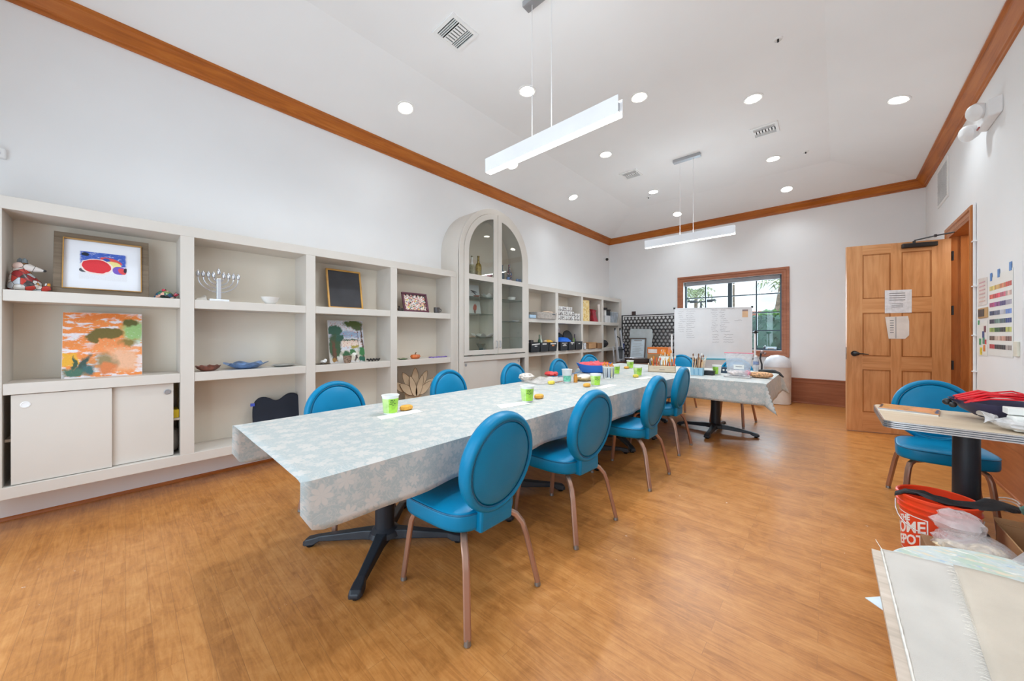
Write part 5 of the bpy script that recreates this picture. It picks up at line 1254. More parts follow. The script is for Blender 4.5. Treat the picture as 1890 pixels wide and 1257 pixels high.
t = thing('storage_table', (-2.65, 7.4, 0), 'low dark table behind the crosswise table, holding boxes and a certificate', 'table')
b = MB(); b.box(-3.32, -2.36, 6.95, 7.95, .65, .69); b.build('tabletop', pm('dark_walnut', (92, 66, 52), .5, var=.1), t, smooth=0)
for x, y in ((-3.26, 7.0), (-2.42, 7.0), (-3.26, 7.9), (-2.42, 7.9)):
    b = MB(); b.box(x - .03, x + .03, y - .03, y + .03, 0, .65); b.build('leg', pm('dark_walnut', (92, 66, 52)), t, smooth=0)
b = MB(); b.prism([(-3.40, .69), (-2.95, .69), (-2.925, 1.14), (-2.90, 1.22), (-2.93, 1.39), (-3.42, 1.40), (-3.44, 1.30)], 'y', 8.05, 8.06); b.xf(Matrix.Translation((0, -.15, 0)))
tag(b.build('grey_sheet', pm('grey_foil', (178, 186, 188), .4, var=.05, bump=.3, bscale=12), smooth=0), 'torn grey foil-like sheet behind the framed certificate', 'sheet')
cw = .37; 
t = thing('framed_certificate', (-3.22, 7.86, .69), 'framed printed certificate propped on the low table', 'picture frame')
def YL(u, v, d=0, x0=-3.41, z0=.69, y0=7.80, h=.50, dy=.08, w=.37): return (x0 + u*w, y0 + dy*v - d, z0 + v*h)
def yslab(b, u0, u1, v0, v1, d0, d1, **k):
    vs = [YL(u, v, d, **k) for d in (d0, d1) for u, v in ((u0, v0), (u1, v0), (u1, v1), (u0, v1))]
    return b.add(vs, [(0, 1, 2, 3), (4, 7, 6, 5), (0, 4, 5, 1), (1, 5, 6, 2), (2, 6, 7, 3), (3, 7, 4, 0)])
b = MB(); yslab(b, 0, 1, 0, .06, 0, .02); yslab(b, 0, 1, .95, 1, 0, .02); yslab(b, 0, .07, .06, .95, 0, .02); yslab(b, .93, 1, .06, .95, 0, .02); b.build('frame', pm('frame_taupe', (92, 82, 76), .5), t, smooth=0)
b = MB(); yslab(b, .05, .95, .05, .97, .002, .006); b.build('paper', pm('certificate_paper', (196, 208, 216), .35, var=.05), t, smooth=0)
b = MB()
yslab(b, .25, .75, .86, .90, .006, .0075)
for i in range(8): yslab(b, .18, .82 - .1*(i % 3), .22 + i*.075, .225 + i*.075 + .008, .006, .0075)
b.build('printed_lines', pm('print_grey', (150, 150, 150), .6), t, smooth=0)
dish('roasting_pan', [(.2, 0), (.24, .015), (.27, .085), (.285, .09)], -2.96, 7.16, .69, pm('pan_steel', (150, 150, 154), .3, metal=.7), 'oval silver pan on the low table in front of the certificate', 'pan', sy=.7)
solid('shipping_box', -2.78, -2.42, 7.26, 7.6, .69, .87, m_card, 'brown shipping box under the orange box', 'cardboard box')
t = thing('orange_box', (-2.58, 7.44, .87), 'orange and white printed box on the brown shipping box', 'box')
b = MB(); b.box(-2.80, -2.38, 7.3, 7.56, .87, 1.005); b.build('box_body', pm('orange_print', (226, 122, 50), .45, var=.05), t, smooth=0, bev=.003)
b = MB(); b.box(-2.78, -2.60, 7.297, 7.3, .885, .965); b.box(-2.52, -2.46, 7.297, 7.3, .88, .96); b.build('printed_patch', pm('print_white', (232, 226, 222), .5), t, smooth=0)
# whiteboard on its stand
bx0, by0, bx1, by1 = -2.174, 7.01, -1.018, 7.56
bang = math.atan2(by1 - by0, bx1 - bx0); bl_ = math.hypot(bx1 - bx0, by1 - by0)
t = thing('whiteboard', (bx0, by0, 0), 'handwritten whiteboard on a white stand, under the far window', 'whiteboard', rz=bang)
z0, z1 = .835, 1.765
b = MB(); b.box(.012, bl_ - .012, -.008, .008, z0 + .012, z1 - .012)
b.build('panel', pm('board_white', (224, 226, 228), .16, spec=.5, var=.01), t, world=False, smooth=0)
b = MB(); b.ringstrip([(0, z0), (bl_, z0), (bl_, z1), (0, z1)], [(.014, z0 + .014), (bl_ - .014, z0 + .014), (bl_ - .014, z1 - .014), (.014, z1 - .014)], 'y', -.014, .014, closed=True); b.box(bl_*.468 - .002, bl_*.468 + .002, -.0095, -.008, z0, z1); b.build('frame', m_alu, t, world=False, smooth=0)
b = MB()
for x, z in ((0, z1), (bl_, z1), (0, z0), (bl_, z0)): b.box(x - .016, x + .016, -.017, .017, z - .016, z + .016)
b.build('corner_cap', m_black, t, world=False, smooth=0, bev=.004)
rnd = random.Random(11); m_mark = pm('marker_grey', (116, 114, 120), .6)
def scribble(b, x, z, w, h=.018):
    n = max(4, int(w/.011)); b.tube([(x + w*i/n, -.0092, z + h*rnd.uniform(-.5, .5)) for i in range(n + 1)], .0014, 4)
def block(x, z, n, w0, w1, dz=.038, jit=.03):
    b = MB()
    for i in range(n): scribble(b, x + rnd.uniform(0, jit), z - i*dz, rnd.uniform(w0, w1))
    b.build('handwritten_list', m_mark, t, world=False)
block(.06, z1 - .06, 11, .05, .11); block(.20, z1 - .06, 14, .08, .15, jit=.015); block(.62, z1 - .055, 11, .06, .10); block(.76, z1 - .055, 11, .05, .15)
block(.64, z1 - .50, 4, .08, .13, .045, .01); block(.82, z1 - .50, 4, .12, .18, .045, .01)
for x, w in ((.62, .1), (.79, .07), (.87, .06), (.95, .06)):
    b = MB(); scribble(b, x, z1 - .028, w, .024); b.build('handwritten_heading', m_mark, t, world=False)
b = MB(); scribble(b, 1.0, z1 - .24, .12, .03); b.build('handwritten_note', m_mark, t, world=False)
b = MB(); b.box(1.125, 1.215, -.0095, -.008, z1 - .185, z1 - .075); b.build('taped_note', pm('tan_note', (222, 186, 148), .6), t, world=False, smooth=0)
b = MB(); b.box(1.125, 1.215, -.011, -.0095, z1 - .075, z1 - .045); b.build('note_heading', pm('note_grey', (150, 130, 128), .6), t, world=False, smooth=0)
for x in (-.045, bl_ + .045):
    b = MB(); b.tube([(x, 0, .08), (x, 0, 1.30)], .017, 10); b.build('post', m_white, t, world=False)
    b = MB(); b.tube([(x, -.035, 1.31), (x, .035, 1.31)], .026, 10); b.tube([(x, 0, 1.31), (x - .05 if x > 0 else x + .05, 0, 1.31)], .012, 8); b.tube([(x + (.05 if x > 0 else -.05), 0, 1.31), (x, 0, 1.31)], .014, 8); b.build('clamp_knob', m_black, t, world=False)
    b = MB(); b.tube([(x, -.30, .07), (x, .30, .07)], 0, sec=(.03, .04)); b.build('base_foot', m_white, t, world=False)
b = MB(); b.box(-.02, bl_ + .02, -.02, .02, .18, .22); b.build('cross_bar', m_white, t, world=False, smooth=0)
b = MB(); b.box(.45, .92, -.075, -.015, z0 - .03, z0 - .005); b.build('pen_tray', pm('sky_blue_tray', (96, 182, 206), .4), t, world=False, smooth=0, bev=.004)
# round-topped bin, phone on the sill, lamp
t = thing('waste_bin', (-.70, 8.10, 0), 'tall white waste bin with a domed top under the window corner', 'waste bin')
b = MB(); b.lathe([(.19, 0), (.2, .01), (.205, .66), (.21, .67)], -.70, 8.10, 0, 28); b.build('body', pm('bin_white', (222, 220, 216), .4), t)
b = MB(); b.lathe([(.21, .672), (.21, .69), (.2, .76), (.165, .83), (.1, .875), (0, .89)], -.70, 8.10, 0, 28); b.build('dome_lid', pm('bin_lid', (214, 216, 220), .3), t)
t = thing('telephone', (-.86, 8.48, .96), 'dark desk telephone standing on the window sill', 'telephone')
b = MB(); b.prism([(8.42, .96), (8.53, .96), (8.53, 1.03), (8.51, 1.03), (8.42, .985)], 'x', -.95, -.74); b.build('base', pm('phone_grey', (92, 104, 118), .4), t, smooth=0, bev=.006)
b = MB(); b.tube([(-.94, 8.44, 1.0), (-.93, 8.47, 1.035), (-.93, 8.52, 1.04), (-.94, 8.54, 1.01)], [.02, .014, .014, .02], 8); b.build('handset', m_black, t)
b = MB(); b.box(-.88, -.78, 8.425, 8.44, .995, 1.01); b.build('keypad', m_porc, t, smooth=0)

# ------------------------------------------------------------------ things on the long table
ZB = .7676                       # cloth surface of the near table is a touch higher
ZA = .7641
m_cup_w = pm('paper_cup_white', (236, 238, 234), .4, var=.01)
m_green = pm('lime_label', (158, 210, 70), .4, var=.12, vscale=22)
m_green2 = pm('pale_lime_label', (190, 224, 140), .4, var=.1, vscale=22)
m_print = pm('print_dark_green', (50, 90, 40), .5)
m_sponge = pm('sponge_yellow', (226, 168, 72), .85, var=.08, vscale=30, bump=.4, bscale=120)
m_sponge2 = pm('sponge_lemon', (228, 208, 84), .85, var=.08, vscale=30, bump=.4, bscale=120)
def make_cup(label):
    """white paper tub with a lime label; label faces -y at rotation 0"""
    t = thing('paper_cup', (0, 0, 0), label, 'cup', 'lime-labelled paper cups')
    r = lambda z: .041 + .010*z/.118
    dish('cup_body', [(.040, 0), (.041, .002), (r(.112), .112), (.0545, .113), (.0545, .118)], 0, 0, 0, m_cup_w, None, None, parent=t, n=26)
    def wrap(a0, a1, z0, z1, d, mat, name):
        b = MB(); n = 12
        b.grid(lambda u, v: ((r(z0 + (z1 - z0)*v) + d)*math.cos(a0 + (a1 - a0)*u), (r(z0 + (z1 - z0)*v) + d)*math.sin(a0 + (a1 - a0)*u), z0 + (z1 - z0)*v), n, 2)
        return b.build(name, mat, t, world=False)
    wrap(-PI*1.02, -PI*.5, .008, .098, .0006, m_green2, 'label_panel')
    lp = wrap(-PI*.5, PI*.02, .008, .098, .0006, m_green, 'label_panel')
    b = MB()
    for i, (a0, a1, z) in enumerate(((-1.42, -.75, .086), (-1.36, -.78, .076), (-1.45, -.62, .064), (-1.15, -.85, .055))):
        n = 8
        for k in range(n):
            if (k*7 + i) % 5 == 0: continue
            q0, q1 = a0 + (a1 - a0)*k/n, a0 + (a1 - a0)*(k + .8)/n; rr_ = r(z) + .001
            b.add([(rr_*math.cos(q0), rr_*math.sin(q0), z), (rr_*math.cos(q1), rr_*math.sin(q1), z), (rr_*math.cos(q1), rr_*math.sin(q1), z + .006), (rr_*math.cos(q0), rr_*math.sin(q0), z + .006)], [(0, 1, 2, 3)])
    b.build('print_lines', m_print, t, world=False, smooth=0)
    return t
cups = [(-2.07, 1.135, ZB, .85, 'lime-labelled paper cup nearest the camera, on a white paper strip'), (-1.68, 2.03, ZB, .47, 'lime-labelled paper cup beside the sponge at the cloth seam'),
        (-1.71, 3.125, ZA, .28, 'lime-labelled paper cup between the striped brush pot and the camera'), (-2.015, 4.21, ZA, .22, 'lime-labelled paper cup half hidden behind the striped brush pot'),
        (-2.20, 5.07, ZA, .19, 'lime-labelled paper cup at the far corner, before the silver pan'), (-1.73, 4.21, ZA, .17, 'lime-labelled paper cup before the wooden pencil crate'), (-1.045, 5.02, ZA, -1.1, 'lime-labelled paper cup right of the small black box')]
cp = None
for x, y, z, rz, lab_ in cups:
    if cp is None: o = cp = make_cup(lab_)
    else: o = copy_tree(cp); o['label'] = lab_
    o.location = (x, y, z); o.rotation_euler = (0, 0, rz)
for x, y, z, m, lab_ in ((-2.085, 1.257, ZB, m_sponge, 'orange-yellow sponge beside the nearest paper cup'), (-1.69, 2.187, ZB, m_sponge, 'orange-yellow sponge at the cloth seam'), (-2.097, 2.918, ZA, m_sponge2, 'lemon yellow sponge in front of the red clay'),
                         (-1.735, 3.0, ZA, m_sponge, 'mustard sponge in front of the third paper cup'), (-2.217, 4.977, ZA, m_sponge, 'orange sponge at the far corner cup'), (-1.69, 4.05, ZA, m_sponge2, 'lemon yellow sponge before the wooden pencil crate')):
    b = MB(); b.lathe([(.03, .001), (.038, .006), (.04, .016), (.037, .026), (.028, .031), (0, .032)], x, y, z, 22, sx=.8, sy=1.15); tag(b.build('sponge', m), lab_, 'sponge', 'round craft sponges')
m_paper = pm('white_paper', (238, 236, 230), .7)
def sheet(pts, z, label):
    b = MB(); b.prism(pts, 'z', z, z + .0012); tag(b.build('paper_strip', m_paper, smooth=0), label, 'paper', 'paper strips on the table')
sheet([(-2.045, 1.03), (-1.955, 1.015), (-1.955, 1.30), (-2.045, 1.31)], ZB - .0003, 'white paper strip under the nearest cup')
sheet([(-1.745, 1.77), (-1.645, 1.71), (-1.60, 1.97), (-1.70, 2.01)], ZB - .0003, 'white paper strip before the second cup')
sheet([(-1.65, 3.0), (-1.56, 2.98), (-1.56, 3.28), (-1.65, 3.30)], ZA - .0003, 'white paper strip right of the third cup')
sheet([(-1.64, 3.90), (-1.55, 3.88), (-1.53, 4.2), (-1.62, 4.22)], ZA - .0003, 'white paper strip before the wooden crate')
# aqua cup
t = thing('plastic_cup', (-2.04, 3.12, ZA), 'frosted plastic cup with a sea-green printed panel', 'cup')
dish('cup_body', [(.038, 0), (.04, .003), (.054, .135), (.058, .14)], -2.04, 3.12, ZA, pm('frosted_white', (226, 228, 230), .35), None, None, parent=t, n=24)
b = MB(); b.grid(lambda u, v: (-2.04 + (.0415 + .014*(.2 + .4*v))*math.cos(-1.9 + 1.9*u), 3.12 + (.0415 + .014*(.2 + .4*v))*math.sin(-1.9 + 1.9*u), ZA + .015 + .06*v), 12, 2); b.build('printed_panel', pm('sea_green', (110, 190, 164), .4, var=.15, vscale=40), t)
# amber clip and flat basket, twigs
b = MB(); b.lathe([(.02, 0), (.022, .05), (.014, .075), (.02, .085)], -1.985, 3.20, ZA, 12); tag(b.build('amber_bottle', pm('amber', (206, 138, 50), .3)), 'small amber bottle behind the frosted plastic cup', 'bottle')
m_basket = pm('straw_basket', (206, 178, 128), .8, var=.25, vscale=50, bump=.5, bscale=160)
dish('woven_tray', [(.05, 0), (.08, .006), (.10, .03), (.105, .034)], -2.00, 3.40, ZA, m_basket, 'flat woven tray with white yarn behind the frosted cup', 'tray', sy=1.2)
b = MB(); b.blob((-2.0, 3.40, ZA + .035), .07, sz=.45, sy=1.2, jit=.25, seed=21); tag(b.build('yarn', pm('white_yarn', (228, 220, 208), .9, bump=.5, bscale=80)), 'heap of white yarn lying in the flat woven tray', 'yarn')
b = MB()
for i in range(5): b.tube([(-2.14 + .01*i, 2.96 + .02*i, ZA + .006), (-2.08 + .012*i, 3.06 + .01*i, ZA + .01 + .004*i)], .004, 5)
tag(b.build('twig_bundle', pm('twig', (150, 116, 96), .8, var=.3, vscale=40)), 'small bundle of brown sticks left of the frosted cup', 'sticks')
# brush pot
t = thing('brush_pot', (-1.87, 3.715, ZA), 'white pot with blue and black stripes full of orange-tipped brushes', 'pot')
dish('pot_body', [(.056, 0), (.058, .003), (.065, .135), (.07, .142)], -1.87, 3.715, ZA, m_cup_w, None, None, parent=t, n=30)
m_st = [pm('stripe_navy', (44, 58, 84), .4), pm('stripe_steel', (96, 126, 160), .4), pm('stripe_yellow', (206, 196, 70), .4)]
rnd = random.Random(3)
for k in range(13):
    a = -2.6 + k*.27; w = rnd.uniform(.05, .10); zz0 = ZA + rnd.uniform(.008, .03); zz1 = ZA + .125; 
    b = MB(); b.grid(lambda u, v: (-1.87 + (.0588 + .0066*((zz0 - ZA) + (zz1 - zz0)*v)/.135)*math.cos(a + w*2*(u - .5)*(1 - .4*v)), 3.715 + (.0588 + .0066*((zz0 - ZA) + (zz1 - zz0)*v)/.135)*math.sin(a + w*2*(u - .5)*(1 - .4*v)), zz0 + (zz1 - zz0)*v), 3, 2)
    b.build('painted_stripe', m_st[0 if k % 3 else 1] if k != 8 else m_st[2], t)
m_or = pm('brush_orange', (236, 142, 44), .5, var=.1); m_hand = pm('brush_handle', (222, 190, 150), .5, var=.15)
def brush(name, x, y, z, h, lean, az, m, label, group, cat, r=.005, tip=None, tiplen=.03):
    t = thing(name, (x, y, z), label, cat, group)
    dx, dy = lean*math.cos(az), lean*math.sin(az)
    b = MB(); b.tube([(x, y, z), (x + dx*.5, y + dy*.5, z + h*.5), (x + dx, y + dy, z + h)], [r*.7, r, r], 7); b.build('handle', m, t)
    if tip:
        b = MB(); k = 1 + tiplen/h; b.tube([(x + dx, y + dy, z + h), (x + dx*(1 + k)/2, y + dy*(1 + k)/2, z + h*(1 + k)/2), (x + dx*k, y + dy*k, z + h*k)], [r*1.3, r*1.7, r*.5], 8); b.build('bristle_tip', tip, t)
for k in range(14):
    a = k*2.39; rad = .012 + .036*math.sqrt((k + .5)/14)
    brush('paint_brush', -1.87 + rad*math.cos(a), 3.715 + rad*math.sin(a), ZA + .006, .138 + .018*math.sin(k*2.1), .012, a, m_hand, 'orange-tipped brush standing in the striped pot', 'brushes in the striped pot', 'brush', tip=m_or)
# blue boat bowl with coral cloth
t = thing('boat_bowl', (-2.30, 4.16, ZA), 'blue boat-shaped plastic bowl filled with coral fabric', 'bowl')
b = MB(); ca = .75
def boat(k, z, s=1.0): return [( -2.30 + (math.cos(a)*.235*k*s)*math.cos(ca) - math.sin(a)*.12*k*math.sin(ca), 4.16 + (math.cos(a)*.235*k*s)*math.sin(ca) + math.sin(a)*.12*k*math.cos(ca), ZA + z + .03*abs(math.cos(a))**3*(1 if z > .05 else 0)) for a in [2*PI*i/32 for i in range(32)]]
b.loft([boat(.55, 0), boat(.72, .012), boat(.9, .06), boat(1.0, .105), boat(.97, .105), boat(.85, .06), boat(.6, .02)]); b.build('hull', pm('azure_plastic', (36, 108, 196), .4, var=.06), t)
rnd = random.Random(9); rings = []
for k, h in ((.9, .085), (.82, .12), (.6, .135), (.3, .128), (.05, .14)): rings.append([(p[0], p[1], ZA + h + .018*rnd.uniform(-1, 1)) for p in boat(k, .0)])
b = MB(); b.loft(rings); tag(b.build('coral_fabric', pm('coral_cloth', (240, 96, 104), .8, var=.1, vscale=15)), 'coral fabric heaped in the blue boat-shaped bowl', 'fabric')
b = MB(); b.blob((-2.53, 3.49, ZA + .025), .05, sx=1.5, sy=1.1, sz=.6, jit=.2, seed=31); b.blob((-2.47, 3.52, ZA + .025), .035, sz=.8, jit=.2, seed=32); tag(b.build('modelling_clay', pm('red_clay', (226, 70, 70), .5, var=.08)), 'lump of red modelling clay before the teal chair', 'clay')
rnd = random.Random(12); b = MB()
b.grid(lambda u, v: (-2.46 + .30*u + .02*math.sin(v*9), 2.80 + .55*v, ZA + .004 + .035*abs(math.sin(u*7 + v*5))*abs(math.sin(v*6 + 1))*math.sin(PI*u)*math.sin(PI*v) + .01*math.sin(PI*u)), 26, 30)
tag(b.build('plastic_wrap', plastic_film('crumpled_film', (232, 226, 220), .35), smooth=60), 'crumpled sheet of translucent plastic lying on the second table', 'plastic sheet')
b = MB(); b.blob((-2.43, 2.92, ZA + .045), .06, sx=1.2, sy=1.4, sz=.7, jit=.25, seed=41); tag(b.build('wrapped_bundle', pm('off_white_bundle', (214, 204, 194), .6, var=.2, vscale=30)), 'off-white wrapped bundle at the left edge of the second table', 'bundle')
b = MB()
for i in range(4): b.tube([(-2.36 + .012*i, 3.42 + .09*i, ZA + .008 + .006*i), (-2.30 + .01*i, 3.62 + .06*i, ZA + .02 + .01*i)], .006, 6)
tag(b.build('marker_bundle', pm('slate_blue', (96, 120, 150), .5)), 'few slate-blue sticks beside the blue boat bowl', 'sticks')
# wooden pencil crate
t = thing('pencil_crate', (-1.685, 4.90, ZA), 'pale wooden crate holding orange brushes and scissors', 'crate', rz=.36)
m_crate = wood('pale_pine', (196, 176, 148), (216, 198, 172), (228, 214, 190), 'x', 2, .6)
b = MB(); w, d, h = .17, .10, .085
b.box(-w, w, -d, d, 0, .008); b.box(-w, w, -d, -d + .01, 0, h); b.box(-w, w, d - .01, d, 0, h); b.box(-w, -w + .01, -d, d, 0, h + .02); b.box(w - .01, w, -d, d, 0, h + .02); b.build('crate_body', m_crate, t, world=False, smooth=0)
b = MB(); b.box(-.03, .035, -d - .002, -d, .03, .04); b.box(-.1, -.09, -d - .002, -d, .05, .055); b.build('stencil_mark', pm('stencil_grey', (150, 138, 124), .7), t, world=False, smooth=0)
pal = [m_or, pm('brush_red', (214, 90, 50), .5), pm('brush_cream', (230, 214, 190), .5), pm('brush_amber', (220, 164, 60), .5), pm('brush_brown', (130, 84, 54), .5), pm('brush_grey', (130, 134, 140), .5)]
rnd = random.Random(5)
for k in range(16):
    u = -.14 + .28*(k % 8)/7; v = -.05 + .09*(k // 8); c_, s_2 = math.cos(.36), math.sin(.36)
    brush('craft_tool', -1.685 + c_*u - s_2*v, 4.90 + s_2*u + c_*v, ZA + .01, rnd.uniform(.12, .19), rnd.uniform(0, .03), rnd.uniform(0, 6), pal[rnd.randrange(6)], 'brush or tool handle standing in the pale wooden crate', 'tools in the wooden crate', 'brush', r=.008, tip=pal[rnd.randrange(4)] if k % 2 else None, tiplen=.04)
t = thing('marker_box', (-1.90, 5.70, ZA), 'white open box of orange-handled tools behind the wooden crate', 'box')
b = MB(); x0, x1, y0, y1, h = -1.99, -1.80, 5.65, 5.76, .16
b.box(x0, x1, y0, y1, ZA, ZA + .006); b.box(x0, x1, y0, y0 + .006, ZA, ZA + h); b.box(x0, x1, y1 - .006, y1, ZA, ZA + h); b.box(x0, x0 + .006, y0, y1, ZA, ZA + h); b.box(x1 - .006, x1, y0, y1, ZA, ZA + h); b.build('box_body', m_cup_w, t, smooth=0)
for k in range(9):
    brush('craft_tool', -1.975 + .02*k, 5.69 + .03*(k % 2), ZA + .008, .19 + .03*math.sin(k*1.9), .01, k, pal[2], 'orange-handled tool standing in the white box behind the wooden crate', 'tools in the white box', 'brush', r=.008, tip=m_or, tiplen=.05)
# crosswise table: blue caddy, black box, strip, bag, basket, bottle, lamp
t = thing('brush_caddy', (-1.21, 4.77, ZA), 'light blue caddy of wooden brushes and sticks', 'caddy')
b = MB(); b.loft([[(-1.275, 4.735, ZA), (-1.145, 4.735, ZA), (-1.145, 4.81, ZA), (-1.275, 4.81, ZA)], [(-1.28, 4.73, ZA + .095), (-1.14, 4.73, ZA + .095), (-1.14, 4.815, ZA + .095), (-1.28, 4.815, ZA + .095)], [(-1.274, 4.736, ZA + .095), (-1.146, 4.736, ZA + .095), (-1.146, 4.809, ZA + .095), (-1.274, 4.809, ZA + .095)], [(-1.27, 4.74, ZA + .01), (-1.15, 4.74, ZA + .01), (-1.15, 4.805, ZA + .01), (-1.27, 4.805, ZA + .01)]]); b.build('body', pm('powder_blue', (156, 196, 216), .45), t, smooth=0)
for x in (-1.235, -1.185):
    b = MB(); b.box(x - .006, x + .006, 4.7305, 4.733, ZA + .01, ZA + .085); b.build('rib', pm('rib_blue', (110, 160, 190), .5), t, smooth=0)
rnd = random.Random(15)
for k in range(14):
    brush('paint_brush', -1.262 + .105*(k % 7)/6, 4.755 + .035*(k // 7), ZA + .012, rnd.uniform(.15, .23), rnd.uniform(.01, .06), rnd.uniform(-1, 1), [m_hand, pal[2], m_hand, pal[4]][k % 4], 'wooden brush standing in the light blue caddy', 'brushes in the blue caddy', 'brush', r=.0055, tip=[pal[4], None, m_cup_w][k % 3])
t = thing('tin_box', (-1.12, 4.91, ZA), 'small black box between the blue caddy and a paper cup', 'box')
b = MB(); b.box(-1.19, -1.05, 4.86, 4.95, ZA, ZA + .04); b.build('body', m_bin, t, smooth=0, bev=.006)
b = MB(); b.box(-1.195, -1.045, 4.855, 4.955, ZA + .04, ZA + .055); b.build('lid', m_bin, t, smooth=0, bev=.006)
t = thing('dotted_strip', (-1.0, 5.30, ZA), 'navy strip with a row of white dots behind the paper cup', 'box')
b = MB(); b.box(-1.09, -.90, 5.27, 5.33, ZA, ZA + .075); b.build('body', pm('navy_card', (40, 62, 84), .5), t, smooth=0, bev=.003)
for i in range(4):
    b = MB(); b.lathe([(.013, 0), (.013, .0015), (0, .0015)], n=12); b.xf(Matrix.Translation((-1.06 + i*.04, 5.2695, ZA + .04)) @ Matrix.Rotation(PI/2, 4, 'X')); b.build('dot', m_cup_w, t)
t = thing('zip_bag', (-.79, 4.85, ZA), 'clear zip bag with a pink seal and white label, standing on a pad', 'bag')
def bag(k, z, d): return [(-.79 + k*.135*math.cos(a), 4.87 + d*math.sin(a) + .06*z, ZA + .016 + z) for a in [2*PI*i/28 for i in range(28)]]
b = MB(); b.loft([bag(.8, 0, .045), bag(.86, .03, .055), bag(.9, .1, .04), bag(.98, .18, .02), bag(1.08, .25, .008), bag(1.1, .27, .004)]); b.build('film', plastic_film('zip_film', (220, 222, 226), .5), t, smooth=60)
b = MB(); b.tube([(-.79 - .148, 4.885, ZA + .285), (-.79 + .148, 4.885, ZA + .285)], .006, 6); b.build('zip_seal', pm('zip_pink', (236, 130, 150), .4), t)
b = MB(); b.box(-.83, -.725, 4.822, 4.824, ZA + .10, ZA + .15); b.build('paper_label', m_cup_w, t, smooth=0)
b = MB(); b.box(-.81, -.745, 4.8205, 4.822, ZA + .125, ZA + .132); b.build('label_print', pm('print_grey', (120, 120, 120), .6), t, smooth=0)
b = MB(); b.blob((-.81, 4.87, ZA + .05), .055, sx=1.5, sz=.6, jit=.25, seed=51); b.build('contents', pm('pale_pieces', (226, 210, 206), .7, var=.15, vscale=40), t)
b = MB(); b.blob((-.70, 4.87, ZA + .055), .03, sz=1.1, jit=.2, seed=52); b.build('pink_contents', pm('pink_piece', (236, 160, 176), .6), t)
solid('drawing_pad', -.93, -.665, 4.80, 4.96, ZA, ZA + .014, pm('pad_grey', (196, 192, 190), .6), 'grey drawing pad under the clear zip bag', 'pad', bev=.002)
b = MB(); b.lathe([(.06, 0), (.10, .012), (.115, .035), (.10, .058), (.05, .066), (0, .066)], -.585, 4.99, ZA, 28, sx=1.05, sy=.8); tag(b.build('woven_basket', pm('lidded_wicker', (196, 150, 110), .8, var=.3, vscale=60, bump=.6, bscale=140)), 'low oval woven basket right of the zip bag', 'basket')
t = thing('water_bottle', (-.74, 5.84, ZA), 'clear plastic water bottle behind the woven basket', 'bottle')
b = MB(); b.lathe([(.03, 0), (.034, .006), (.034, .07), (.031, .08), (.034, .09), (.034, .15), (.014, .185), (.013, .20), (0, .2)], -.74, 5.84, ZA, 18); b.build('body', plastic_film('bottle_film', (206, 212, 220), .45), t)
b = MB(); b.lathe([(.0155, .196), (.0155, .215), (0, .215)], -.74, 5.84, ZA, 14); b.build('cap', m_cup_w, t)
b = MB(); b.lathe([(.0348, .09), (.0348, .135)], -.74, 5.84, ZA, 18); b.f = b.f[:18]; b.mi = b.mi[:18]; b.build('wrapper', pm('wrapper_blue', (120, 134, 168), .4, var=.3, vscale=30), t)
t = thing('desk_lamp', (-.66, 5.74, ZA), 'black flexible-necked lamp clamped at the end of the crosswise table', 'lamp')
b = MB(); b.tube([(-.70, 5.72, ZA + .012), (-.60, 5.74, ZA + .018), (-.53, 5.74, ZA + .02), (-.475, 5.73, ZA - .005), (-.43, 5.72, ZA - .05)], [.022, .024, .022, .018, .008], 10); b.build('base_strap', m_black, t)
b = MB(); b.tube([(-.665, 5.74, ZA + .02), (-.665, 5.76, ZA + .10), (-.685, 5.77, ZA + .18), (-.675, 5.77, ZA + .25)], [.012, .01, .01, .012], 8); b.build('neck', m_black, t)
b = MB(); b.blob((-.665, 5.77, ZA + .265), .022); b.blob((-.63, 5.76, ZA + .25), .016); b.build('lamp_head', pm('rosy_steel', (150, 126, 122), .3, metal=.6), t)

# ------------------------------------------------------------------ papers on the open door
def door_local(x, z, d): return (Matrix.Translation((hx, hy, 0)) @ Matrix.Rotation(ang, 4, 'Z')) @ Vector((x, T + d, z))
def dsheet(name, pts, label, lines, m):
    t = thing(name, door_local(sum(p[0] for p in pts)/len(pts), min(p[1] for p in pts), .002), label, 'paper', rz=ang)
    b = MB(); n = len(pts)
    vs = [tuple(door_local(x, z, .001)) for x, z in pts] + [tuple(door_local(x, z, .003 + .006*dd)) for x, z, dd in pts3(pts)]
    b.add(vs, [tuple(range(n)), tuple(range(2*n - 1, n - 1, -1))] + [(i, n + i, n + (i + 1) % n, (i + 1) % n) for i in range(n)]); b.build('page', m, t, smooth=0)
    if lines:
        b = MB()
        for x0, x1, z, h in lines: b.add([tuple(door_local(*p)) for p in ((x0, z, .0045), (x1, z, .0045), (x1, z + h, .0045), (x0, z + h, .0045))], [(0, 1, 2, 3)])
        b.build('printed_lines', pm('print_grey2', (140, 142, 146), .6), t, smooth=0)
    return t
def pts3(pts): return [(x, z, 0) for x, z in pts]
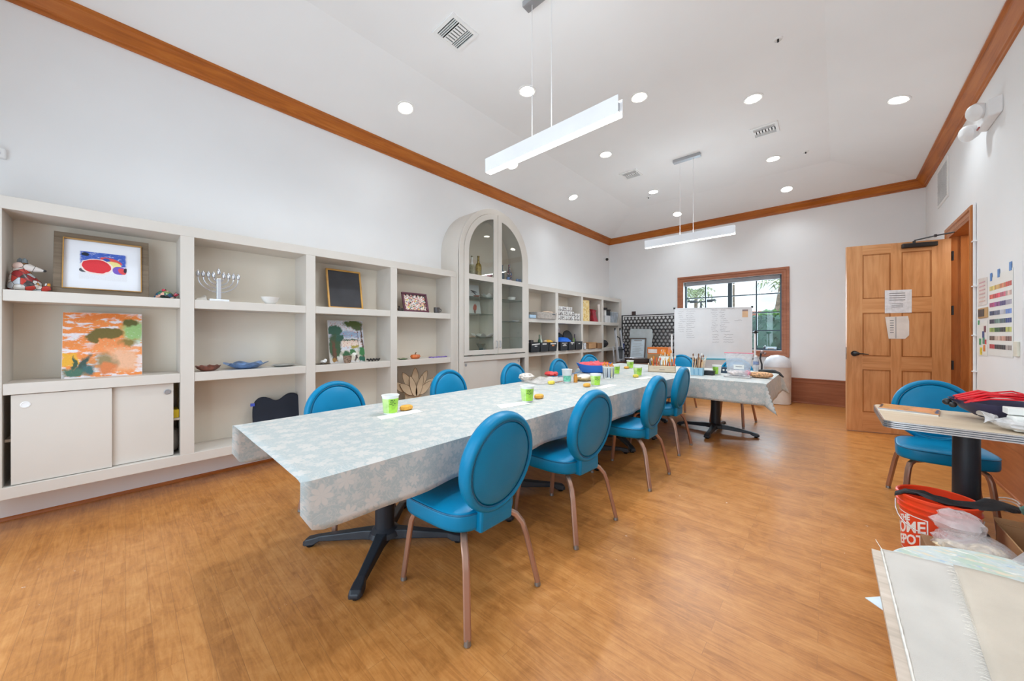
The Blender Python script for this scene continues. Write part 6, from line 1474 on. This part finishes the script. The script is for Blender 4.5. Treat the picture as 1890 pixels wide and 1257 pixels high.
# x in the leaf runs from the hinge, so the sheet's left edge has the larger x
def lx(X): return (1.085 - X)/math.cos(ang - PI) 
dsheet('notice_sheet', [(lx(.757), 1.542), (lx(.521), 1.54), (lx(.521), 1.832), (lx(.757), 1.83)], 'notice in a shiny plastic sleeve taped to the door', [(lx(.70) , lx(.56), 1.785 - i*.028, .008) for i in range(4)] + [(lx(.68), lx(.58), 1.655 - i*.02, .006) for i in range(3)], pm('sleeve_white', (226, 230, 236), .15, var=.05, vscale=25, bump=.25, bscale=40))
dsheet('folded_page', [(lx(.70), 1.215), (lx(.555), 1.215), (lx(.524), 1.493), (lx(.725), 1.50), (lx(.735), 1.43), (lx(.735), 1.26)], 'creased white page taped below the plastic-sleeved notice', [(lx(.60), lx(.566), 1.44 - i*.03, .01) for i in range(6)] + [(lx(.622), lx(.616), 1.22, .27)], pm('page_white', (230, 226, 222), .7, bump=.2, bscale=20))

# ------------------------------------------------------------------ right wall charts
def RWq(b, y0, y1, z00, z10, z11, z01, d=.003, th=.0015, mi=0):
    """quad on the right wall: y0 is the camera's left (farther) edge"""
    vs = [(XR(y0) - d, y0, z00), (XR(y1) - d, y1, z10), (XR(y1) - d, y1, z11), (XR(y0) - d, y0, z01)]
    vb = [(x + th, y, z) for x, y, z in vs]
    b.add(vs + vb, [(0, 1, 2, 3), (7, 6, 5, 4), (0, 4, 5, 1), (1, 5, 6, 2), (2, 6, 7, 3), (3, 7, 4, 0)], mi)
    return b
t = thing('colour_chart', (XR(5) - .003, 4.98, 1.08), 'white paint colour chart with eight rows of swatches, taped to the wall', 'chart')
b = RWq(MB(), 5.30, 4.69, 1.082, 1.084, 1.80, 1.775); b.build('sheet', m_cup_w, t, smooth=0)
rowc = [[(236, 214, 130), (232, 190, 120), (238, 150, 110), (232, 96, 84)], [(226, 110, 100), (220, 80, 96), (196, 100, 120), (226, 190, 180)], [(206, 90, 140), (150, 80, 140), (90, 80, 130), (196, 190, 210)], [(70, 80, 110), (110, 116, 140), (196, 196, 206), (110, 140, 206)], [(60, 60, 80), (120, 150, 140), (90, 110, 120), (50, 70, 130)], [(150, 170, 90), (60, 100, 60), (40, 44, 44), (196, 200, 110)], [(100, 80, 70), (222, 196, 180), (226, 170, 150), (140, 100, 90)], [(206, 70, 80), (60, 50, 60), (44, 42, 46), (170, 160, 156)]]
for r_, row in enumerate(rowc):
    zt_ = 1.70 - r_*.074
    for k in range(12):
        c = row[min(3, k*4//12)]; j = .82 + .3*random.random(); c = tuple(min(255, int(v*j)) for v in c)
        b = MB(); ya = 5.26 - k*.046; RWq(b, ya, ya - .036, zt_ - .038, zt_ - .038, zt_, zt_, d=.0045); b.build('swatch', pm('swatch_%d_%d' % (r_, k), c, .6, var=0), t, smooth=0)
for y, z in ((5.22, 1.80), (5.02, 1.81), (4.74, 1.83)):
    b = RWq(MB(), y + .025, y - .025, z - .05, z - .05, z + .02, z + .02, d=.005); b.build('masking_tape', pm('blue_tape', (90, 140, 200), .6), t, smooth=0)
t = thing('colour_card', (XR(5.5) - .003, 5.5, 1.54), 'narrow slanted swatch card between the door casing and the colour chart', 'chart')
b = RWq(MB(), 5.63, 5.34, 1.545, 1.55, 1.80, 1.815); b.build('sheet', pm('card_cream', (228, 220, 214), .6), t, smooth=0)
for i in range(6):
    b = RWq(MB(), 5.58, 5.40, 1.58 + i*.036, 1.58 + i*.036, 1.592 + i*.036, 1.592 + i*.036, d=.0045); b.build('swatch_row', pm('rosy_%d' % i, (216, 190 - i*4, 180), .6), t, smooth=0)
t = thing('switch_plate', (XR(5.45) - .01, 5.45, 1.42), 'brass switch plate with a dark square beside the door casing', 'switch')
b = RWq(MB(), 5.60, 5.30, 1.425, 1.427, 1.522, 1.52, d=.008, th=.008); b.build('plate', pm('tan_brass', (196, 160, 110), .4), t, smooth=0)
b = RWq(MB(), 5.58, 5.40, 1.44, 1.44, 1.508, 1.508, d=.011, th=.003); b.build('panel', pm('dark_square', (76, 74, 76), .5), t, smooth=0)
t = thing('sticker_sheet', (XR(5.5) - .003, 5.5, 1.06), 'white sheet of coloured doodles under the switch plate', 'poster')
b = RWq(MB(), 5.66, 5.33, 1.065, 1.07, 1.40, 1.375); b.build('sheet', m_cup_w, t, smooth=0)
for y, z, c, r in ((5.55, 1.20, (80, 160, 110), .03), (5.44, 1.21, (90, 150, 130), .03), (5.38, 1.20, (206, 70, 80), .022), (5.52, 1.11, (240, 200, 70), .035), (5.42, 1.14, (220, 130, 70), .03), (5.45, 1.27, (60, 80, 130), .03), (5.4, 1.32, (130, 80, 90), .03), (5.60, 1.385, (80, 130, 200), .022)):
    b = RWq(MB(), y + r, y - r, z - r, z - r, z + r, z + r, d=.0045); b.build('doodle', pm('doodle_%d' % c[0], c, .6, var=.2, vscale=40), t, smooth=0)
t = thing('wall_poster', (XR(4.6) - .003, 4.45, 1.0), 'large pale poster at the right edge of view on the right wall', 'poster')
b = RWq(MB(), 4.50, 4.05, 1.04, 1.02, 1.80, 1.82); b.build('sheet', pm('poster_white', (232, 232, 234), .5), t, smooth=0)
for i in range(7):
    b = RWq(MB(), 4.46, 4.1, 1.1 + i*.09, 1.1 + i*.09, 1.15 + i*.09, 1.15 + i*.09, d=.0045); b.build('printed_band', pm('band_%d' % i, [(210, 170, 180), (160, 190, 210), (220, 200, 150), (180, 160, 200), (150, 190, 170), (220, 150, 150), (190, 200, 220)][i], .6), t, smooth=0)
tag(RWq(MB(), 4.645, 4.555, 1.10, 1.10, 1.215, 1.215, d=.012, th=.012).build('light_switch', pm('ivory_switch', (228, 224, 206), .4), smooth=0, bev=.003), 'small ivory wall switch between the colour chart and the edge poster', 'switch')
t = thing('cable_cover', (XR(5.69) - .02, 5.685, .1), 'thin white cable run clipped up the edge of the door casing', 'cable')
b = MB(); b.tube([(XR(5.69) - .012, 5.688, .55), (XR(5.69) - .012, 5.69, 2.58)], .011, 6); b.build('cable', m_white, t)
for z in (.9, 1.26, 1.75, 2.2):
    b = MB(); b.box(XR(5.69) - .028, XR(5.69), 5.66, 5.715, z - .006, z + .006); b.build('clip', m_white, t, smooth=0)

# ------------------------------------------------------------------ on and around the small side table
t = thing('magazine', (.38, 3.52, .77), 'orange-covered magazine lying at the corner of the small side table', 'magazine')
M_ = Matrix.Translation((.392, 3.47, .77)) @ Matrix.Rotation(-.16, 4, 'Z')
b = MB(); b.box(-.128, .128, -.13, .13, 0, .008); b.xf(M_); b.build('pages', m_paper, t, smooth=0)
b = MB(); b.quad((-.13, -.132, .0095), (.13, -.132, .0095), (.13, .132, .0095), (-.13, .132, .0095)); b.xf(M_)
b.build('cover', paint('magazine_cover', (230, 160, 96), [('rect', .3, .55, .36, .4, (214, 150, 90), .3), ('noise', 3, 5, 2.5, .54, (120, 96, 80), .1), ('ell', .12, .62, .06, .1, (206, 150, 40), .3), ('rect', .02, .6, .03, .34, (60, 54, 60), .2), ('rect', .4, .06, .5, .06, (170, 190, 206), .2), ('rect', .97, .5, .03, .36, (70, 90, 120), .2), ('ell', .7, .55, .2, .3, (238, 160, 110), .4)], .35), t, smooth=0)
def bw(k, z, s=1.0): return [(.775 + .235*k*math.cos(a), 3.37 + .17*k*math.sin(a), .77 + z + .012*math.cos(a)**2) for a in [2*PI*i/36 for i in range(36)]]
t = thing('oval_bowl', (.775, 3.37, .77), 'dark navy oval bowl holding red straps on the small side table', 'bowl')
b = MB(); b.loft([bw(.35, 0), bw(.55, .012), bw(.8, .05), bw(1.0, .105), bw(.975, .105), bw(.78, .055), bw(.5, .02)]); b.build('bowl_wall', pm('navy_plastic', (46, 46, 78), .45, var=.15, vscale=12), t)
b = MB(); b.blob((.535, 3.35, .862), .02); b.blob((.553, 3.325, .85), .017); b.build('carry_clip', m_black, t)
m_red = pm('red_webbing', (214, 24, 40), .5, var=.1, vscale=20)
for k in range(9):
    b = MB(); y0 = 3.27 + k*.024; w = .02 + .01*math.sin(k)
    b.tube([(.585 + .02*math.sin(k*2), y0, .875 + .006*(k % 3)), (.675, y0 + .012*math.sin(k*1.7), .905 + .012*(k % 3)), (.79, y0 + .015*math.cos(k), .91 + .010*(k % 4)), (.91, y0 + .02*math.sin(k*3.1), .89 + .010*(k % 3)), (.97, y0, .875 + .004*k)], 0, sec=(.028, .007))
    tag(b.build('red_strap', m_red), 'flat red strap heaped in the navy oval bowl', 'strap', 'red straps in the bowl')
solid('white_carton', .695, .93, 3.09, 3.17, .852, .885, m_cup_w, 'flat white box lying on the plastic-wrapped pack', 'box', bev=.003)
t = thing('wrapped_pack', (.77, 3.09, .77), 'white pack wrapped in clear plastic at the wall end of the side table', 'pack')
b = MB(); b.blob((.785, 3.085, .806), .10, sx=1.45, sy=.95, sz=.37, n=22, m=12, jit=.07, seed=61); b.build('wrapping', plastic_film('pack_film', (226, 224, 224), .15), t)
b = MB(); b.box(.70, .90, 3.03, 3.14, .775, .848); b.build('contents', m_cup_w, t, smooth=0, bev=.01)
b = MB(); b.grid(lambda u, v: (.665 - .06*u + .01*math.sin(9*v), 3.10 + .09*(v - .5)*(1 + .5*u), .812 + .02*math.sin(v*PI)*(1 + u) + .012*math.sin(11*v + 4*u)), 8, 14); b.build('twisted_end', plastic_film('pack_film', (226, 224, 224), .15), t, smooth=60)

# red bucket -----------------------------------------------------------
bx, by = .45, 3.035
t = thing('bucket', (bx, by, 0), 'bright orange-red plastic bucket with white printed square and letters', 'bucket')
m_buck = pm('orange_red_plastic', (232, 70, 36), .32, var=.03)
b = MB(); b.lathe([(.0, .004), (.126, .004), (.13, 0), (.132, .006), (.143, .285), (.152, .285), (.152, .292), (.146, .294), (.147, .315), (.156, .316), (.156, .322), (.149, .325), (.150, .352), (.157, .354), (.157, .366), (.150, .37), (.145, .366), (.130, .02), (0, .015)], bx, by, 0, 48); b.build('bucket_wall', m_buck, t, smooth=40)
brad = lambda z: .132 + .011*z/.285
def onb(a0):
    def f(x, y, z):
        zz = .155 + y; a = a0 + x/.138; r = brad(zz) + .0008 + z; return (bx + r*math.cos(a), by + r*math.sin(a), zz)
    return f
m_bw = pm('bucket_white', (240, 236, 232), .45, var=0)
la = math.atan2(-3.035, -.455) - 1.0                 # the printed square is turned to the left of the view
def slanted(sc):
    f0 = onb(la)
    def f(x, y, z):
        c, s = math.cos(math.radians(24)), math.sin(math.radians(24))
        x2, y2 = x, y + x*.42
        return f0(x2, y2, z)
    return f
fo = slanted(1)
b = MB(); hw = .108; sq = [(-hw, -hw), (hw, -hw), (hw, hw), (-hw, hw)]
fsq = onb(la)
pts = []
for i in range(4):
    p, q = sq[i], sq[(i + 1) % 4]
    for k in range(8): pts.append((p[0] + (q[0] - p[0])*k/8, p[1] + (q[1] - p[1])*k/8))
inn = [(x*.95, y*.95) for x, y in pts]
n = len(pts); vs = [fsq(x, y, .0004) for x, y in pts] + [fsq(x, y, .0004) for x, y in inn]
b.add(vs, [(i, (i + 1) % n, n + (i + 1) % n, n + i) for i in range(n)]); b.build('printed_square', m_bw, t, smooth=0)
for body, yy, sz in (('THE', .074, .045), ('HOME', .02, .088), ('DEPOT', -.05, .076)):
    txt(body, sz, m_bw, t, (lambda x, y, z, yy=yy: fo(x*.80, y + yy, z)), 'printed_word', bold=.002)
b = MB(); hb = math.atan2(-3.035, -.455) - .1
b.tube([(bx + .150*math.cos(hb - 1.55), by + .150*math.sin(hb - 1.55), .30)] + [(bx + .158*math.cos(hb - 1.5 + 3.0*i/14), by + .158*math.sin(hb - 1.5 + 3.0*i/14), .30 - .11*math.sin(PI*i/14)**.7) for i in range(15)], .0026, 6); b.build('wire_bail', m_al, t)
b = MB(); rnd = random.Random(8); rings = []
for i in range(13):
    u = i/12; x = bx - .165 + .44*u; y = by - .06 + .10*u - .05*math.sin(PI*u); z = .375 + .012*math.sin(u*9) - .05*max(0, u - .8)*5*0.3 - .02*(1 if u < .05 else 0)
    w = (.012 + .03*math.sin(PI*min(1, u*1.1))) if u < .66 else .02 + .06*math.sin(PI*(u - .6)/.42)
    rings.append([(x + .004*rnd.uniform(-1, 1), y + w*math.cos(a)*(1 + .2*rnd.uniform(-1, 1)), z + .014*math.sin(a) + .006*rnd.uniform(-1, 1)) for a in [2*PI*k/10 for k in range(10)]])
b.loft(rings); tag(b.build('black_apron', pm('black_crepe', (30, 30, 33), .6, var=.2, vscale=30, bump=.3, bscale=50)), 'long black crumpled cloth laid across the bucket rim', 'cloth')
open_carton('moving_box', .66, 1.0, 2.74, 3.10, 0, .27, 'brown cardboard box on the floor behind the bagged pieces', m_card, flap=.04)
solid('step_box', .36, .64, 2.42, 2.82, 0, .22, m_card_d, 'low brown box under the clear bag of pieces', 'cardboard box')
t = thing('plastic_bag', (.5, 2.68, .22), 'clear plastic bag of small pale pieces beside the bucket', 'bag')
b = MB(); b.blob((.50, 2.66, .275), .10, sx=1.25, sy=1.2, sz=.6, n=20, m=10, jit=.1, seed=71); b.blob((.47, 2.72, .35), .075, sx=1.1, sz=.8, n=16, m=8, jit=.22, seed=72); b.build('film', plastic_film('bag_film', (226, 220, 220), .55), t)
b = MB(); b.blob((.44, 2.62, .262), .05, sx=1.3, sz=.6, jit=.15, seed=73); b.blob((.54, 2.65, .262), .055, sx=1.2, sz=.7, jit=.15, seed=74); b.build('contents', pm('beads_tan', (206, 186, 156), .6, var=.25, vscale=60), t)
b = MB(); b.blob((.70, 2.56, .30), .085, sx=1.3, sy=1.0, sz=.9, n=16, m=9, jit=.16, seed=75); tag(b.build('crumpled_bag', plastic_film('bag_film2', (226, 222, 222), .5)), 'crumpled clear bag at the right edge behind the round painted board', 'bag')
t = thing('trash_pail', (.945, 3.36, 0), 'white lidded pail with paint drips at the right edge of view', 'pail')
b = MB(); b.lathe([(.0, 0), (.105, 0), (.125, .30), (.13, .31), (.13, .335), (0, .34)], .945, 3.36, 0, 24); b.build('pail_body', m_cup_w, t)
b = MB(); b.blob((.83, 3.33, .30), .035, sz=1.3, jit=.3, seed=81); b.build('paint_drip', pm('mint_paint', (130, 190, 180), .4, var=.2, vscale=30), t)
# the round painted board and the canvas-covered panel in front
solid('carton_stack', .30, .95, 1.30, 2.10, 0, .296, m_card, 'large brown carton carrying the canvas-covered panel', 'cardboard box')
solid('carton_stack', .40, .86, 2.12, 2.40, 0, .27, m_card_d, 'brown carton carrying the round painted board', 'cardboard box')
t = thing('round_board', (.585, 2.165, .2715), 'round board painted with pale watercolour, half under the canvas', 'board')
b = MB(); b.lathe([(.0, 0), (.39, 0), (.40, .006), (.40, .024), (.39, .03), (0, .03)], .585, 2.165, .2715, 56); b.build('board_disc', pm('board_edge', (206, 212, 212), .6), t)
b = MB(); b.grid(lambda u, v: (.585 + (.02 + .37*v)*math.cos(2*PI*u), 2.165 + (.02 + .37*v)*math.sin(2*PI*u), .3025), 56, 6)
for fi in b.uv: b.uv[fi] = [((b.v[i][0] - .185)/.8, (b.v[i][1] - 1.765)/.8) for i in b.f[fi]]
b.build('painted_face', paint('watercolour', (206, 214, 212), [('noise', 2, 2, 2.0, .5, (190, 206, 190), .1), ('noise', 2, 8, 3.0, .54, (226, 214, 190), .08, .5), ('noise', 4, 6, 2.0, .56, (166, 192, 216), .1), ('noise', 3, 9, 4.0, .58, (236, 234, 226), .06, .9)], .6), t)
t = thing('canvas_covered_slab', (.5, 1.7, .323), 'wooden panel covered with raw cream canvas with frayed edges', 'panel')
x0, x1, y0, y1, zp = .139, .99, .95, 2.185, .323
b = MB(); b.box(x0, x1, y0, y1 - .012, zp, zp + .018); b.build('wood_panel', wood('whitewashed_wood', (184, 168, 152), (206, 190, 174), (220, 206, 192), 'x', 1.0, .6), t, smooth=0)
m_canvas = pm('raw_canvas', (206, 200, 192), .9, var=.03, vscale=5, bump=.25, bscale=400)
m_canvas2 = pm('raw_canvas_tan', (206, 194, 178), .9, var=.05, vscale=4, bump=.25, bscale=400)
zc_ = zp + .0185
b = MB(); b.grid(lambda u, v: (.166 + (.31 - .166 + .09*v)*u, y0 + (y1 + .01 + .03*u - y0)*v, zc_ + .002*math.sin(u*7 + v*3)**2 + .0015), 16, 40); o = b.build('canvas_cloth', m_canvas, t, smooth=60); o.modifiers.new('s', 'SOLIDIFY').thickness = .002
b = MB(); b.grid(lambda u, v: (.28 + .09*v + (1.0 - .28 - .09*v)*u, y0 + (y1 + .035 + .05*u - y0)*v, zc_ + .006 + .006*math.sin(u*5 + v*4) ** 2 * (1 - u*.3)), 22, 40); o = b.build('canvas_overlap', m_canvas2, t, smooth=60); o.modifiers.new('s', 'SOLIDIFY').thickness = .002
rnd = random.Random(17); b = MB()
for i in range(150):
    v = i/150; x = .28 + .09*v; y = y0 + (y1 + .03 - y0)*v; l = rnd.uniform(.008, .028); a = rnd.uniform(2.3, 3.7)
    b.tube([(x + .004, y, zc_ + .008), (x + l*.5*math.cos(a), y + l*.5*math.sin(a), zc_ + .009), (x + l*math.cos(a), y + l*math.sin(a), zc_ + .006)], .0007, 4)
b.build('frayed_edge', pm('canvas_thread', (232, 226, 216), .9), t)
b = MB(); b.tube([(.170, y0 + (y1 - y0)*i/60, zc_ + .005 + .001*math.sin(i)) for i in range(61)], [.003 + .0012*math.sin(i*2.3) for i in range(61)], 5); b.tube([(.17, y1 + .0, zc_ + .006), (.163, y1 + .02, zc_ + .012), (.155, y1 + .04, zc_ + .022)], .0012, 4); b.build('selvedge', pm('canvas_thread', (232, 226, 216), .9), t)
b = MB(); b.prism([(.40, 1.50), (.098, 1.79), (.33, 2.04), (.64, 1.76)], 'z', zp - .0035, zp - .0015); tag(b.build('paper_sheet', pm('pale_blue_paper', (214, 226, 234), .6), smooth=0), 'corner of pale blue paper sticking out under the canvas panel', 'paper')
solid('paper_stack', .155, .9, 1.52, 2.02, .298, zp - .004, pm('pale_blue_paper', (214, 226, 234), .6), 'stack of pale paper between the carton and the canvas panel', 'paper', bev=.001)
# cords near the side table
b = MB()
b.tube([(XR(3.9) - .03, 3.9, .62), (XR(4.1) - .03, 4.15, .52), (XR(4.4) - .03, 4.5, .50), (XR(4.6) - .03, 4.8, .66)], .006, 6)
tag(b.build('power_cord', pm('cord_white', (226, 214, 206), .5)), 'pale cord drooping along the right wall behind the side table', 'cord')
b = MB(); b.tube([(.92 + .10*math.cos(a), 4.30 + .07*math.sin(a), .05 + .02*math.sin(a*2) - .04*(a/12)) for a in [i*.35 for i in range(36)]], .005, 6)
tag(b.build('coiled_cord', pm('cord_white', (226, 214, 206), .5)), 'coiled pale cord on the floor by the wall behind the side table', 'cord')

# ------------------------------------------------------------------ outside the far window
g_ = MB(); g_.box(-60, 40, YF + .3, 80, -.4, -.25); struct(g_.build('ground', pm('paving_outside', (196, 190, 180), .9, var=.08, vscale=.5), smooth=0))
m_hedge = pm('hedge_leaf', (74, 116, 100), .6, var=.35, vscale=3.0, bump=.6, bscale=12)
m_leafy = pm('bright_leaf', (104, 158, 72), .5, var=.35, vscale=6)
def leafy(name, x0, x1, y0, y1, z0, z1, m, label, cat, n=900, size=.12, seed=0):
    rnd = random.Random(seed); b = MB()
    b.box(x0 + .1, x1 - .1, y0 + .1, y1 - .1, z0, z1 - .1)
    for i in range(n):
        p = Vector((rnd.uniform(x0, x1), y0 + rnd.uniform(0, .25)*(y1 - y0), rnd.uniform(z0, z1))) if rnd.random() < .7 else Vector((rnd.uniform(x0, x1), rnd.uniform(y0, y1), z1 + rnd.uniform(-.1, .08)))
        u = Vector((rnd.gauss(0, 1), rnd.gauss(0, 1), rnd.gauss(0, 1))).normalized(); w = u.orthogonal().normalized(); s = size*rnd.uniform(.5, 1.2)
        b.add([tuple(p - u*s), tuple(p + w*s*.4), tuple(p + u*s), tuple(p - w*s*.4)], [(0, 1, 2, 3)])
    return tag(b.build(name, m, smooth=0), label, cat)
leafy('clipped_hedge', -3.6, .6, 11.6, 12.6, -.25, 1.72, m_hedge, 'dark clipped hedge outside the lower window panes', 'hedge', 2600, .09, 1)
leafy('leafy_shrub', -1.5, -.55, 12.7, 13.4, -.25, 1.86, m_leafy, 'bright green broad-leaved shrub above the hedge outside', 'shrub', 500, .17, 2)
t = thing('far_house', (-2.2, 30, -.25), 'distant pale house with a terracotta roof outside the window', 'house')
b = MB(); b.box(-4.4, -2.3, 30, 36, -.25, 2.2); b.build('house_wall', pm('stucco', (226, 206, 190), .8), t, smooth=0)
b = MB(); b.prism([(-4.9, 2.2), (-1.9, 2.2), (-2.6, 2.9), (-4.2, 2.9)], 'y', 29.5, 36.5); b.build('roof', pm('terracotta_roof', (206, 120, 84), .8, var=.15, vscale=3), t, smooth=0)
def palm(x, y, h, r, label, seed, lean=0.0, fr=15):
    rnd = random.Random(seed); t = thing('palm_tree', (x, y, -.25), label, 'palm tree', 'palm trees outside the window')
    b = MB(); b.tube([(x, y, -.25), (x + lean*.4, y, h*.5), (x + lean, y, h)], [.17, .13, .12], 9); b.build('trunk', pm('palm_trunk', (150, 134, 118), .9, var=.2, vscale=8), t)
    b = MB()
    for k in range(fr):
        a = 2*PI*k/fr + rnd.uniform(-.2, .2); up = rnd.uniform(.1, .9); prev = None
        for i in range(9):
            u = i/8; q = Vector((x + lean + r*u*math.cos(a), y + r*u*math.sin(a), h + r*(up*u - 1.05*u*u)))
            if prev is not None:
                s = Vector((-math.sin(a), math.cos(a), 0)); L_ = r*.33*math.sin(PI*min(1, u*.9 + .08))
                for sg in (-1, 1):
                    b.add([tuple(prev), tuple(prev + (q - prev)*.55), tuple(q + s*sg*L_ + Vector((0, 0, -L_*.55)))], [(0, 1, 2)])
            prev = q
    b.build('fronds', pm('palm_frond', (156, 174, 128), .6, var=.3, vscale=2), t, smooth=0)
palm(-7.7, 30, 4.7, 1.7, 'palm tree in the upper left window pane', 1)
palm(-1.85, 19, 3.9, 1.2, 'leaning palm tree in the upper right window panes', 2, lean=.45, fr=18)
palm(-4.55, 26, 7.2, 1.6, 'tall palm trunk beside the thick dark mullion', 3)
t = thing('street_lamp', (-6.6, 27, -.25), 'double-armed street lamp seen through the left window panes', 'street lamp')
b = MB(); b.tube([(-6.6, 27, -.25), (-6.6, 27, 3.5)], .06, 8); b.build('post', m_dark_frame, t)
b = MB(); b.box(-7.3, -5.9, 26.9, 27.1, 3.5, 3.58); b.box(-7.5, -6.9, 26.8, 27.2, 3.56, 3.66); b.box(-6.3, -5.7, 26.8, 27.2, 3.56, 3.66); b.build('lamp_arm', m_dark_frame, t, smooth=0)

# ------------------------------------------------------------------ daylight, exposure, camera
w = bpy.data.worlds.new('sky'); scene.world = w; w.use_nodes = True
nt = w.node_tree; bg = nt.nodes['Background']
tc = N(nt, 'ShaderNodeTexCoord'); no = N(nt, 'ShaderNodeTexNoise', Scale=4.0, Detail=5.0); mp = N(nt, 'ShaderNodeMapping'); mp.inputs['Scale'].default_value = (1, 1, 3)
L(nt, tc.outputs['Generated'], mp.inputs[0]); L(nt, mp.outputs[0], no.inputs['Vector'])
L(nt, ramp(nt, no.outputs['Fac'], [(.4, (200, 222, 242)), (.65, (246, 249, 252))]), bg.inputs['Color'])
bg.inputs['Strength'].default_value = 1.5
for a0, a1 in BW:                                             # daylight coming in through the two back windows
    ld = bpy.data.lights.new('window_daylight', 'AREA'); ld.shape = 'RECTANGLE'; ld.size = a1 - a0 - .05; ld.size_y = BZ1 - BZ0 - .05; ld.energy = 33; ld.color = (.68, .85, 1.0)
    lo = bpy.data.objects.new('window_daylight', ld); COL.objects.link(lo); lo.location = ((a0 + a1)/2, YB - .06, (BZ0 + BZ1)/2); lo.rotation_euler = (PI/2, 0, 0)
ld = bpy.data.lights.new('window_daylight', 'AREA'); ld.shape = 'RECTANGLE'; ld.size = 1.65; ld.size_y = 1.3; ld.energy = 52; ld.color = (.72, .87, 1.0)
lo = bpy.data.objects.new('window_daylight', ld); COL.objects.link(lo); lo.location = ((WX0 + WX1)/2, YF + .19, (WZ0 + WZ1)/2); lo.rotation_euler = (-PI/2, 0, 0)
ld = bpy.data.lights.new('hall_fill', 'POINT'); ld.energy = 25; ld.color = (1, .9, .78); ld.shadow_soft_size = .2
lo = bpy.data.objects.new('hall_fill', ld); COL.objects.link(lo); lo.location = (1.9, 6.2, 2.6)

cam = bpy.data.cameras.new('camera'); co = bpy.data.objects.new('camera', cam); COL.objects.link(co); scene.camera = co
co.location = (0, 0, 1.27); co.rotation_euler = (PI/2, 0, math.radians(42.107))
cam.sensor_width = 36; cam.lens = 646.04/1890*36; cam.shift_y = -(628.5 - 617.27)/1890; cam.clip_start = .05; cam.clip_end = 300
scene.view_settings.view_transform = 'Standard'; scene.view_settings.look = 'None'
scene.view_settings.exposure = 0.0; scene.view_settings.gamma = 1.0; scene.view_settings.use_curve_mapping = False
scene.cycles.use_denoising = True
scene.cycles.max_bounces = 9; scene.cycles.diffuse_bounces = 6; scene.cycles.glossy_bounces = 4; scene.cycles.transparent_max_bounces = 12
scene.cycles.sample_clamp_indirect = 6.0
scene.cycles.caustics_reflective = False; scene.cycles.caustics_refractive = False
